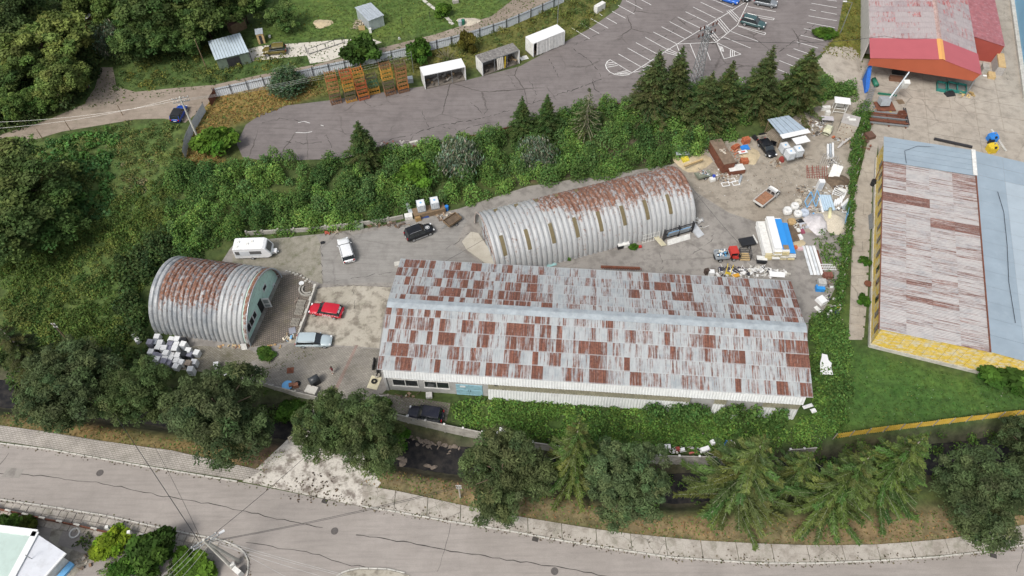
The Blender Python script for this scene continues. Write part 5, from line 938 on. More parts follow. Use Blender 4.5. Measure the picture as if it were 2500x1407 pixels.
def car(name, label, rear, front, L, W, H, pm, z=0.0, suv=False, rails=None, hatch=.47, cat='car', wsx=.2, roofm=None, extra=None, group=None):
    A, B = P(*rear, z), P(*front, z); rz = yaw(A, B); c = (A + B) / 2; t = thing(name, label, cat, (c.x, c.y, z + .015), rz, group)
    s = .1 if suv else 0; zb = (.98 if suv else .9); hz_ = (.95 if suv else .8); x = L
    m = MB(); loft(m, [(-.5 * x, .42, .7 + s, .86), (-.485 * x, .28 + s, .86 + s, .95), (-.4 * x, .24 + s, zb, 1), (-.1 * x, .22 + s, zb, 1), (.16 * x, .22 + s, zb - .01, 1), (.25 * x, .22 + s, hz_ + .08, .99), (.36 * x, .23 + s, hz_ + .04, .97), (.45 * x, .26 + s, hz_ - .06, .9), (.485 * x, .3 + s, hz_ - .18, .82), (.5 * x, .36 + s, hz_ - .26, .72)], W); m.build('body', pm, t, True)
    xb0, xb1 = -hatch * x, .235 * x; xt0, xt1 = (-hatch + .07) * x, wsx * x * .3; wb, wt = W * .47, W * .415; z0, z1 = zb - .03, H - .05
    bl, br, fl_, fr = (xb0, wb, z0), (xb0, -wb, z0), (xb1, wb * .97, z0 - .03), (xb1, -wb * .97, z0 - .03); tbl, tbr, tfl, tfr = (xt0, wt, z1), (xt0, -wt, z1), (xt1, wt, z1), (xt1, -wt, z1)
    for nm, q in (('windscreen', (fr, fl_, tfl, tfr)), ('rear_window', (bl, br, tbr, tbl)), ('side_window', (fl_, bl, tbl, tfl)), ('side_window', (br, fr, tfr, tbr))):
        m = MB(); m.poly(q); m.build(nm, GLASS, t)
    m = MB(); xm, xs = (xt0 + xt1) / 2, xt1 - xt0
    loft(m, [(xt0 - .06, z1 - .04, z1 + .01, .86), (xt0 + .1, z1 - .03, z1 + .04, .98), (xm, z1 - .03, H - .01, 1), (xt1 - .1, z1 - .03, z1 + .04, .98), (xt1 + .05, z1 - .05, z1 + .0, .88)], wt * 2.16); m.build('roof', roofm or pm, t, True)
    m = MB()
    for a_, b_ in ((fl_, tfl), (fr, tfr), (bl, tbl), (br, tbr)): m.tube([a_, b_], .05, n=5)
    for u in (.36, .66):
        for s_ in (1, -1): m.tube([(xb0 + (xb1 - xb0) * u, s_ * wb * 1.0, z0), (xt0 + (xt1 - xt0) * u, s_ * wt * 1.02, z1)], .035, n=4)
    m.build('pillars', BLACK if not roofm else pm, t)
    r = .36 if suv else .33
    for fx in (-.29, .31):
        for s_ in (1, -1): wheel(t, fx * x, s_ * (W / 2 - .1), r)
    for s_ in (1, -1):
        m = MB(); m.box(.462 * x, s_ * W * .34, hz_ - .12, .22, .34, .12, rz=-s_ * .4, ty=.3); m.build('headlight', LAMP, t)
        m = MB(); m.box(-.492 * x, s_ * W * .38, .78 + s, .1, .24, .2 if not suv else .34); m.build('tail_light', TAIL, t)
        m = MB(); m.box(.17 * x, s_ * (W / 2 + .09), zb + .06, .1, .18, .13); m.build('mirror', pm, t)
        if rails: m = MB(); m.tube([(xt0 + .15, s_ * wt * .98, H - .02), (xt0 + .25, s_ * wt * .98, H + .05), (xt1 - .25, s_ * wt * .98, H + .05), (xt1 - .1, s_ * wt * .98, H - .02)], .025, n=5); m.build('roof_rail', rails, t)
    m = MB(); m.box(-.5 * x - .01, 0, .62 + s, .03, .5, .12); m.build('number_plate', WHITE, t)
    m = MB(); m.box(.497 * x, 0, .5 + s, .04, W * .5, .12); m.build('grille', BLACK, t)
    return t
def lettering(t, side, L, W, mat, n1=9):
    y = side * (W / 2 + .012)
    for row, (z, h, groups) in enumerate(((.66, .13, [3, 6]), (.47, .11, [4, 2, 2, 2]))):
        x = .9 if side < 0 else -.9; x = -.95
        for g in groups:
            for k in range(g):
                m = MB(); w = .13 if row == 0 else .1; m.box(x, y, z, w * .75, .012, h); m.build('white_letter', mat, t); x += w
            x += .1
RAIL = M('silver_rail', (.5, .5, .5), .3, .6)
c1 = car('red_estate_car', 'red estate car with white side lettering parked by the low terrace wall', (829, 769), (768, 760), 4.85, 1.86, 1.48, paint('car_red', (.5, .012, .03)), hatch=.46); lettering(c1, 1, 4.85, 1.86, WHITE)
m = MB()
for k in range(12): m.box(-2.0 + k * .36, .945, .87, .22, .012, .05)
m.build('white_stripe', WHITE, c1); m = MB(); m.box(-2.02, .3, 1.3, .35, .5, .02, ty=-.9); m.box(-2.02, -.3, 1.3, .35, .5, .02, ty=-.9); m.build('rear_sticker', M('pale_sticker', (.6, .55, .56), .5), c1)
c2 = car('silver_estate_car', 'silver-blue estate car with white side lettering on the paved drive', (738, 838), (800, 838), 4.85, 1.86, 1.48, paint('car_silver_blue', (.42, .5, .53)), rails=RAIL); lettering(c2, -1, 4.85, 1.86, WHITE)
car('white_estate_car', 'white estate car parked alone on the grey court', (855, 645), (838, 590), 4.85, 1.87, 1.5, paint('car_white', (.75, .76, .77)), rails=BLACK)
c3 = car('black_off_roader', 'black off-roader with a round white bonnet emblem near the tanks', (1000, 584), (1050, 565), 4.5, 1.85, 1.8, paint('car_black', (.008, .009, .012)), suv=True, rails=RAIL, hatch=.48)
m = MB(); m.cyl(1.35, 0, 1.065, 1.075, .33, 20); e = m.build('bonnet_emblem', WHITE, c3); m = MB(); m.cyl(1.35, 0, 1.076, 1.082, .26, 16)
m.build('emblem_field', BLACK, c3); m = MB(); m.box(1.35, 0, 1.086, .46, .08, .008); m.box(1.35, 0, 1.087, .08, .46, .008); m.box(1.35, 0, 1.088, .3, .06, .006, rz=.78); m.build('emblem_cross', WHITE, c3)
m = MB(); m.tube([(-1.0, -.95, .42), (1.0, -.95, .42)], .05); m.build('side_step', RAIL, c3)
c4 = car('dark_off_roader', 'dark blue-black off-roader with spare wheel behind the concrete panel wall', (1078, 1024), (1003, 1012), 4.55, 1.82, 1.75, paint('car_midnight', (.012, .013, .026)), suv=True, rails=BLACK, hatch=.47)
m = MB(); m.ring((-2.38, 0, .95), .26, .1, 'X', 14, 6); m.cyl(-2.38, 0, .9, 1.0, .1, 8); m.build('spare_wheel', BLACK, c4, True)
car('blue_car', 'blue hatchback parked on the dirt track beside the utility pole', (432, 300), (449, 268), 4.2, 1.75, 1.5, paint('car_blue', (.012, .06, .35)), LOTZ, hatch=.48, roofm=BLACK)
car('olive_off_roader', 'olive green off-roader on the white garden drive', (698, 128), (646, 133), 4.35, 1.82, 1.68, paint('car_olive', (.15, .12, .03)), LOTZ, True, RAIL, .48)
car('shaded_car', 'dark car tucked under the spreading tree by the track', (208, 218), (203, 196), 4.3, 1.75, 1.5, paint('car_dark_grey', (.04, .05, .07)), LOTZ)
BAY = 'cars parked in the marked bays'
car('green_off_roader', 'dark green off-roader alone in the marked bays', (1812, 56), (1862, 70), 4.7, 1.88, 1.7, paint('car_green', (.045, .095, .1)), LOTZ, True, RAIL, .48, group=BAY)
car('grey_off_roader', 'grey off-roader at the top edge of the marked bays', (1843, 8), (1892, 18), 4.4, 1.85, 1.68, paint('car_grey', (.2, .22, .24)), LOTZ, True, RAIL, .48, group=BAY)
car('bright_blue_car', 'bright blue car cut by the top edge in the marked bays', (1758, -2), (1797, 10), 4.2, 1.78, 1.5, paint('car_bright_blue', (.02, .12, .5)), LOTZ, group=BAY)
car('dark_parked_car', 'almost black car just beyond the bright blue one', (1795, -12), (1822, 3), 4.2, 1.78, 1.5, paint('car_charcoal', (.02, .022, .026)), LOTZ, group=BAY)
cw_ = car('wrecked_car', 'black wrecked car with its tailgate raised in the scrap corner', (1853, 345), (1888, 392), 4.2, 1.72, 1.4, paint('car_black', (.008, .009, .012)), hatch=.42)
m = MB(); m.box(-2.3, 0, 1.75, .9, 1.25, .06, ty=-.5); m.build('raised_tailgate', BLACK, cw_); m = MB(); m.box(-.5, 1.35, .9, 1.0, .06, .9, rz=.7); m.build('open_door', paint('car_black', (.008, .009, .012)), cw_)
p = P(1842, 340); m = MB(); m.box(0, 0, .35, .5, 1.1, .7, tx=.2, top=.7); tag(m.build('car_seat', BLACK, loc=(p.x, p.y, 0), rz=.5), 'black car seat dumped behind the wrecked car', 'car seat')
# ------------------------------------------------------------------ flatbed pickup
A, B = P(1846, 508), P(1893, 470); t = thing('flatbed_pickup', 'white pickup with a rusty empty flat bed', 'pickup', ((A + B) / 2 + Vector((0, 0, .015))), yaw(A, B)); PW = paint('old_white_paint', (.62, .62, .6), .5)
m = MB(); m.box(-.85, 0, .82, 3.2, 1.75, .06); m.build('bed_floor', M('rusty_bed', (.27, .13, .07), .85, var=.4, sc=2, dirt=.5, dirtc=(.4, .35, .3)), t)
for s_ in (1, -1): m = MB(); m.box(-.85, s_ * .9, .98, 3.2, .06, .38); m.build('bed_side', PW, t)
m = MB(); m.box(-2.46, 0, .98, .06, 1.8, .38); m.build('tailgate', PW, t); m = MB(); m.box(-.6, 0, .55, 3.6, .9, .3); m.build('chassis', BLACK, t)
m = MB(); loft(m, [(.72, .35, 1.05, .97), (1.5, .32, 1.05, 1), (1.9, .32, 1.0, .99), (2.35, .36, .88, .93), (2.5, .42, .7, .82)], 1.78); m.build('cab', PW, t, True)
q0, q1 = [(.75, .82, 1.02), (.75, -.82, 1.02), (1.95, -.78, 1.0), (1.95, .78, 1.0)], [(.8, .7, 1.62), (.8, -.7, 1.62), (1.5, -.68, 1.62), (1.5, .68, 1.62)]
for nm, i, j in (('rear_window', 0, 1), ('side_window', 1, 2), ('windscreen', 2, 3), ('side_window', 3, 0)): m = MB(); m.poly([q0[i], q0[j], q1[j], q1[i]]); m.build(nm, GLASS, t)
m = MB(); loft(m, [(.72, 1.58, 1.62, .95), (1.1, 1.58, 1.68, 1), (1.58, 1.57, 1.63, .95)], 1.56); m.build('cab_roof', PW, t, True); m = MB()
for i in range(4): m.tube([q0[i], q1[i]], .06)
m.tube([(.74, 0, 1.0), (.79, 0, 1.62)], .05); m.build('pillars', PW, t)
for fx in (-1.5, 1.55):
    for s_ in (1, -1): wheel(t, fx, s_ * .78, .31)
for s_ in (1, -1): m = MB(); m.box(1.75, s_ * .98, 1.15, .08, .2, .2); m.build('mirror', BLACK, t)
# ------------------------------------------------------------------ little red-cab tipper
A, B = P(1738, 634), P(1812, 628); t = thing('utility_truck', 'small red-cab utility truck with a grey bed full of rubbish', 'truck', (A + B) / 2 + Vector((0, 0, .015)), yaw(A, B)); RC = paint('cab_red', (.5, .04, .03), .4)
m = MB(); m.box(-.2, 0, .6, 3.9, .8, .25); m.build('chassis', BLACK, t); m = MB(); m.box(-1.05, 0, .85, 2.0, 1.5, .08)
for s_ in (1, -1): m.box(-1.05, s_ * .75, 1.1, 2.0, .05, .5)
for s_ in (1, -1): m.box(-1.05 + s_ * 1.0, 0, 1.1, .05, 1.5, .5)
m.build('load_bed', M('grey_bed', (.33, .37, .4), .5, var=.15), t)
m = MB()
for i in range(26): m.box(-1.05 + random.uniform(-.8, .8), random.uniform(-.55, .55), 1.2 + random.uniform(0, .3), random.uniform(.15, .6), random.uniform(.1, .4), random.uniform(.08, .3), rz=random.uniform(0, 3), tx=random.uniform(-.5, .5), col=random.choice([(.65, .66, .66), (.7, .7, .68), (.1, .3, .5), (.03, .03, .04), (.3, .3, .3), (.6, .58, .5)]))
o = m.build('rubbish_load', MIXED, t, colattr=True); o['kind'] = 'stuff'
m = MB(); m.box(.65, 0, 1.93, 1.2, 1.45, .1, top=.92); m.build('cab_roof', RC, t); m = MB()
for x_, y_ in ((.1, .68), (.1, -.68), (1.2, .66), (1.2, -.66)): m.tube([(x_, y_, .8), (x_ if x_ < 1 else x_ - .1, y_ * .98, 1.9)], .06)
m.box(.1, 0, 1.3, .06, 1.3, 1.1); m.build('cab_frame', RC, t); m = MB(); m.box(1.18, 0, 1.45, .04, 1.2, .75, ty=-.1); m.build('windscreen', GLASS, t)
for s_ in (1, -1): m = MB(); m.box(.95, s_ * .55, .75, .9, .4, .28, ty=.25); m.build('mudguard', RC, t)
m = MB(); m.box(.5, 0, .9, .5, .5, .4); m.build('seat', BLACK, t)
for fx in (-1.3, .75):
    for s_ in (1, -1): wheel(t, fx, s_ * .62, .36, .28)
A, B = P(1806, 600), P(1838, 594); t = thing('black_trailer', 'flat black trailer right beside the red-cab truck', 'trailer', (A + B) / 2, yaw(A, B)); m = MB(); m.box(0, 0, .65, 2.3, 1.5, .25); m.build('deck', BLACK, t); m = MB(); m.box(1.2, 0, .85, .1, 1.6, .35); m.build('tailboard', WHITE_D, t)
for s_ in (1, -1): wheel(t, 0, s_ * .8, .3)
# ------------------------------------------------------------------ caravan
A, B = P(580, 634), P(664, 631); t = thing('caravan', 'white touring caravan on the weedy gravel', 'caravan', (A + B) / 2 + Vector((0, .9, .015)), yaw(A, B)); CW = M('caravan_white', (.74, .75, .76), .4, var=.06, sc=.6, dirt=.12, dirtc=(.45, .43, .38)); L = 5.4; W2 = 1.1
prof = [(-2.7, .45), (2.2, .45), (2.75, .8), (2.72, 1.2), (2.1, 2.35), (1.75, 2.55), (-2.45, 2.55), (-2.65, 2.4)]; n = len(prof); m = MB()
ys = [(-W2, .97), (-W2 * .94, 1.0), (W2 * .94, 1.0), (W2, .97)]; vs = []
for y, s_ in ys: vs += [(x * s_, y, 1.5 + (z - 1.5) * s_) for x, z in prof]
m.add(vs, [tuple(range(n)), tuple(range(4 * n - 1, 3 * n - 1, -1))] + [(k * n + i, (k + 1) * n + i, (k + 1) * n + (i + 1) % n, k * n + (i + 1) % n) for k in range(3) for i in range(n)]); m.build('body', CW, t)
WG = M('smoked_acrylic', (.12, .12, .12), .2, var=.15)
for x, z, w, h, mt in ((-2.1, 1.6, .6, .7, WG), (.55, 1.65, 1.7, .65, WG)): m = MB(); m.box(x, -W2 - .01, z, w, .05, h); m.build('window', mt, t)
m = MB(); m.box(-.6, -W2 - .008, 1.45, 3.6, .02, .95); m.build('side_panel', M('caravan_grey', (.6, .63, .66), .45), t)
m = MB(); m.box(2.43, 0, 1.8, .05, 1.6, .95, ty=-.49); m.build('front_window', WG, t)
for x, y in ((-1.9, .3), (-2.0, -.6), (.1, .3), (-.5, -.1)): m = MB(); m.box(x, y, 2.6, .42, .42, .1, top=.85); m.build('roof_vent', WHITE_D, t)
m = MB(); m.tube([(2.6, .5, .5), (3.5, 0, .5)], .05); m.tube([(2.6, -.5, .5), (3.5, 0, .5)], .05); m.box(2.95, 0, .65, .7, .7, .35); m.build('drawbar', CW, t)
for s_ in (1, -1): wheel(t, -.2, s_ * 1.0, .32)
# ------------------------------------------------------------------ wooden trailer, boat-like cream car body
A, B = P(1088, 556), P(1122, 533); t = thing('cargo_trailer', 'open wooden cargo trailer with rubble near the long hut mouth', 'trailer', (A + B) / 2, yaw(A, B)); m = MB(); m.box(0, 0, .55, 2.5, 1.5, .06)
m.build('floor', SOIL, t)
for s_ in (1, -1): m = MB(); m.box(0, s_ * .76, .75, 2.5, .05, .4); m.build('side_board', WOOD, t); m = MB(); m.box(s_ * 1.26, 0, .75, .05, 1.55, .4); m.build('end_board', WOOD, t); wheel(t, 0, s_ * .88, .28)
m = MB(); m.tube([(-1.25, 0, .5), (-2.3, 0, .45)], .05); m.build('drawbar', STEEL, t)
A, B = P(2010, 340), P(2027, 308); t = thing('cream_mini_car', 'little cream coloured car body beside the big wooden crate', 'car body', (A + B) / 2, yaw(A, B)); m = MB(); loft(m, [(-1.15, .3, .75, .8), (-1.0, .2, .9, .98), (0, .2, .92, 1), (.9, .2, .88, .98), (1.15, .3, .7, .8)], 1.35); m.build('body', M('faded_cream', (.52, .52, .38), .6, var=.15, dirt=.25), t, True); m = MB(); m.box(0, 0, 1.08, 1.1, 1.1, .35, top=.8); m.build('cabin', M('faded_cream', (.52, .52, .38)), t); m = MB(); m.box(.62, 0, 1.05, .06, .9, .25, ty=.3); m.build('windscreen', M('pale_glass', (.3, .32, .3), .2), t)
for fx in (-.7, .7):
    for s_ in (1, -1): wheel(t, fx, s_ * .58, .22, .14)
# ------------------------------------------------------------------ truck bodies beside the lot
def truckbody(label, a, b, mode):
    A, B = P(*a, LOTZ), P(*b, LOTZ); L = (B - A).length; t = thing('truck_body', label, 'truck body', (A.x, A.y, LOTZ + .02), yaw(A, B), 'truck bodies beside the parking lot'); D = 2.5; Hh = 2.75
    m = MB(); m.box(L / 2, D / 2, .12, L, D, .2); m.build('floor', M('dirty_floor', (.16, .14, .12), .9, var=.4, sc=2), t)
    for x in (.05, L - .05): m = MB(); m.box(x, D / 2, Hh / 2 + .1, .1, D, Hh); m.build('end_wall', WHITE_D, t)
    m = MB(); m.box(L / 2, D - .03, Hh / 2 + .1, L - .22, .05, Hh - .05); m.build('back_wall', M('dingy_panel', (.2, .19, .18), .8, var=.4, sc=1.5), t)
    for x in (.06, L - .06): m = MB(); m.box(x, -.03, Hh / 2 + .1, .14, .1, Hh); m.build('corner_post', WHITE, t)
    if mode == 1:
        for i in range(9): m = MB(); m.box(L * (i + .5) / 9, D / 2, Hh + .14 + .01 * (i % 2), L / 9 - .03, D, .05); m.build('roof_board', M('lichen_boards', (.2, .19, .18), .9, var=.6, sc=2.5), t)
        for k in range(1): m = MB(); m.box(L / 2, .02, Hh + .08, L, .12, .12); m.build('roof_rail', STEEL, t)
    else: m = MB(); m.box(L / 2, D / 2, Hh + .16, L + .06, D + .06, .12); m.build('roof', WHITE, t)
    if mode == 2:
        n = 40; vs = []
        for i in range(n + 1): x = .15 + (L - .3) * i / n; y = -.04 - .07 * (i % 2) + random.uniform(-.03, .03); vs += [(x, y, .1 + .2 * (i % 2) * random.random()), (x, y + .05, Hh + .1)]
        m = MB(); m.add(vs, [(2 * i, 2 * i + 2, 2 * i + 3, 2 * i + 1) for i in range(4, n)]); m.build('curtain', M('grey_curtain', (.58, .58, .57), .7, var=.2, dirt=.3), t)
    if mode == 1:
        vs = [];
        for i in range(9): x = L * .4 + i * .17; y = -.1 - .12 * (i % 2); vs += [(x, y, .35), (x - .1, y + .1, Hh)]
        m = MB(); m.add(vs, [(2 * i, 2 * i + 2, 2 * i + 3, 2 * i + 1) for i in range(8)]); m.build('curtain', M('pale_curtain', (.55, .53, .48), .7, var=.2, dirt=.4), t); m = MB(); m.box(L * .4 + 1.5, -.2, 1.5, .2, .05, 2.4, ty=.06); m.build('yellow_strip', YELLOW, t)
    m = MB()
    for i in range(14): m.box(random.uniform(.5, L - .5), random.uniform(.3, 1.9), random.uniform(.3, .7), random.uniform(.2, 1.4), random.uniform(.1, .5), random.uniform(.05, .5), rz=random.uniform(0, 3), col=random.choice([(.2, .15, .1), (.1, .09, .08), (.3, .22, .14), (.35, .33, .3)]))
    o = m.build('junk_inside', MIXED, t, colattr=True); o['kind'] = 'stuff'
    if mode != 2:
        for i in (1, 2): m = MB(); m.box(L * i / 3, .05, Hh / 2, .1, .08, Hh - .1); m.build('post', STEEL, t)
truckbody('white roofed open truck body beside the orange racks', (1038, 219), (1138, 197), 0)
truckbody('grey boarded truck body with a torn curtain, middle of the three', (1178, 187), (1268, 156), 1)
truckbody('white truck body closed by a grey curtain, nearest the marked bays', (1301, 141), (1377, 110), 2)
# ------------------------------------------------------------------ steel stacking racks
RC_ = {'o': (.46, .17, .035), 'y': (.46, .24, .04), 'r': (.38, .1, .035), 'b': (.2, .1, .05), 'g': (.05, .14, .08), 'd': (.12, .1, .06), 'n': (.33, .16, .06)}
names = {'o': 'orange', 'y': 'yellow', 'r': 'red', 'b': 'brown', 'g': 'green', 'd': 'dark', 'n': 'ochre'}
def rackmesh(c):
    m = MB(); w, d, h = 1.8, 1.15, .8
    for x in (-w / 2, w / 2):
        for y in (-d / 2, d / 2): m.box(x, y, h / 2, .09, .09, h)
    for y in (-d / 2, d / 2):
        for z in (.12, .38): m.box(0, y, z, w, .08, .08)
        for x in (-.45, 0, .45): m.box(x, y, .25, .07, .07, .26)
    for x in (-w / 2, w / 2): m.box(x, 0, .12, .08, d, .08); m.box(x, 0, .38, .07, d, .07)
    for x in (-.45, 0, .45): m.box(x, 0, .12, .08, d, .06)
    me = bpy.data.meshes.new('rack'); me.from_pydata(m.v, [], m.f); me.materials.append(M('rack_' + c, RC_[c], .8, var=.35, sc=2, dirt=.3)); return me
RM = {c: rackmesh(c) for c in RC_}; ordn = ['bottom', 'second', 'third', 'fourth', 'fifth', 'sixth', 'seventh', 'eighth', 'ninth']; stn = ['first', 'second', 'third', 'fourth', 'fifth', 'last']
for k, (x0, x1, y, cs_) in enumerate([(810, 836, 258, 'bbdnnnrn'), (848, 871, 253, 'yddyyorr'), (878, 902, 248, 'rorrrnyo'), (904, 928, 234, 'yyggd'), (943, 967, 236, 'bbddyyyb'), (975, 999, 230, 'bonnnnbd')]):
    A, B = P(x0, y, LOTZ), P(x1, y - 6, LOTZ); rz = yaw(A, B); c = (A + B) / 2; up = Vector((-math.sin(rz), math.cos(rz), 0)); lean = random.uniform(-.02, .02)
    for i, q in enumerate(cs_):
        o = link('stacking_rack', RM[q], None, (c.x + up.x * (.6 + .03 * i) + lean * i + random.uniform(-.05, .05), c.y + up.y * .6 + random.uniform(-.04, .04), LOTZ + .02 + i * .8), rz + random.uniform(-.03, .03))
        tag(o, f'{names[q]} steel rack, {ordn[i]} of the {stn[k]} stack from the dry grass', 'rack', 'steel racks stacked beside the lot')
# ================================================================== walls, fences, poles
def bt(name, label, cat, px, py, size, rz, mat, z0=None, dz=0.0, tx=0, ty=0, top=1.0, group=None):
    p = PG(px, py) if z0 is None else P(px, py, z0); m = MB(); m.box(0, 0, size[2] / 2, *size, tx=tx, ty=ty, top=top)
    return tag(m.build(name, mat, loc=(p.x, p.y, p.z + .02 + dz), rz=rz), label, cat, group)
def panelwall(name, label, px, ztop, zbot, step, mat, postm, capm, thick=.14, cat='wall', rows=1):
    pts = resample(PL(px, ztop), step); t = thing(name, label, cat, (pts[0].x, pts[0].y, 0)); o = t.location
    for i, (a, b) in enumerate(zip(pts[:-1], pts[1:])):
        c = (a + b) / 2 - o; r = yaw(a, b); Lp = (b - a).length; hh = ztop - zbot
        for k in range(rows):
            m = MB(); m.box(c.x, c.y, zbot + hh * (k + .5) / rows, Lp - .1, thick, hh / rows - .03, rz=r + random.uniform(-.008, .008)); m.build('panel', mat, t)
        m = MB(); m.box(a.x - o.x, a.y - o.y, (zbot + ztop) / 2 + .05, .2, thick + .1, hh + .1, rz=r); m.box(a.x - o.x, a.y - o.y, ztop + .13, .75 if capm is CONC_L else .25, thick + .12, .07, rz=r, mi=1); m.build('post', [postm, capm], t)
    return t
panelwall('stream_wall', 'grey concrete panel wall above the stream before the drive', [(560, 912), (640, 935), (720, 956), (788, 973)], .75, -1.9, 3.2, CONC, CONC, CONC, rows=2)
panelwall('stream_wall', 'concrete panel wall behind the dark off-roader', [(908, 990), (945, 1006), (1050, 1030), (1140, 1048), (1225, 1066)], .9, -1.2, 2.45, CONC, CONC, WHITE_D, rows=2)
panelwall('stream_wall', 'short visible length of panel wall between pine and spruce', [(1300, 1080), (1400, 1094)], .9, -.8, 2.45, CONC, CONC, WHITE_D, rows=2)
panelwall('stream_wall', 'weathered panel wall with rubbish on it below the lush greenery', [(1560, 1108), (1620, 1113), (1760, 1116), (1850, 1110)], .9, -1.4, 2.45, CONC, CONC, WHITE_D, rows=2)
panelwall('stream_wall', 'last panel of the stream wall beside the yellow fence', [(1930, 1098), (1965, 1096), (2003, 1092)], .9, -1.2, 1.7, CONC, CONC, WHITE_D, rows=2)
panelwall('terrace_wall', 'low concrete wall along the hut terrace beside the red car', [(768, 700), (750, 755), (735, 795), (722, 830), (700, 842)], .75, 0, 2.2, CONC_L, CONC_L, CONC_L, .22)
panelwall('retaining_wall', 'low retaining wall at the foot of the green bank', [(600, 566), (760, 556), (850, 546), (930, 536), (1010, 520)], .8, 0, 2.4, CONC, CONC, CONC, .2)
panelwall('lot_kerb_wall', 'low rust-red kerb wall along the edge of the parking lot', [(1010, 357), (1100, 343), (1250, 308), (1400, 275), (1560, 243)], LOTZ + .3, LOTZ - .3, 3.0, RUSTST, RUSTST, RUSTST, .15)
t = thing('curved_planter', 'small curved step wall at the end of the hut terrace', 'planter', tuple(P(752, 708)))
for r_ in (.7, 1.1):
    m = MB(); m.add(*[[(math.cos(a) * q, math.sin(a) * q, z) for a in np.linspace(math.pi * .8, math.pi * 1.75, 10) for q, z in ((r_, 0), (r_, .35), (r_ + .2, .35), (r_ + .2, 0))], [(i * 4 + j, i * 4 + j + 1, i * 4 + j + 5, i * 4 + j + 4) for i in range(9) for j in range(3)]]); m.build('step_ring', CONC, t)
t = thing('stone_border', 'broken line of white stones around the terrace end', 'border', tuple(P(735, 672)))
for i, (x, y) in enumerate([(700, 664), (708, 666), (717, 668), (726, 671), (735, 675), (742, 680), (750, 684), (757, 690), (746, 688), (722, 672)]): q = P(x, y) - t.location; m = MB(); m.box(q.x, q.y, .12, .4, .2, .24, rz=random.uniform(0, 1), top=.8); m.build('stone', CONC_L, t)
def corrfence(name, label, px, lev, h, step, pitch, mat, postm, rail=True, amp=.05, off=0.0):
    pts = resample(PL(px, lev), step); t = thing(name, label, 'fence', (pts[0].x, pts[0].y, 0)); o = t.location
    for i, (a, b) in enumerate(zip(pts[:-1], pts[1:])):
        L = (b - a).length; za = float(hgt(a.x, a.y)); m = MB(); corr(m, .03, L - .03, 0, .05, h + random.uniform(-.06, .06), pitch, amp); ob = m.build('panel', mat, t); ob.location = (a.x - o.x, a.y - o.y, za); ob.rotation_euler = (random.uniform(-.03, .03), 0, yaw(a, b))
        m = MB(); m.box(0, -.1, h / 2 + .1, .09, .09, h + .2);
        if rail: m.box(L / 2, -.08, h * .8, L, .05, .05)
        ob = m.build('post', postm, t); ob.location = (a.x - o.x, a.y - o.y, za); ob.rotation_euler = (0, 0, yaw(a, b))
    return t
FZ = M('whitish_corrugated_fence', (.6, .64, .69), .55, .05, var=.12, sc=1, dirt=.2)
corrfence('corrugated_fence', 'long whitish corrugated fence with dark posts along the dirt track', [(526, 238), (640, 213), (760, 188), (930, 152), (1080, 117), (1160, 95), (1230, 72), (1300, 42), (1370, 10), (1400, -8)], LOTZ, 1.9, 2.9, .35, FZ, DARKST)
corrfence('corrugated_fence', 'bent grey-blue corrugated fence running down the slope by the pole', [(505, 275), (490, 300), (475, 325), (462, 355), (455, 395)], 1.8, 1.9, 2.4, .3, FZ, DARKST)
corrfence('rusty_gate', 'rust-brown sheet gate between the two corrugated fences', [(531, 238), (518, 258), (505, 278)], LOTZ, 1.9, 2.6, .5, RUSTST, RUSTST, True, .02)
corrfence('yellow_fence', 'ochre yellow corrugated fence bordering the lawn', [(2035, 1068), (2100, 1058), (2230, 1042), (2360, 1026), (2560, 1003)], 0, 1.5, 2.2, .28, M('ochre_corrugated', (.62, .42, .06), .8, var=.25, sc=1.2, dirt=.35, dirtc=(.55, .47, .3)), CONC, False, .07)
corrfence('sheet_barrier', 'leaning patched sheet fence behind the gravel heap', [(2058, 555), (2064, 530), (2070, 500)], 0, 1.2, 1.6, .3, BLUE_L, STEEL, False)
# garden gate and wire fence posts
A, B = P(755, 134, LOTZ), P(838, 106, LOTZ); t = thing('garden_gate', 'long metal bar gate across the white garden drive', 'gate', A, yaw(A, B)); L = (B - A).length
for z in (.15, 1.25): m = MB(); m.tube([(0, 0, z), (L, 0, z)], .05); m.build('rail', DARKST, t)
for i in range(5): m = MB(); m.tube([(L * i / 4, 0, .1), (L * i / 4, 0, 1.25)], .045); m.build('upright', DARKST, t)
t = thing('wire_fence', 'thin dark fence posts with wire along the garden plot', 'fence', tuple(P(620, 148, LOTZ))); o = t.location; FP_ = [(543, 168), (580, 158), (615, 148), (650, 142), (705, 135), (748, 128), (752, 134), (842, 108), (880, 95), (982, 60), (1050, 47)]
for x, y in FP_: q = P(x, y, LOTZ) - o; m = MB(); m.box(q.x, q.y, .8, .08, .08, 1.6); m.build('post', DARKST, t)
m = MB(); m.tube([P(x, y, LOTZ) - o + Vector((0, 0, 1.4)) for x, y in FP_[:6]], .015, n=3); m.build('wire', STEEL, t)
for x, y in [(35, 362), (105, 340), (172, 318), (300, 282)]:
    p = P(x, y, LOTZ); m = MB(); m.tube([(0, 0, 0), (0, 0, 2.2)], .07, .05); tag(m.build('fence_post', WOOD, loc=p), {35: 'leaning wooden post nearest the picture edge beside the track', 105: 'wooden post beside the track, second from the edge', 172: 'wooden post beside the track above the knotweed', 300: 'wooden post where the track widens'}[x], 'post', 'posts along the dirt track')
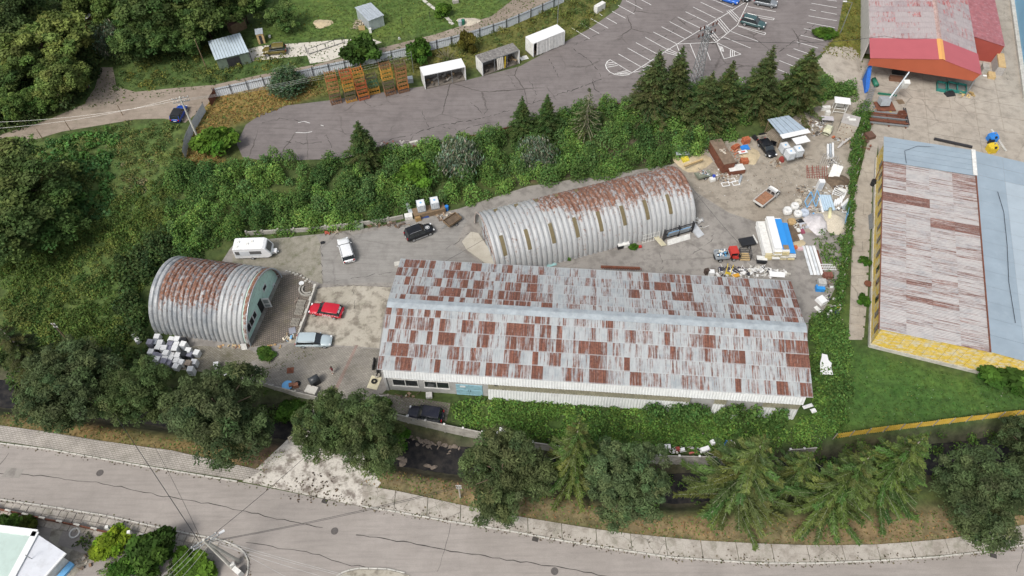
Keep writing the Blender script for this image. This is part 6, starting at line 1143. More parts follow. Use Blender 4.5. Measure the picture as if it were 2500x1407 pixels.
# ------------------------------------------------------------------ poles and wires
def upole(label, base, h, lev, arm=1.2, rz=0.0, mat=CONC, brace=False, r=.21):
    p = P(*base, lev) if lev is not None else PG(*base); t = thing('utility_pole', label, 'pole', p, rz); m = MB(); m.tube([(0, 0, -.3), (0, 0, h)], r, r * .62, 8); m.build('pole', mat, t)
    if brace: m = MB(); m.tube([(.9, .25, -.2), (.1, 0, h * .86)], r * .9, r * .6, 8); m.build('brace', mat, t)
    if arm:
        for z in (h - .3, h - .95): m = MB(); m.box(0, 0, z, arm * 2, .09, .09); a = m.build('crossarm', STEEL, t)
        for z in (h - .3, h - .95):
            for x in (-arm * .9, -arm * .4, arm * .4, arm * .9): m = MB(); m.cyl(x, 0, z + .05, z + .28, .055, 6); m.build('insulator', M('white_insulator', (.6, .6, .58), .3), t)
    return t, p
up1, a1 = upole('concrete utility pole with double crossarms beside the blue car', (488, 347), 9.3, 1.8, 1.3, .3, CONC_L)
up2, a2 = upole('braced street corner utility pole carrying many wires', (567, 1386), 9.6, 0, 1.4, .6, CONC_L, True, .24)
m = MB(); m.tube([(.1, 0, 8.0), (1.5, .2, 8.5)], .04); m.box(1.7, .22, 8.5, .6, .25, .1, mi=1); m.build('street_lamp', [STEEL, WHITE], up2); m = MB(); m.box(.3, -.2, 1.0, .5, .35, .7); m.build('meter_box', WHITE_D, up2)
up3, a3 = upole('short wooden pole standing in the yellow weeds', (178, 845), 5.5, .3, .25, 0, WOOD, False, .12)
up4, a4 = upole('small concrete post on the dry verge beside the pine', (1124, 1214), 3.6, 0, .3, 0, CONC, False, .12)
up5, a5 = upole('thin pole above the green bank near the garage', (505, 170), 6.5, 2, 0, 0, WOOD, False, .1)
def lamppost(label, base, h, lev, arm):
    p = P(*base, lev); t = thing('lamp_post', label, 'lamp post', p); m = MB(); m.tube([(0, 0, 0), (0, 0, h)], .09, .05, 7); m.build('pole', STEEL, t); m = MB(); m.tube([(0, 0, h), arm], .035, n=5); m.build('arm', STEEL, t); m = MB(); m.box(arm[0], arm[1], arm[2], .7, .25, .12); m.build('lamp_head', WHITE, t)
lamppost('tall lamp post on the yellow strip between bays and red hall', (2047, 92), 7.3, 1.2, (-1.3, .3, 7.4)); lamppost('thin lamp post behind the curtained truck body', (1361, 58), 7, LOTZ, (.8, .5, 7.1))
m = MB(); p = P(1010, 178, LOTZ); m.tube([(0, 0, 0), (0, 0, 4.5)], .05); tag(m.build('thin_pole', STEEL, loc=p), 'thin grey pole behind the last rack stack', 'pole')
# lattice pylon
pb = PG(1697, 206, 0, 1.8); t = thing('lattice_pylon', 'lattice steel pylon with insulators beside the spruces', 'pylon', pb, .5); Hh = 11.5
for sx in (-1, 1):
    for sy in (-1, 1): m = MB(); m.tube([(sx * .75, sy * .75, 0), (sx * .3, sy * .3, Hh)], .06, .05, 4); m.build('leg', STEEL, t)
for k in range(11):
    z0, z1 = k * Hh / 11, (k + 1) * Hh / 11; w0, w1 = .75 - .45 * z0 / Hh, .75 - .45 * z1 / Hh; m = MB()
    for (ax, ay), (bx, by) in (((-1, -1), (1, -1)), ((1, -1), (1, 1)), ((1, 1), (-1, 1)), ((-1, 1), (-1, -1))): m.tube([(ax * w0, ay * w0, z0), (bx * w1, by * w1, z1)], .035, n=4); m.tube([(bx * w0, by * w0, z0), (ax * w1, ay * w1, z1)], .035, n=4)
    m.build('lattice', STEEL, t)
for z in (Hh - .2, Hh - 1.6): m = MB(); m.box(0, 0, z, 3.6, .14, .14); m.box(0, 0, z, .14, 1.6, .12); m.build('crossarm', STEEL, t)
for z in (Hh, Hh - 1.4):
    for x in (-1.7, -.9, .9, 1.7): m = MB(); m.cyl(x, 0, z, z + .5, .12, 8); m.build('insulator', M('brown_insulator', (.1, .04, .03), .3), t)
def wire(a, b, label, sag=.6, r=.03, mat=BLACK):
    a, b = Vector(a), Vector(b); pts = [a.lerp(b, i / 14) - Vector((0, 0, sag * 4 * (i / 14) * (1 - i / 14))) for i in range(15)]; m = MB(); m.tube(pts, r * .75, n=4); tag(m.build('overhead_wire', mat), label, 'wire')
top1 = a1 + Vector((0, 0, 9)); top2 = a2 + Vector((0, 0, 9.3)); PALE = M('aluminium_wire', (.45, .45, .44), .5, .4)
for i, (x0, y0, x1, y1) in enumerate([(0, 288, 1, 0), (0, 305, -1, 0)]): wire(P(x0 - 60, y0 + 12, 9), top1 + Vector((x1, 0, 0)), ['upper thin wire from the picture edge to the crossarm pole', 'lower thin wire from the picture edge to the crossarm pole'][i], 1.0, .022, PALE)
pr = P(1010, 178, LOTZ) + Vector((0, 0, 4.3))
for i in range(3): wire(top1 + Vector((1.2 - i * 1.0, 0, -.3 * i)), pr + Vector((0, 0, -.6 * i)), ['top', 'middle', 'bottom'][i] + ' pale wire crossing in front of the steel racks', .8, .022, PALE)
wire(pb + Vector((.8, 0, 9.5)), L0 + Vector((.5, -.2, 4.6)), 'thick black cable from the pylon to the red hall', 1.2, .05)
wire(L0 + Vector((.5, -.2, 4.6)), L0 + Vector((RWd * .48, -.3, 4.2)), 'black cable slung along the red hall canopy', .4, .04)
for i, (q, lab, r) in enumerate([(a3 + Vector((0, 0, 5.3)), 'pair of black wires crossing the road to the pole in the weeds', .045), (P(372, 1080, 1.5), 'thin wire crossing the road towards the smaller pine', .025), (P(910, 960, 3.0), 'black wire from the corner pole to the warehouse corner', .035), (a4 + Vector((0, 0, 3.4)), 'upper wire from the corner pole to the verge post', .03), (a4 + Vector((.1, 0, 3.0)), 'lower wire from the corner pole to the verge post', .03)]): wire(top2 + Vector((.3 * i - .6, 0, -.1 * i)), q, lab, .8, r)
for i, (x, y) in enumerate([(830, 1420), (860, 1412), (900, 1418), (740, 1430)]): wire(top2 + Vector((.5, .2 * i, -.2)), P(x, y, 7.5), ['first', 'second', 'third', 'fourth'][i] + ' pale wire from the corner pole down past the road island', .5, .022, PALE)
for i, (x, y) in enumerate([(385, 1415), (395, 1420), (415, 1415), (435, 1418)]): wire(top2 + Vector((-.9 + .5 * i, 0, -.2)), P(x, y, 7.5), ['first', 'second', 'third', 'fourth'][i] + ' pale wire from the corner pole over the garden shrubs', .3, .022, PALE)
wire(P(1215, 565, 4.8), P(985, 690, 4.9), 'black cable from the long hut mouth to the warehouse eave', .3, .03); wire(P(1690, 460, 5.5), P(1880, 672, 5.2), 'black cable from the long hut to the far end of the warehouse', .5, .03)
# bridge railing
t = thing('bridge_railing', 'pale yellow steel railing of the bridge over the stream', 'railing', tuple(P(740, 1050))); o = t.location; rp_ = [P(772, 985, .1), P(752, 1035, .1), P(742, 1055, .1), P(708, 1078, .1)]
for z in (.55, 1.05): m = MB(); m.tube([p - o + Vector((0, 0, z)) for p in rp_], .045, n=6); m.build('rail', CREAM, t)
for p in rp_ + [P(725, 1067, .1)]: m = MB(); m.tube([p - o, p - o + Vector((0, 0, 1.05))], .04); m.build('post', CREAM, t)
q = PL([(762, 1000), (800, 985), (900, 990), (910, 1015), (860, 1110), (700, 1090)], -.05); m = MB(); m.prism([(p.x, p.y) for p in q][::-1], -.6, .005); tag(m.build('bridge_deck', CONC), 'concrete bridge deck of the drive over the stream', 'bridge')
# riprap stones
def stone(r, seed):
    v = unit(np.random.default_rng(seed).normal(size=(14, 3))); import bmesh as _b; bm = _b.new(); [bm.verts.new(tuple(p * (r * (.8 + .35 * ((i * 7) % 5) / 5)) * np.array([1, .8, .65]))) for i, p in enumerate(v)]; _b.ops.convex_hull(bm, input=bm.verts); me = bpy.data.meshes.new('stone'); bm.to_mesh(me); bm.free(); me.materials.append(M('river_stone', (.2, .165, .135), .9, var=.35, sc=2)); return me
SM = [stone(.45, i) for i in range(6)]
t = thing('stone_revetment', 'bank of rough stones below the panel wall behind the dark off-roader', 'stone bank', tuple(PG(1040, 1085, 0, -1.5))); o = t.location
for i in range(70):
    p = PG(random.uniform(958, 1118), 0, 0); u = random.random(); x = 950 + 175 * u; y = 1062 + 40 * u + random.uniform(-9, 14); p = PG(x, y, 0, -1.5); s_ = link('stone', SM[i % 6], t, p - o, random.uniform(0, 6)); s_.scale = (random.uniform(.7, 1.3),) * 3
for i, (x, y, lab) in enumerate([(978, 1120, 'boulder at the stream edge, uppermost of the small group'), (990, 1128, 'boulder at the stream edge beside the small group'), (983, 1135, 'rounded boulder on the gravel below the small group'), (1045, 1140, 'large flat boulder alone at the water edge'), (1060, 1143, 'long low boulder touching the flat one')]): o = link('boulder', SM[i], None, PG(x, y, .1, -1), i); o.scale = (1.4 + .2 * (i > 2),) * 3; tag(o, lab, 'boulder', 'boulders on the stream bank')
# ================================================================== loose things in the yard
def scrap(name, label, px, py, rx, ry, n, cols, h=.5, big=1.0, lev=0.0, cat='scrap heap', tubes=.4, rz=0.0):
    p = P(px, py, lev); m = MB()
    for i in range(n):
        a = random.uniform(0, 6.28); r = math.sqrt(random.random()); x, y = rx * r * math.cos(a), ry * r * math.sin(a); z = h * (1 - r) * random.random() + .05; c = random.choice(cols)
        if random.random() < tubes: L = random.uniform(.6, 1.8) * big; q = random.uniform(0, 6.28); m.tube([(x, y, z), (x + L * math.cos(q), y + L * math.sin(q) * .7, z + random.uniform(-.05, .3))], random.uniform(.02, .05), n=4, col=c)
        else: m.box(x, y, z, random.uniform(.2, .9) * big, random.uniform(.12, .5) * big, random.uniform(.04, .3) * big, rz=random.uniform(0, 3.1), tx=random.uniform(-.5, .5), ty=random.uniform(-.4, .4), col=c)
    o = m.build(name, MIXED, loc=(p.x, p.y, lev + .02), rz=rz, colattr=True); o['label'] = label; o['category'] = cat; return struct(o, 'stuff')
WHS = [(.6, .6, .58), (.68, .68, .67), (.5, .49, .46), (.3, .3, .3), (.05, .05, .06), (.45, .43, .38)]; BRN = [(.2, .13, .08), (.12, .09, .07), (.3, .22, .15), (.42, .38, .32), (.1, .09, .08)]
# heap of appliances
APP = [(315, 155, 'w'), (185, 255, 'g'), (260, 260, 'l'), (370, 265, 'w'), (335, 350, 'w'), (575, 205, 'w'), (675, 200, 'w'), (790, 222, 'd'), (555, 278, 'g'), (665, 295, 'w'), (790, 290, 'w'), (528, 370, 'g'), (635, 375, 'w'), (205, 430, 'w'), (285, 490, 'g'), (375, 510, 'g'), (470, 525, 'w'), (475, 450, 'w'), (590, 455, 'w'), (690, 495, 'w'), (315, 565, 'w'), (440, 600, 'g'), (560, 545, 'w'), (520, 640, 'g'), (670, 590, 'w'), (660, 690, 'w'), (880, 405, 'w'), (800, 465, 'd'), (905, 480, 'g'), (1035, 445, 'w'), (985, 615, 'w'), (880, 640, 'b'), (920, 745, 'w'), (440, 360, 'w'), (750, 620, 'w'), (230, 620, 'w')]
AM = {'w': WHITE, 'g': M('slate_grey_enamel', (.2, .2, .25), .45, var=.12), 'l': M('pale_grey_enamel', (.4, .43, .47), .45, var=.12), 'd': BLACK, 'b': M('mouldy_board', (.35, .28, .22), .8, var=.4)}; AN = {'w': 'white', 'g': 'slate grey', 'l': 'pale grey', 'd': 'black', 'b': 'mouldy brown'}
rows_ = [(0, 320, 'heap row nearest the hut'), (320, 435, 'second heap row from the hut'), (435, 535, 'third heap row from the hut'), (535, 2000, 'heap row nearest the pines')]; nth = ['first', 'second', 'third', 'fourth', 'fifth', 'sixth', 'seventh', 'eighth', 'ninth', 'tenth', 'eleventh', 'twelfth']
for y0_, y1_, rn in rows_:
    for k, (x, y, c) in enumerate(sorted(a for a in APP if y0_ <= a[1] < y1_)):
        hh = random.choice([.85, .85, 1.0, 1.3]); px, py = 340 + x / 7.44, 800 + y / 7.44; p = P(px, py, hh); t = thing('appliance', f'{AN[c]} appliance, {nth[k]} from left in the {rn}', 'appliance', (p.x, p.y, .03), -.12 + random.uniform(-.12, .12), 'appliances heaped beside the short hut')
        s_ = .76; m = MB(); m.box(0, 0, hh / 2, s_, s_, hh); m.build('casing', AM[c], t); m = MB(); m.box(0, -s_ / 2 - .012, hh * .5, s_ * .86, .03, hh * .82); m.build('front_panel', AM['d' if (k + int(x)) % 3 == 0 else ('l' if c == 'w' else c)], t)
p = P(333, 826, .4); t = thing('appliance', 'single white fridge lying apart from the heap in the weeds', 'appliance', (p.x, p.y, .1), -.9); m = MB(); m.box(0, 0, .3, 1.7, .62, .6); m.build('casing', WHITE, t); m = MB(); m.box(0, -.32, .3, 1.5, .03, .5); m.build('front_panel', BLACK, t)
# drive side
bt('stove', 'white stove standing apart on the mossy paving', 'stove', 532, 897, (.65, .65, .9), .2, WHITE); scrap('scrap_bits', 'black and white appliance parts beside the lone stove', 543, 908, .9, .4, 16, [(.03, .03, .04), (.6, .6, .6)], .3, .6); bt('white_crate', 'white crate at the end of the black parts', 'crate', 554, 916, (.6, .4, .35), .3, WHITE)
bt('white_basin', 'white basin on the wall edge near the dry patch', 'basin', 597, 930, (.7, .5, .3), .4, WHITE, top=1.2)
p = P(770, 936); t = thing('waste_bin', 'large black lidded waste bin on the paved drive', 'bin', (p.x, p.y, .03), .6); m = MB(); m.box(0, 0, .5, 1.25, .95, .9, top=1.08); m.build('body', BLACK, t); m = MB(); m.tube([(-.66, 0, .95), (.66, 0, .95)], .5, n=14); m.build('lid', M('grey_black_plastic', (.045, .05, .055), .35, var=.1), t, True)
p = P(703, 944); m = MB(); m.cyl(0, 0, 0, .35, .6, 18, r2=.7); m.ring((0, 0, .35), .68, .05, n=18); tag(m.build('blue_tub', BLUE_L, loc=p), 'round light blue tub by the stream wall', 'tub')
for x, lab in ((713, 'brown box beside the blue tub'), (724, 'brown box nearest the black tyre')): bt('brown_box', lab, 'box', x, 944, (.6, .5, .6), .3, M('terracotta_box', (.28, .13, .08), .85, var=.2))
bt('concrete_block', 'square concrete block at the wall corner by the drive', 'block', 762, 956, (1.5, 1.1, .55), -.3, CONC_L); bt('inspection_cover', 'square rusty inspection cover in the paving', 'cover', 709, 905, (.9, .9, .03), .1, RUSTST); bt('chamber', 'square concrete chamber by the warehouse corner', 'chamber', 928, 977, (1.3, 1.2, .22), -.15, CONC_L); bt('chamber_grate', 'dark grate on the concrete chamber', 'grate', 928, 975, (.6, .6, .04), -.15, DARKST, dz=.22)
def tyre(label, px, py, ax='Z', z=.14, lev=0.0, mat=RUBBER, group='old tyres'): p = P(px, py, lev); m = MB(); m.ring((0, 0, z), .28, .13, ax, 16, 7); tag(m.build('tyre', mat, None, True, (p.x, p.y, lev + .02)), label, 'tyre', group)
for i, (x, y, lab) in enumerate([(915, 884, 'tyre leaning highest at the warehouse end wall'), (914, 893, 'second tyre leaning at the warehouse end wall'), (912, 901, 'third tyre leaning at the warehouse end wall'), (923, 910, 'tyre half under the eave corner'), (727, 938, 'black tyre beside the brown boxes')]): tyre(lab, x, y, 'Z' if i == 4 else 'X', .14 if i == 4 else .42)
t_ = bt('cream_board', 'cream board lying by the warehouse corner', 'board', 914, 935, (1.4, 1.9, .06), -.25, CREAM); tyre('tyre lying on the cream board', 914, 933, 'Z', .2); tyre('pale tyre above the cream board', 922, 918, 'Z', .2, mat=M('dusty_rubber', (.3, .28, .24), .9))
bt('cooling_unit', 'small white unit on the ground before the warehouse windows', 'unit', 1048, 968, (.8, .8, .45), .1, WHITE_D); scrap('wall_litter', 'planks and litter along the warehouse windows', 985, 965, 2.2, .3, 12, BRN, .15, .7)
# terrace
for i, (x, y, r, lab) in enumerate([(735, 743, .35, 'small weathered pallet at the top of the terrace wall'), (731, 761, .35, 'weathered pallet in the middle of the terrace wall'), (721, 788, .35, 'slatted grey pallet near the silver car')]):
    p = P(x, y); t = thing('pallet', lab, 'pallet', (p.x, p.y, .03), yaw(P(768, 700), P(722, 830)), 'pallets on the terrace'); GW = M('grey_wood', (.3, .28, .24), .9, var=.3, sc=3)
    for k in range(6): m = MB(); m.box(0, -.5 + k * .2, .13, 1.3, .12, .03); m.build('slat', GW, t)
    for k in (-1, 0, 1): m = MB(); m.box(k * .55, 0, .06, .1, 1.1, .1); m.build('bearer', GW, t)
bt('grey_board', 'grey board leaning between pallet and silver car', 'board', 714, 808, (.9, 1.0, .08), .3, M('slate_board', (.25, .26, .3), .7)); scrap('terrace_bits', 'bundle of blue and wooden bits at the terrace end', 706, 826, .8, .4, 14, [(.2, .4, .6), (.4, .28, .15), (.55, .5, .4)], .25, .7)
def chair(label, px, py, rz, mat):
    p = P(px, py); t = thing('garden_chair', label, 'chair', (p.x, p.y, .03), rz); m = MB(); m.box(0, 0, .43, .5, .5, .05); m.build('seat', mat, t); m = MB(); m.box(0, .25, .72, .5, .05, .55, tx=-.15); m.build('backrest', mat, t)
    for x in (-.22, .22):
        for y in (-.22, .22): m = MB(); m.box(x, y, .21, .05, .05, .42); m.build('leg', mat, t)
        m = MB(); m.box(x * 1.1, 0, .64, .06, .5, .04); m.build('armrest', mat, t)
chair('white plastic chair beside the open hut door', 667, 699, 1.2, WHITE); chair('red plastic chair in the far corner of the hut gable', 669, 681, 1.0, RED); chair('second white plastic chair behind the red one', 677, 677, .9, WHITE)
p = P(736, 692); m = MB(); m.cyl(0, 0, .03, .06, .38, 16); tag(m.build('white_disc', WHITE, loc=p), 'round white plate on the terrace near the curved steps', 'plate')
for i, (x, y) in enumerate([(724, 735), (727, 730), (721, 738)]): o = link('garden_stone', SM[i], None, P(x, y) + Vector((0, 0, .1)), i); o.scale = (.6,) * 3; tag(o, ['largest pale stone on the terrace', 'pale stone further up the terrace', 'smallest pale stone on the terrace'][i], 'stone')
bt('white_board', 'small white board standing at the hut corner', 'board', 598, 852, (.75, .08, 1.0), .1, WHITE_D, tx=-.3); scrap('firewood', 'short logs and pots along the foot of the short hut', 570, 846, 2.6, .25, 26, [(.45, .3, .15), (.3, .16, .1), (.5, .4, .25)], .2, .5, tubes=.2); scrap('pots', 'terracotta pots in the weeds below the terrace', 672, 846, 1.4, .3, 9, [(.4, .25, .12), (.5, .35, .15)], .2, .5, tubes=0)
# bank foot
bt('green_chest', 'dull green chest against the retaining wall', 'chest', 878, 556, (1.3, .8, .6), .15, M('dull_green', (.16, .2, .14), .7, var=.2)); bt('propped_hatch', 'open lid propped behind the green chest', 'lid', 878, 549, (1.3, .1, .6), .15, M('dull_green', (.16, .2, .14)), dz=.4); scrap('red_crates', 'red and brown crates at the bank foot', 806, 568, .9, .35, 14, [(.35, .08, .05), (.15, .1, .08)], .4, .6, tubes=.1); scrap('log_pile', 'small pile of pale logs beside the red crates', 823, 568, .7, .3, 18, [(.42, .36, .27), (.3, .25, .18)], .4, .5, tubes=.7)
bt('black_case', 'small black case on the court edge', 'case', 788, 594, (.6, .4, .2), .2, BLACK); scrap('bank_litter', 'long strip of planks and rubbish at the bank foot', 940, 550, 4.5, .5, 46, BRN, .25, .9)
def ibc(label, px, py, base=0.0, full=True, lev=0.0):
    p = P(px, py, lev + base); sc_ = 1.25; t = thing('water_tank', label, 'tank', (p.x, p.y, lev + base + .02), .25); m = MB(); m.box(0, 0, .62, .96, 1.1, 1.0, top=.97); t.scale = (sc_,) * 3; m.build('bottle', M('milky_plastic', (.62, .64, .65), .5, var=.08), t); m = MB(); m.cyl(0, 0, 1.1, 1.18, .12, 10); m.build('cap', BLUE_L, t); m = MB(); m.box(0, 0, .06, 1.0, 1.2, .1); m.build('pallet', STEEL, t)
    for k in range(5): z = .2 + k * .22; m = MB(); m.tube([(-.5, -.58, z), (.5, -.58, z), (.5, .58, z), (-.5, .58, z), (-.5, -.58, z)], .018, n=4); m.build('cage_hoop', GALV, t)
    for s_ in (-1, 1):
        for k in range(4): m = MB(); m.tube([(-.36 + .24 * k, s_ * .58, .12), (-.36 + .24 * k, s_ * .58, 1.1)], .018, n=4); m.build('cage_bar', GALV, t)
ibc('white caged water tank with blue cap on the bank', 1029, 511, .9); ibc('white caged water tank further along the bank', 1062, 504, .9)
bt('tank_platform', 'timber platform under the caged tanks', 'platform', 1048, 520, (5.0, 1.6, .9), .3, WOOD); p = P(1091, 513); m = MB(); m.cyl(0, 0, 0, .9, .3, 14); tag(m.build('blue_barrel', BLUE, loc=p), 'blue barrel beside the caged tanks', 'barrel'); bt('tin_sheet', 'pale tin sheet leaning before the caged tanks', 'sheet', 999, 512, (.6, 2.0, .05), .4, GALV, dz=.3, tx=.3); bt('white_crate', 'broken white wooden crate behind the black off-roader', 'crate', 998, 532, (1.2, .9, .6), .2, WHITE_D); bt('blue_sheet', 'folded dark blue sheet behind the black off-roader', 'sheet', 1037, 528, (1.4, .9, .4), .2, M('navy_tarp', (.03, .06, .2), .5), top=.6); bt('old_armchair', 'tan armchair beside the folded blue sheet', 'armchair', 1021, 537, (.9, .8, .7), .4, M('tan_cloth', (.3, .19, .08), .9), top=.8); scrap('plank_pile', 'loose planks and slabs behind the cargo trailer', 1095, 530, 2.0, 1.0, 34, BRN, .3, .9, tubes=.2)
# leaning things along the long hut
A, B = P(1623, 592), P(1692, 572); t = thing('steel_rack', 'dark steel rack of sheets leaning on the long hut', 'rack', A, yaw(A, B)); L = (B - A).length
for z in (.3, 1.1, 2.0): m = MB(); m.box(L / 2, .5, z, L, .1, .12); m.build('rail', DARKST, t)
for x in (0, L * .5, L): m = MB(); m.box(x, .5, 1.1, .12, .5, 2.2); m.build('upright', DARKST, t)
for k in range(4): m = MB(); m.box(L * .5, .35 + .12 * k, 1.0, L * .75, .05, 1.0, tx=.2); m.build('sheet', [GALV, BLUE_L, GALV, DARKST][k], t)
bt('white_sheet_board', 'long white panel leaning before the steel rack', 'panel', 1656, 590, (3.8, .1, .9), yaw(A, B), WHITE_D, tx=-.5); bt('cream_sheet_board', 'cream panel tilted beside the wire cages', 'panel', 1611, 592, (1.0, 2.0, .08), .5, CREAM, ty=.3, dz=.2); bt('pale_boards', 'bundle of pale boards at the end of the steel rack', 'boards', 1700, 567, (1.2, 2.2, .3), .6, M('pale_grey_boards', (.42, .44, .46), .8), tx=.3, dz=.1)
t = thing('wire_cage', 'tangle of white wire frames leaning by the long hut', 'frame', tuple(P(1588, 590)), .3)
for k in range(7): m = MB(); m.tube([(-1.3 + k * .45, 0, 0), (-1.1 + k * .45, .5, 1.3)], .03); m.build('bar', WHITE_D, t)
for z in (0.1, .7, 1.25): m = MB(); m.tube([(-1.3, z * .38, z), (1.6, z * .38, z)], .03); m.build('rail', WHITE_D, t)
t = thing('old_casements', 'old wooden window frames leaning at the middle of the long hut', 'frames', tuple(P(1437, 617)), .3)
for x in (-1.2, -.5, .3, 1.1): m = MB(); m.box(x, .2, .9, .1, .1, 1.9, tx=-.2); m.build('stile', WOOD, t)
for z in (.3, 1.1, 1.7): m = MB(); m.box(0, .25, z, 2.6, .08, .1); m.build('bar', M('brown_wood', (.22, .1, .07), .8), t)
bt('black_white_bench', 'white and black bench at the foot of the long hut', 'bench', 1521, 603, (1.8, .6, .7), .25, WHITE_D); bt('black_cabinet', 'black cabinet under the white bench', 'cabinet', 1514, 606, (.9, .5, .6), .25, BLACK); bt('teal_board', 'faded teal board lying by the hut foot', 'board', 1345, 646, (1.5, .9, .12), .4, M('faded_teal', (.25, .42, .42), .8, var=.25)); bt('red_crate', 'little red and white crate near the wire frames', 'crate', 1562, 604, (.5, .4, .25), .2, RED)
for i, (x, y) in enumerate([(1535, 585), (1543, 583), (1480, 596), (1340, 630)]): p = P(x, y); m = MB(); m.tube([(0, 0, 0), (.1, .8, 2.6)], .06); tag(m.build('leaning_beam', DARKST, loc=p), ['dark beam leaning by the bench', 'second dark beam leaning by the bench', 'thin dark beam leaning right of the window frames', 'lone dark beam leaning near the teal board'][i], 'beam')
scrap('hut_end_junk', 'white junk at the far corner of the long hut', 1710, 545, .7, 1.2, 20, WHS, .5, .8)
# scrap corner
p = P(1755, 380); A, B = P(1733, 345, 2.0), P(1768, 402, 2.0); t = thing('rusty_container', 'rust-red open container with sticks on its lid', 'container', ((A + B) / 2).xy.to_3d(), yaw(A, B)); L = (B - A).length; m = MB(); m.box(0, 1.0, 1.0, L, 2.0, 2.0); m.build('body', RUSTST, t); m = MB(); m.box(0, 1.0, 2.04, L + .1, 2.1, .08); m.build('lid', M('muddy_lid', (.19, .14, .1), .9, var=.4), t)
for k in range(12): m = MB(); m.tube([(random.uniform(-.8, .8), 1 + random.uniform(-.6, .6), 2.14), (random.uniform(-.8, .8), 1 + random.uniform(-.6, .6), 2.18)], .04, n=4); m.build('stick', M('bleached_stick', (.5, .45, .38), .9), t)
for k in (0, 1, 2): bt('metal_trim', ['outer', 'middle', 'inner'][k] + ' long metal trim strip beside the rusty container', 'trim', 1733 + k * 3, 375 - k * 2, (4.0, .18, .12), yaw(A, B), GALV)
def heap(name, label, px, py, rx, ry, h, mat, cat='heap', rz=0.0, lev=0.0):
    p = P(px, py, lev); n, k = 20, 7; vs = [(0, 0, h)]; m = MB()
    for i in range(1, k + 1):
        for j in range(n):
            a = 2 * math.pi * j / n; r = i / k; w = 1 + .15 * math.sin(3 * a + i) + random.uniform(-.05, .05); vs.append((rx * r * math.cos(a) * w, ry * r * math.sin(a) * w, max(0, h * (1 - r) ** 1.1 + random.uniform(-.04, .06) * h * (r < .95)) - .03 * (i == k)))
    fs = [(0, 1 + j, 1 + (j + 1) % n) for j in range(n)] + [(1 + (i - 1) * n + j, 1 + i * n + j, 1 + i * n + (j + 1) % n, 1 + (i - 1) * n + (j + 1) % n) for i in range(1, k) for j in range(n)]
    m.add(vs, fs); return tag(m.build(name, mat, None, True, (p.x, p.y, lev + .02), rz), label, cat)
heap('sand_heap', 'spread heap of pale sand beside the far end of the long hut', 1690, 395, 3.2, 2.4, .7, SAND); heap('gravel_heap', 'pale gravel heap by the vine hedge', 2035, 540, 2.6, 2.6, 1.3, GRAVEL); heap('sand_patch', 'low tan sand heap next to the wrecked car', 1830, 380, 1.8, 2.2, .35, SAND); heap('garden_sand', 'sandy fire pit mound on the lawn', 787, 58, 1.9, 1.5, .35, SAND, lev=LOTZ); heap('gravel_pile', 'pale gravel pile beside the garden path', 1143, 53, 2.4, 1.4, .4, GRAVEL, lev=LOTZ); heap('soil_heap', 'dark soil heap under the panel stack edge', 1933, 570, 1.6, 2.2, .4, SOIL); heap('dirt_mound', 'dark earth mound among the sheets', 2045, 445, 2.0, 2.0, .5, SOIL)
def bricks(label, px, py, n, rz, mat=ORANGE):
    p = P(px, py); t = thing('brick_stack', label, 'bricks', (p.x, p.y, .03), rz)
    for i in range(n): m = MB(); k = i % 9; l = i // 9; m.box(-.4 + (k % 3) * .42, -.4 + (k // 3) * .3, .12 + l * .25, .38, .26, .22, rz=random.uniform(-.2, .2)); m.build('brick', mat, t)
bricks('stack of orange hollow bricks behind the blue sheet', 1818, 348, 36, .3); bricks('tumbled orange bricks beside the rusty container', 1793, 362, 24, .6); bricks('orange brick pile beside the rusty bin', 1815, 397, 27, .1); scrap('brick_rubble', 'loose brick rubble between the stacks', 1800, 375, 1.2, 1.4, 40, [(.4, .14, .07), (.5, .22, .14), (.3, .1, .06)], .4, .45, tubes=0)
bt('blue_tarp', 'crumpled bright blue tarpaulin on the bricks', 'tarpaulin', 1818, 365, (1.5, 1.0, .45), .2, M('bright_blue_tarp', (.03, .2, .6), .4, var=.3, sc=3), top=.55, dz=.3); bt('white_sign', 'white board with red field below the blue tarpaulin', 'board', 1812, 377, (1.5, .7, .05), .25, WHITE, dz=.5); bt('red_notice', 'red patch on the white board', 'sign face', 1812, 377, (.7, .35, .02), .25, M('coral_print', (.5, .12, .1), .6), dz=.56)
t = thing('rusty_bin', 'long rusty steel bin with a white lid', 'bin', tuple(P(1795, 420)), .18); m = MB(); m.box(0, 0, .4, 2.7, 1.3, .8); m.build('body', RUSTST, t); m = MB(); m.box(0, .1, .86, 2.6, 1.35, .08); m.build('lid', WHITE_D, t)
t = thing('window_surrounds', 'empty white window frames on the ground near the rusty bin', 'frames', tuple(P(1785, 445)), .2)
for x, y, w, h in ((-1.1, -.3, 1.2, .8), (.2, .3, 1.2, .8), (.6, -.4, 1.1, .9)):
    m = MB()
    for s_ in (-1, 1): m.box(x + s_ * w / 2, y, .05, .1, h, .08); m.box(x, y + s_ * h / 2, .05, w, .1, .09)
    m.build('frame', WHITE, t)
p = P(1807, 440); m = MB(); m.tube([(-.3, -.7, .2), (.3, .7, .2)], .2, n=12); tag(m.build('metal_cylinder', GALV, loc=p), 'grey metal cylinder lying beside the white frames', 'cylinder')
t = thing('junk_wagon', 'low trailer loaded with junk behind the long hut', 'trailer', tuple(P(1716, 432)), .35); m = MB(); m.box(0, 0, .5, 2.6, 1.4, .12); m.box(0, -.7, .7, 2.6, .06, .4); m.box(-1.3, 0, .7, .06, 1.4, .4); m.build('bed', M('olive_bed', (.2, .22, .17), .8), t)
for s_ in (1, -1): wheel(t, 0, s_ * .75, .3)
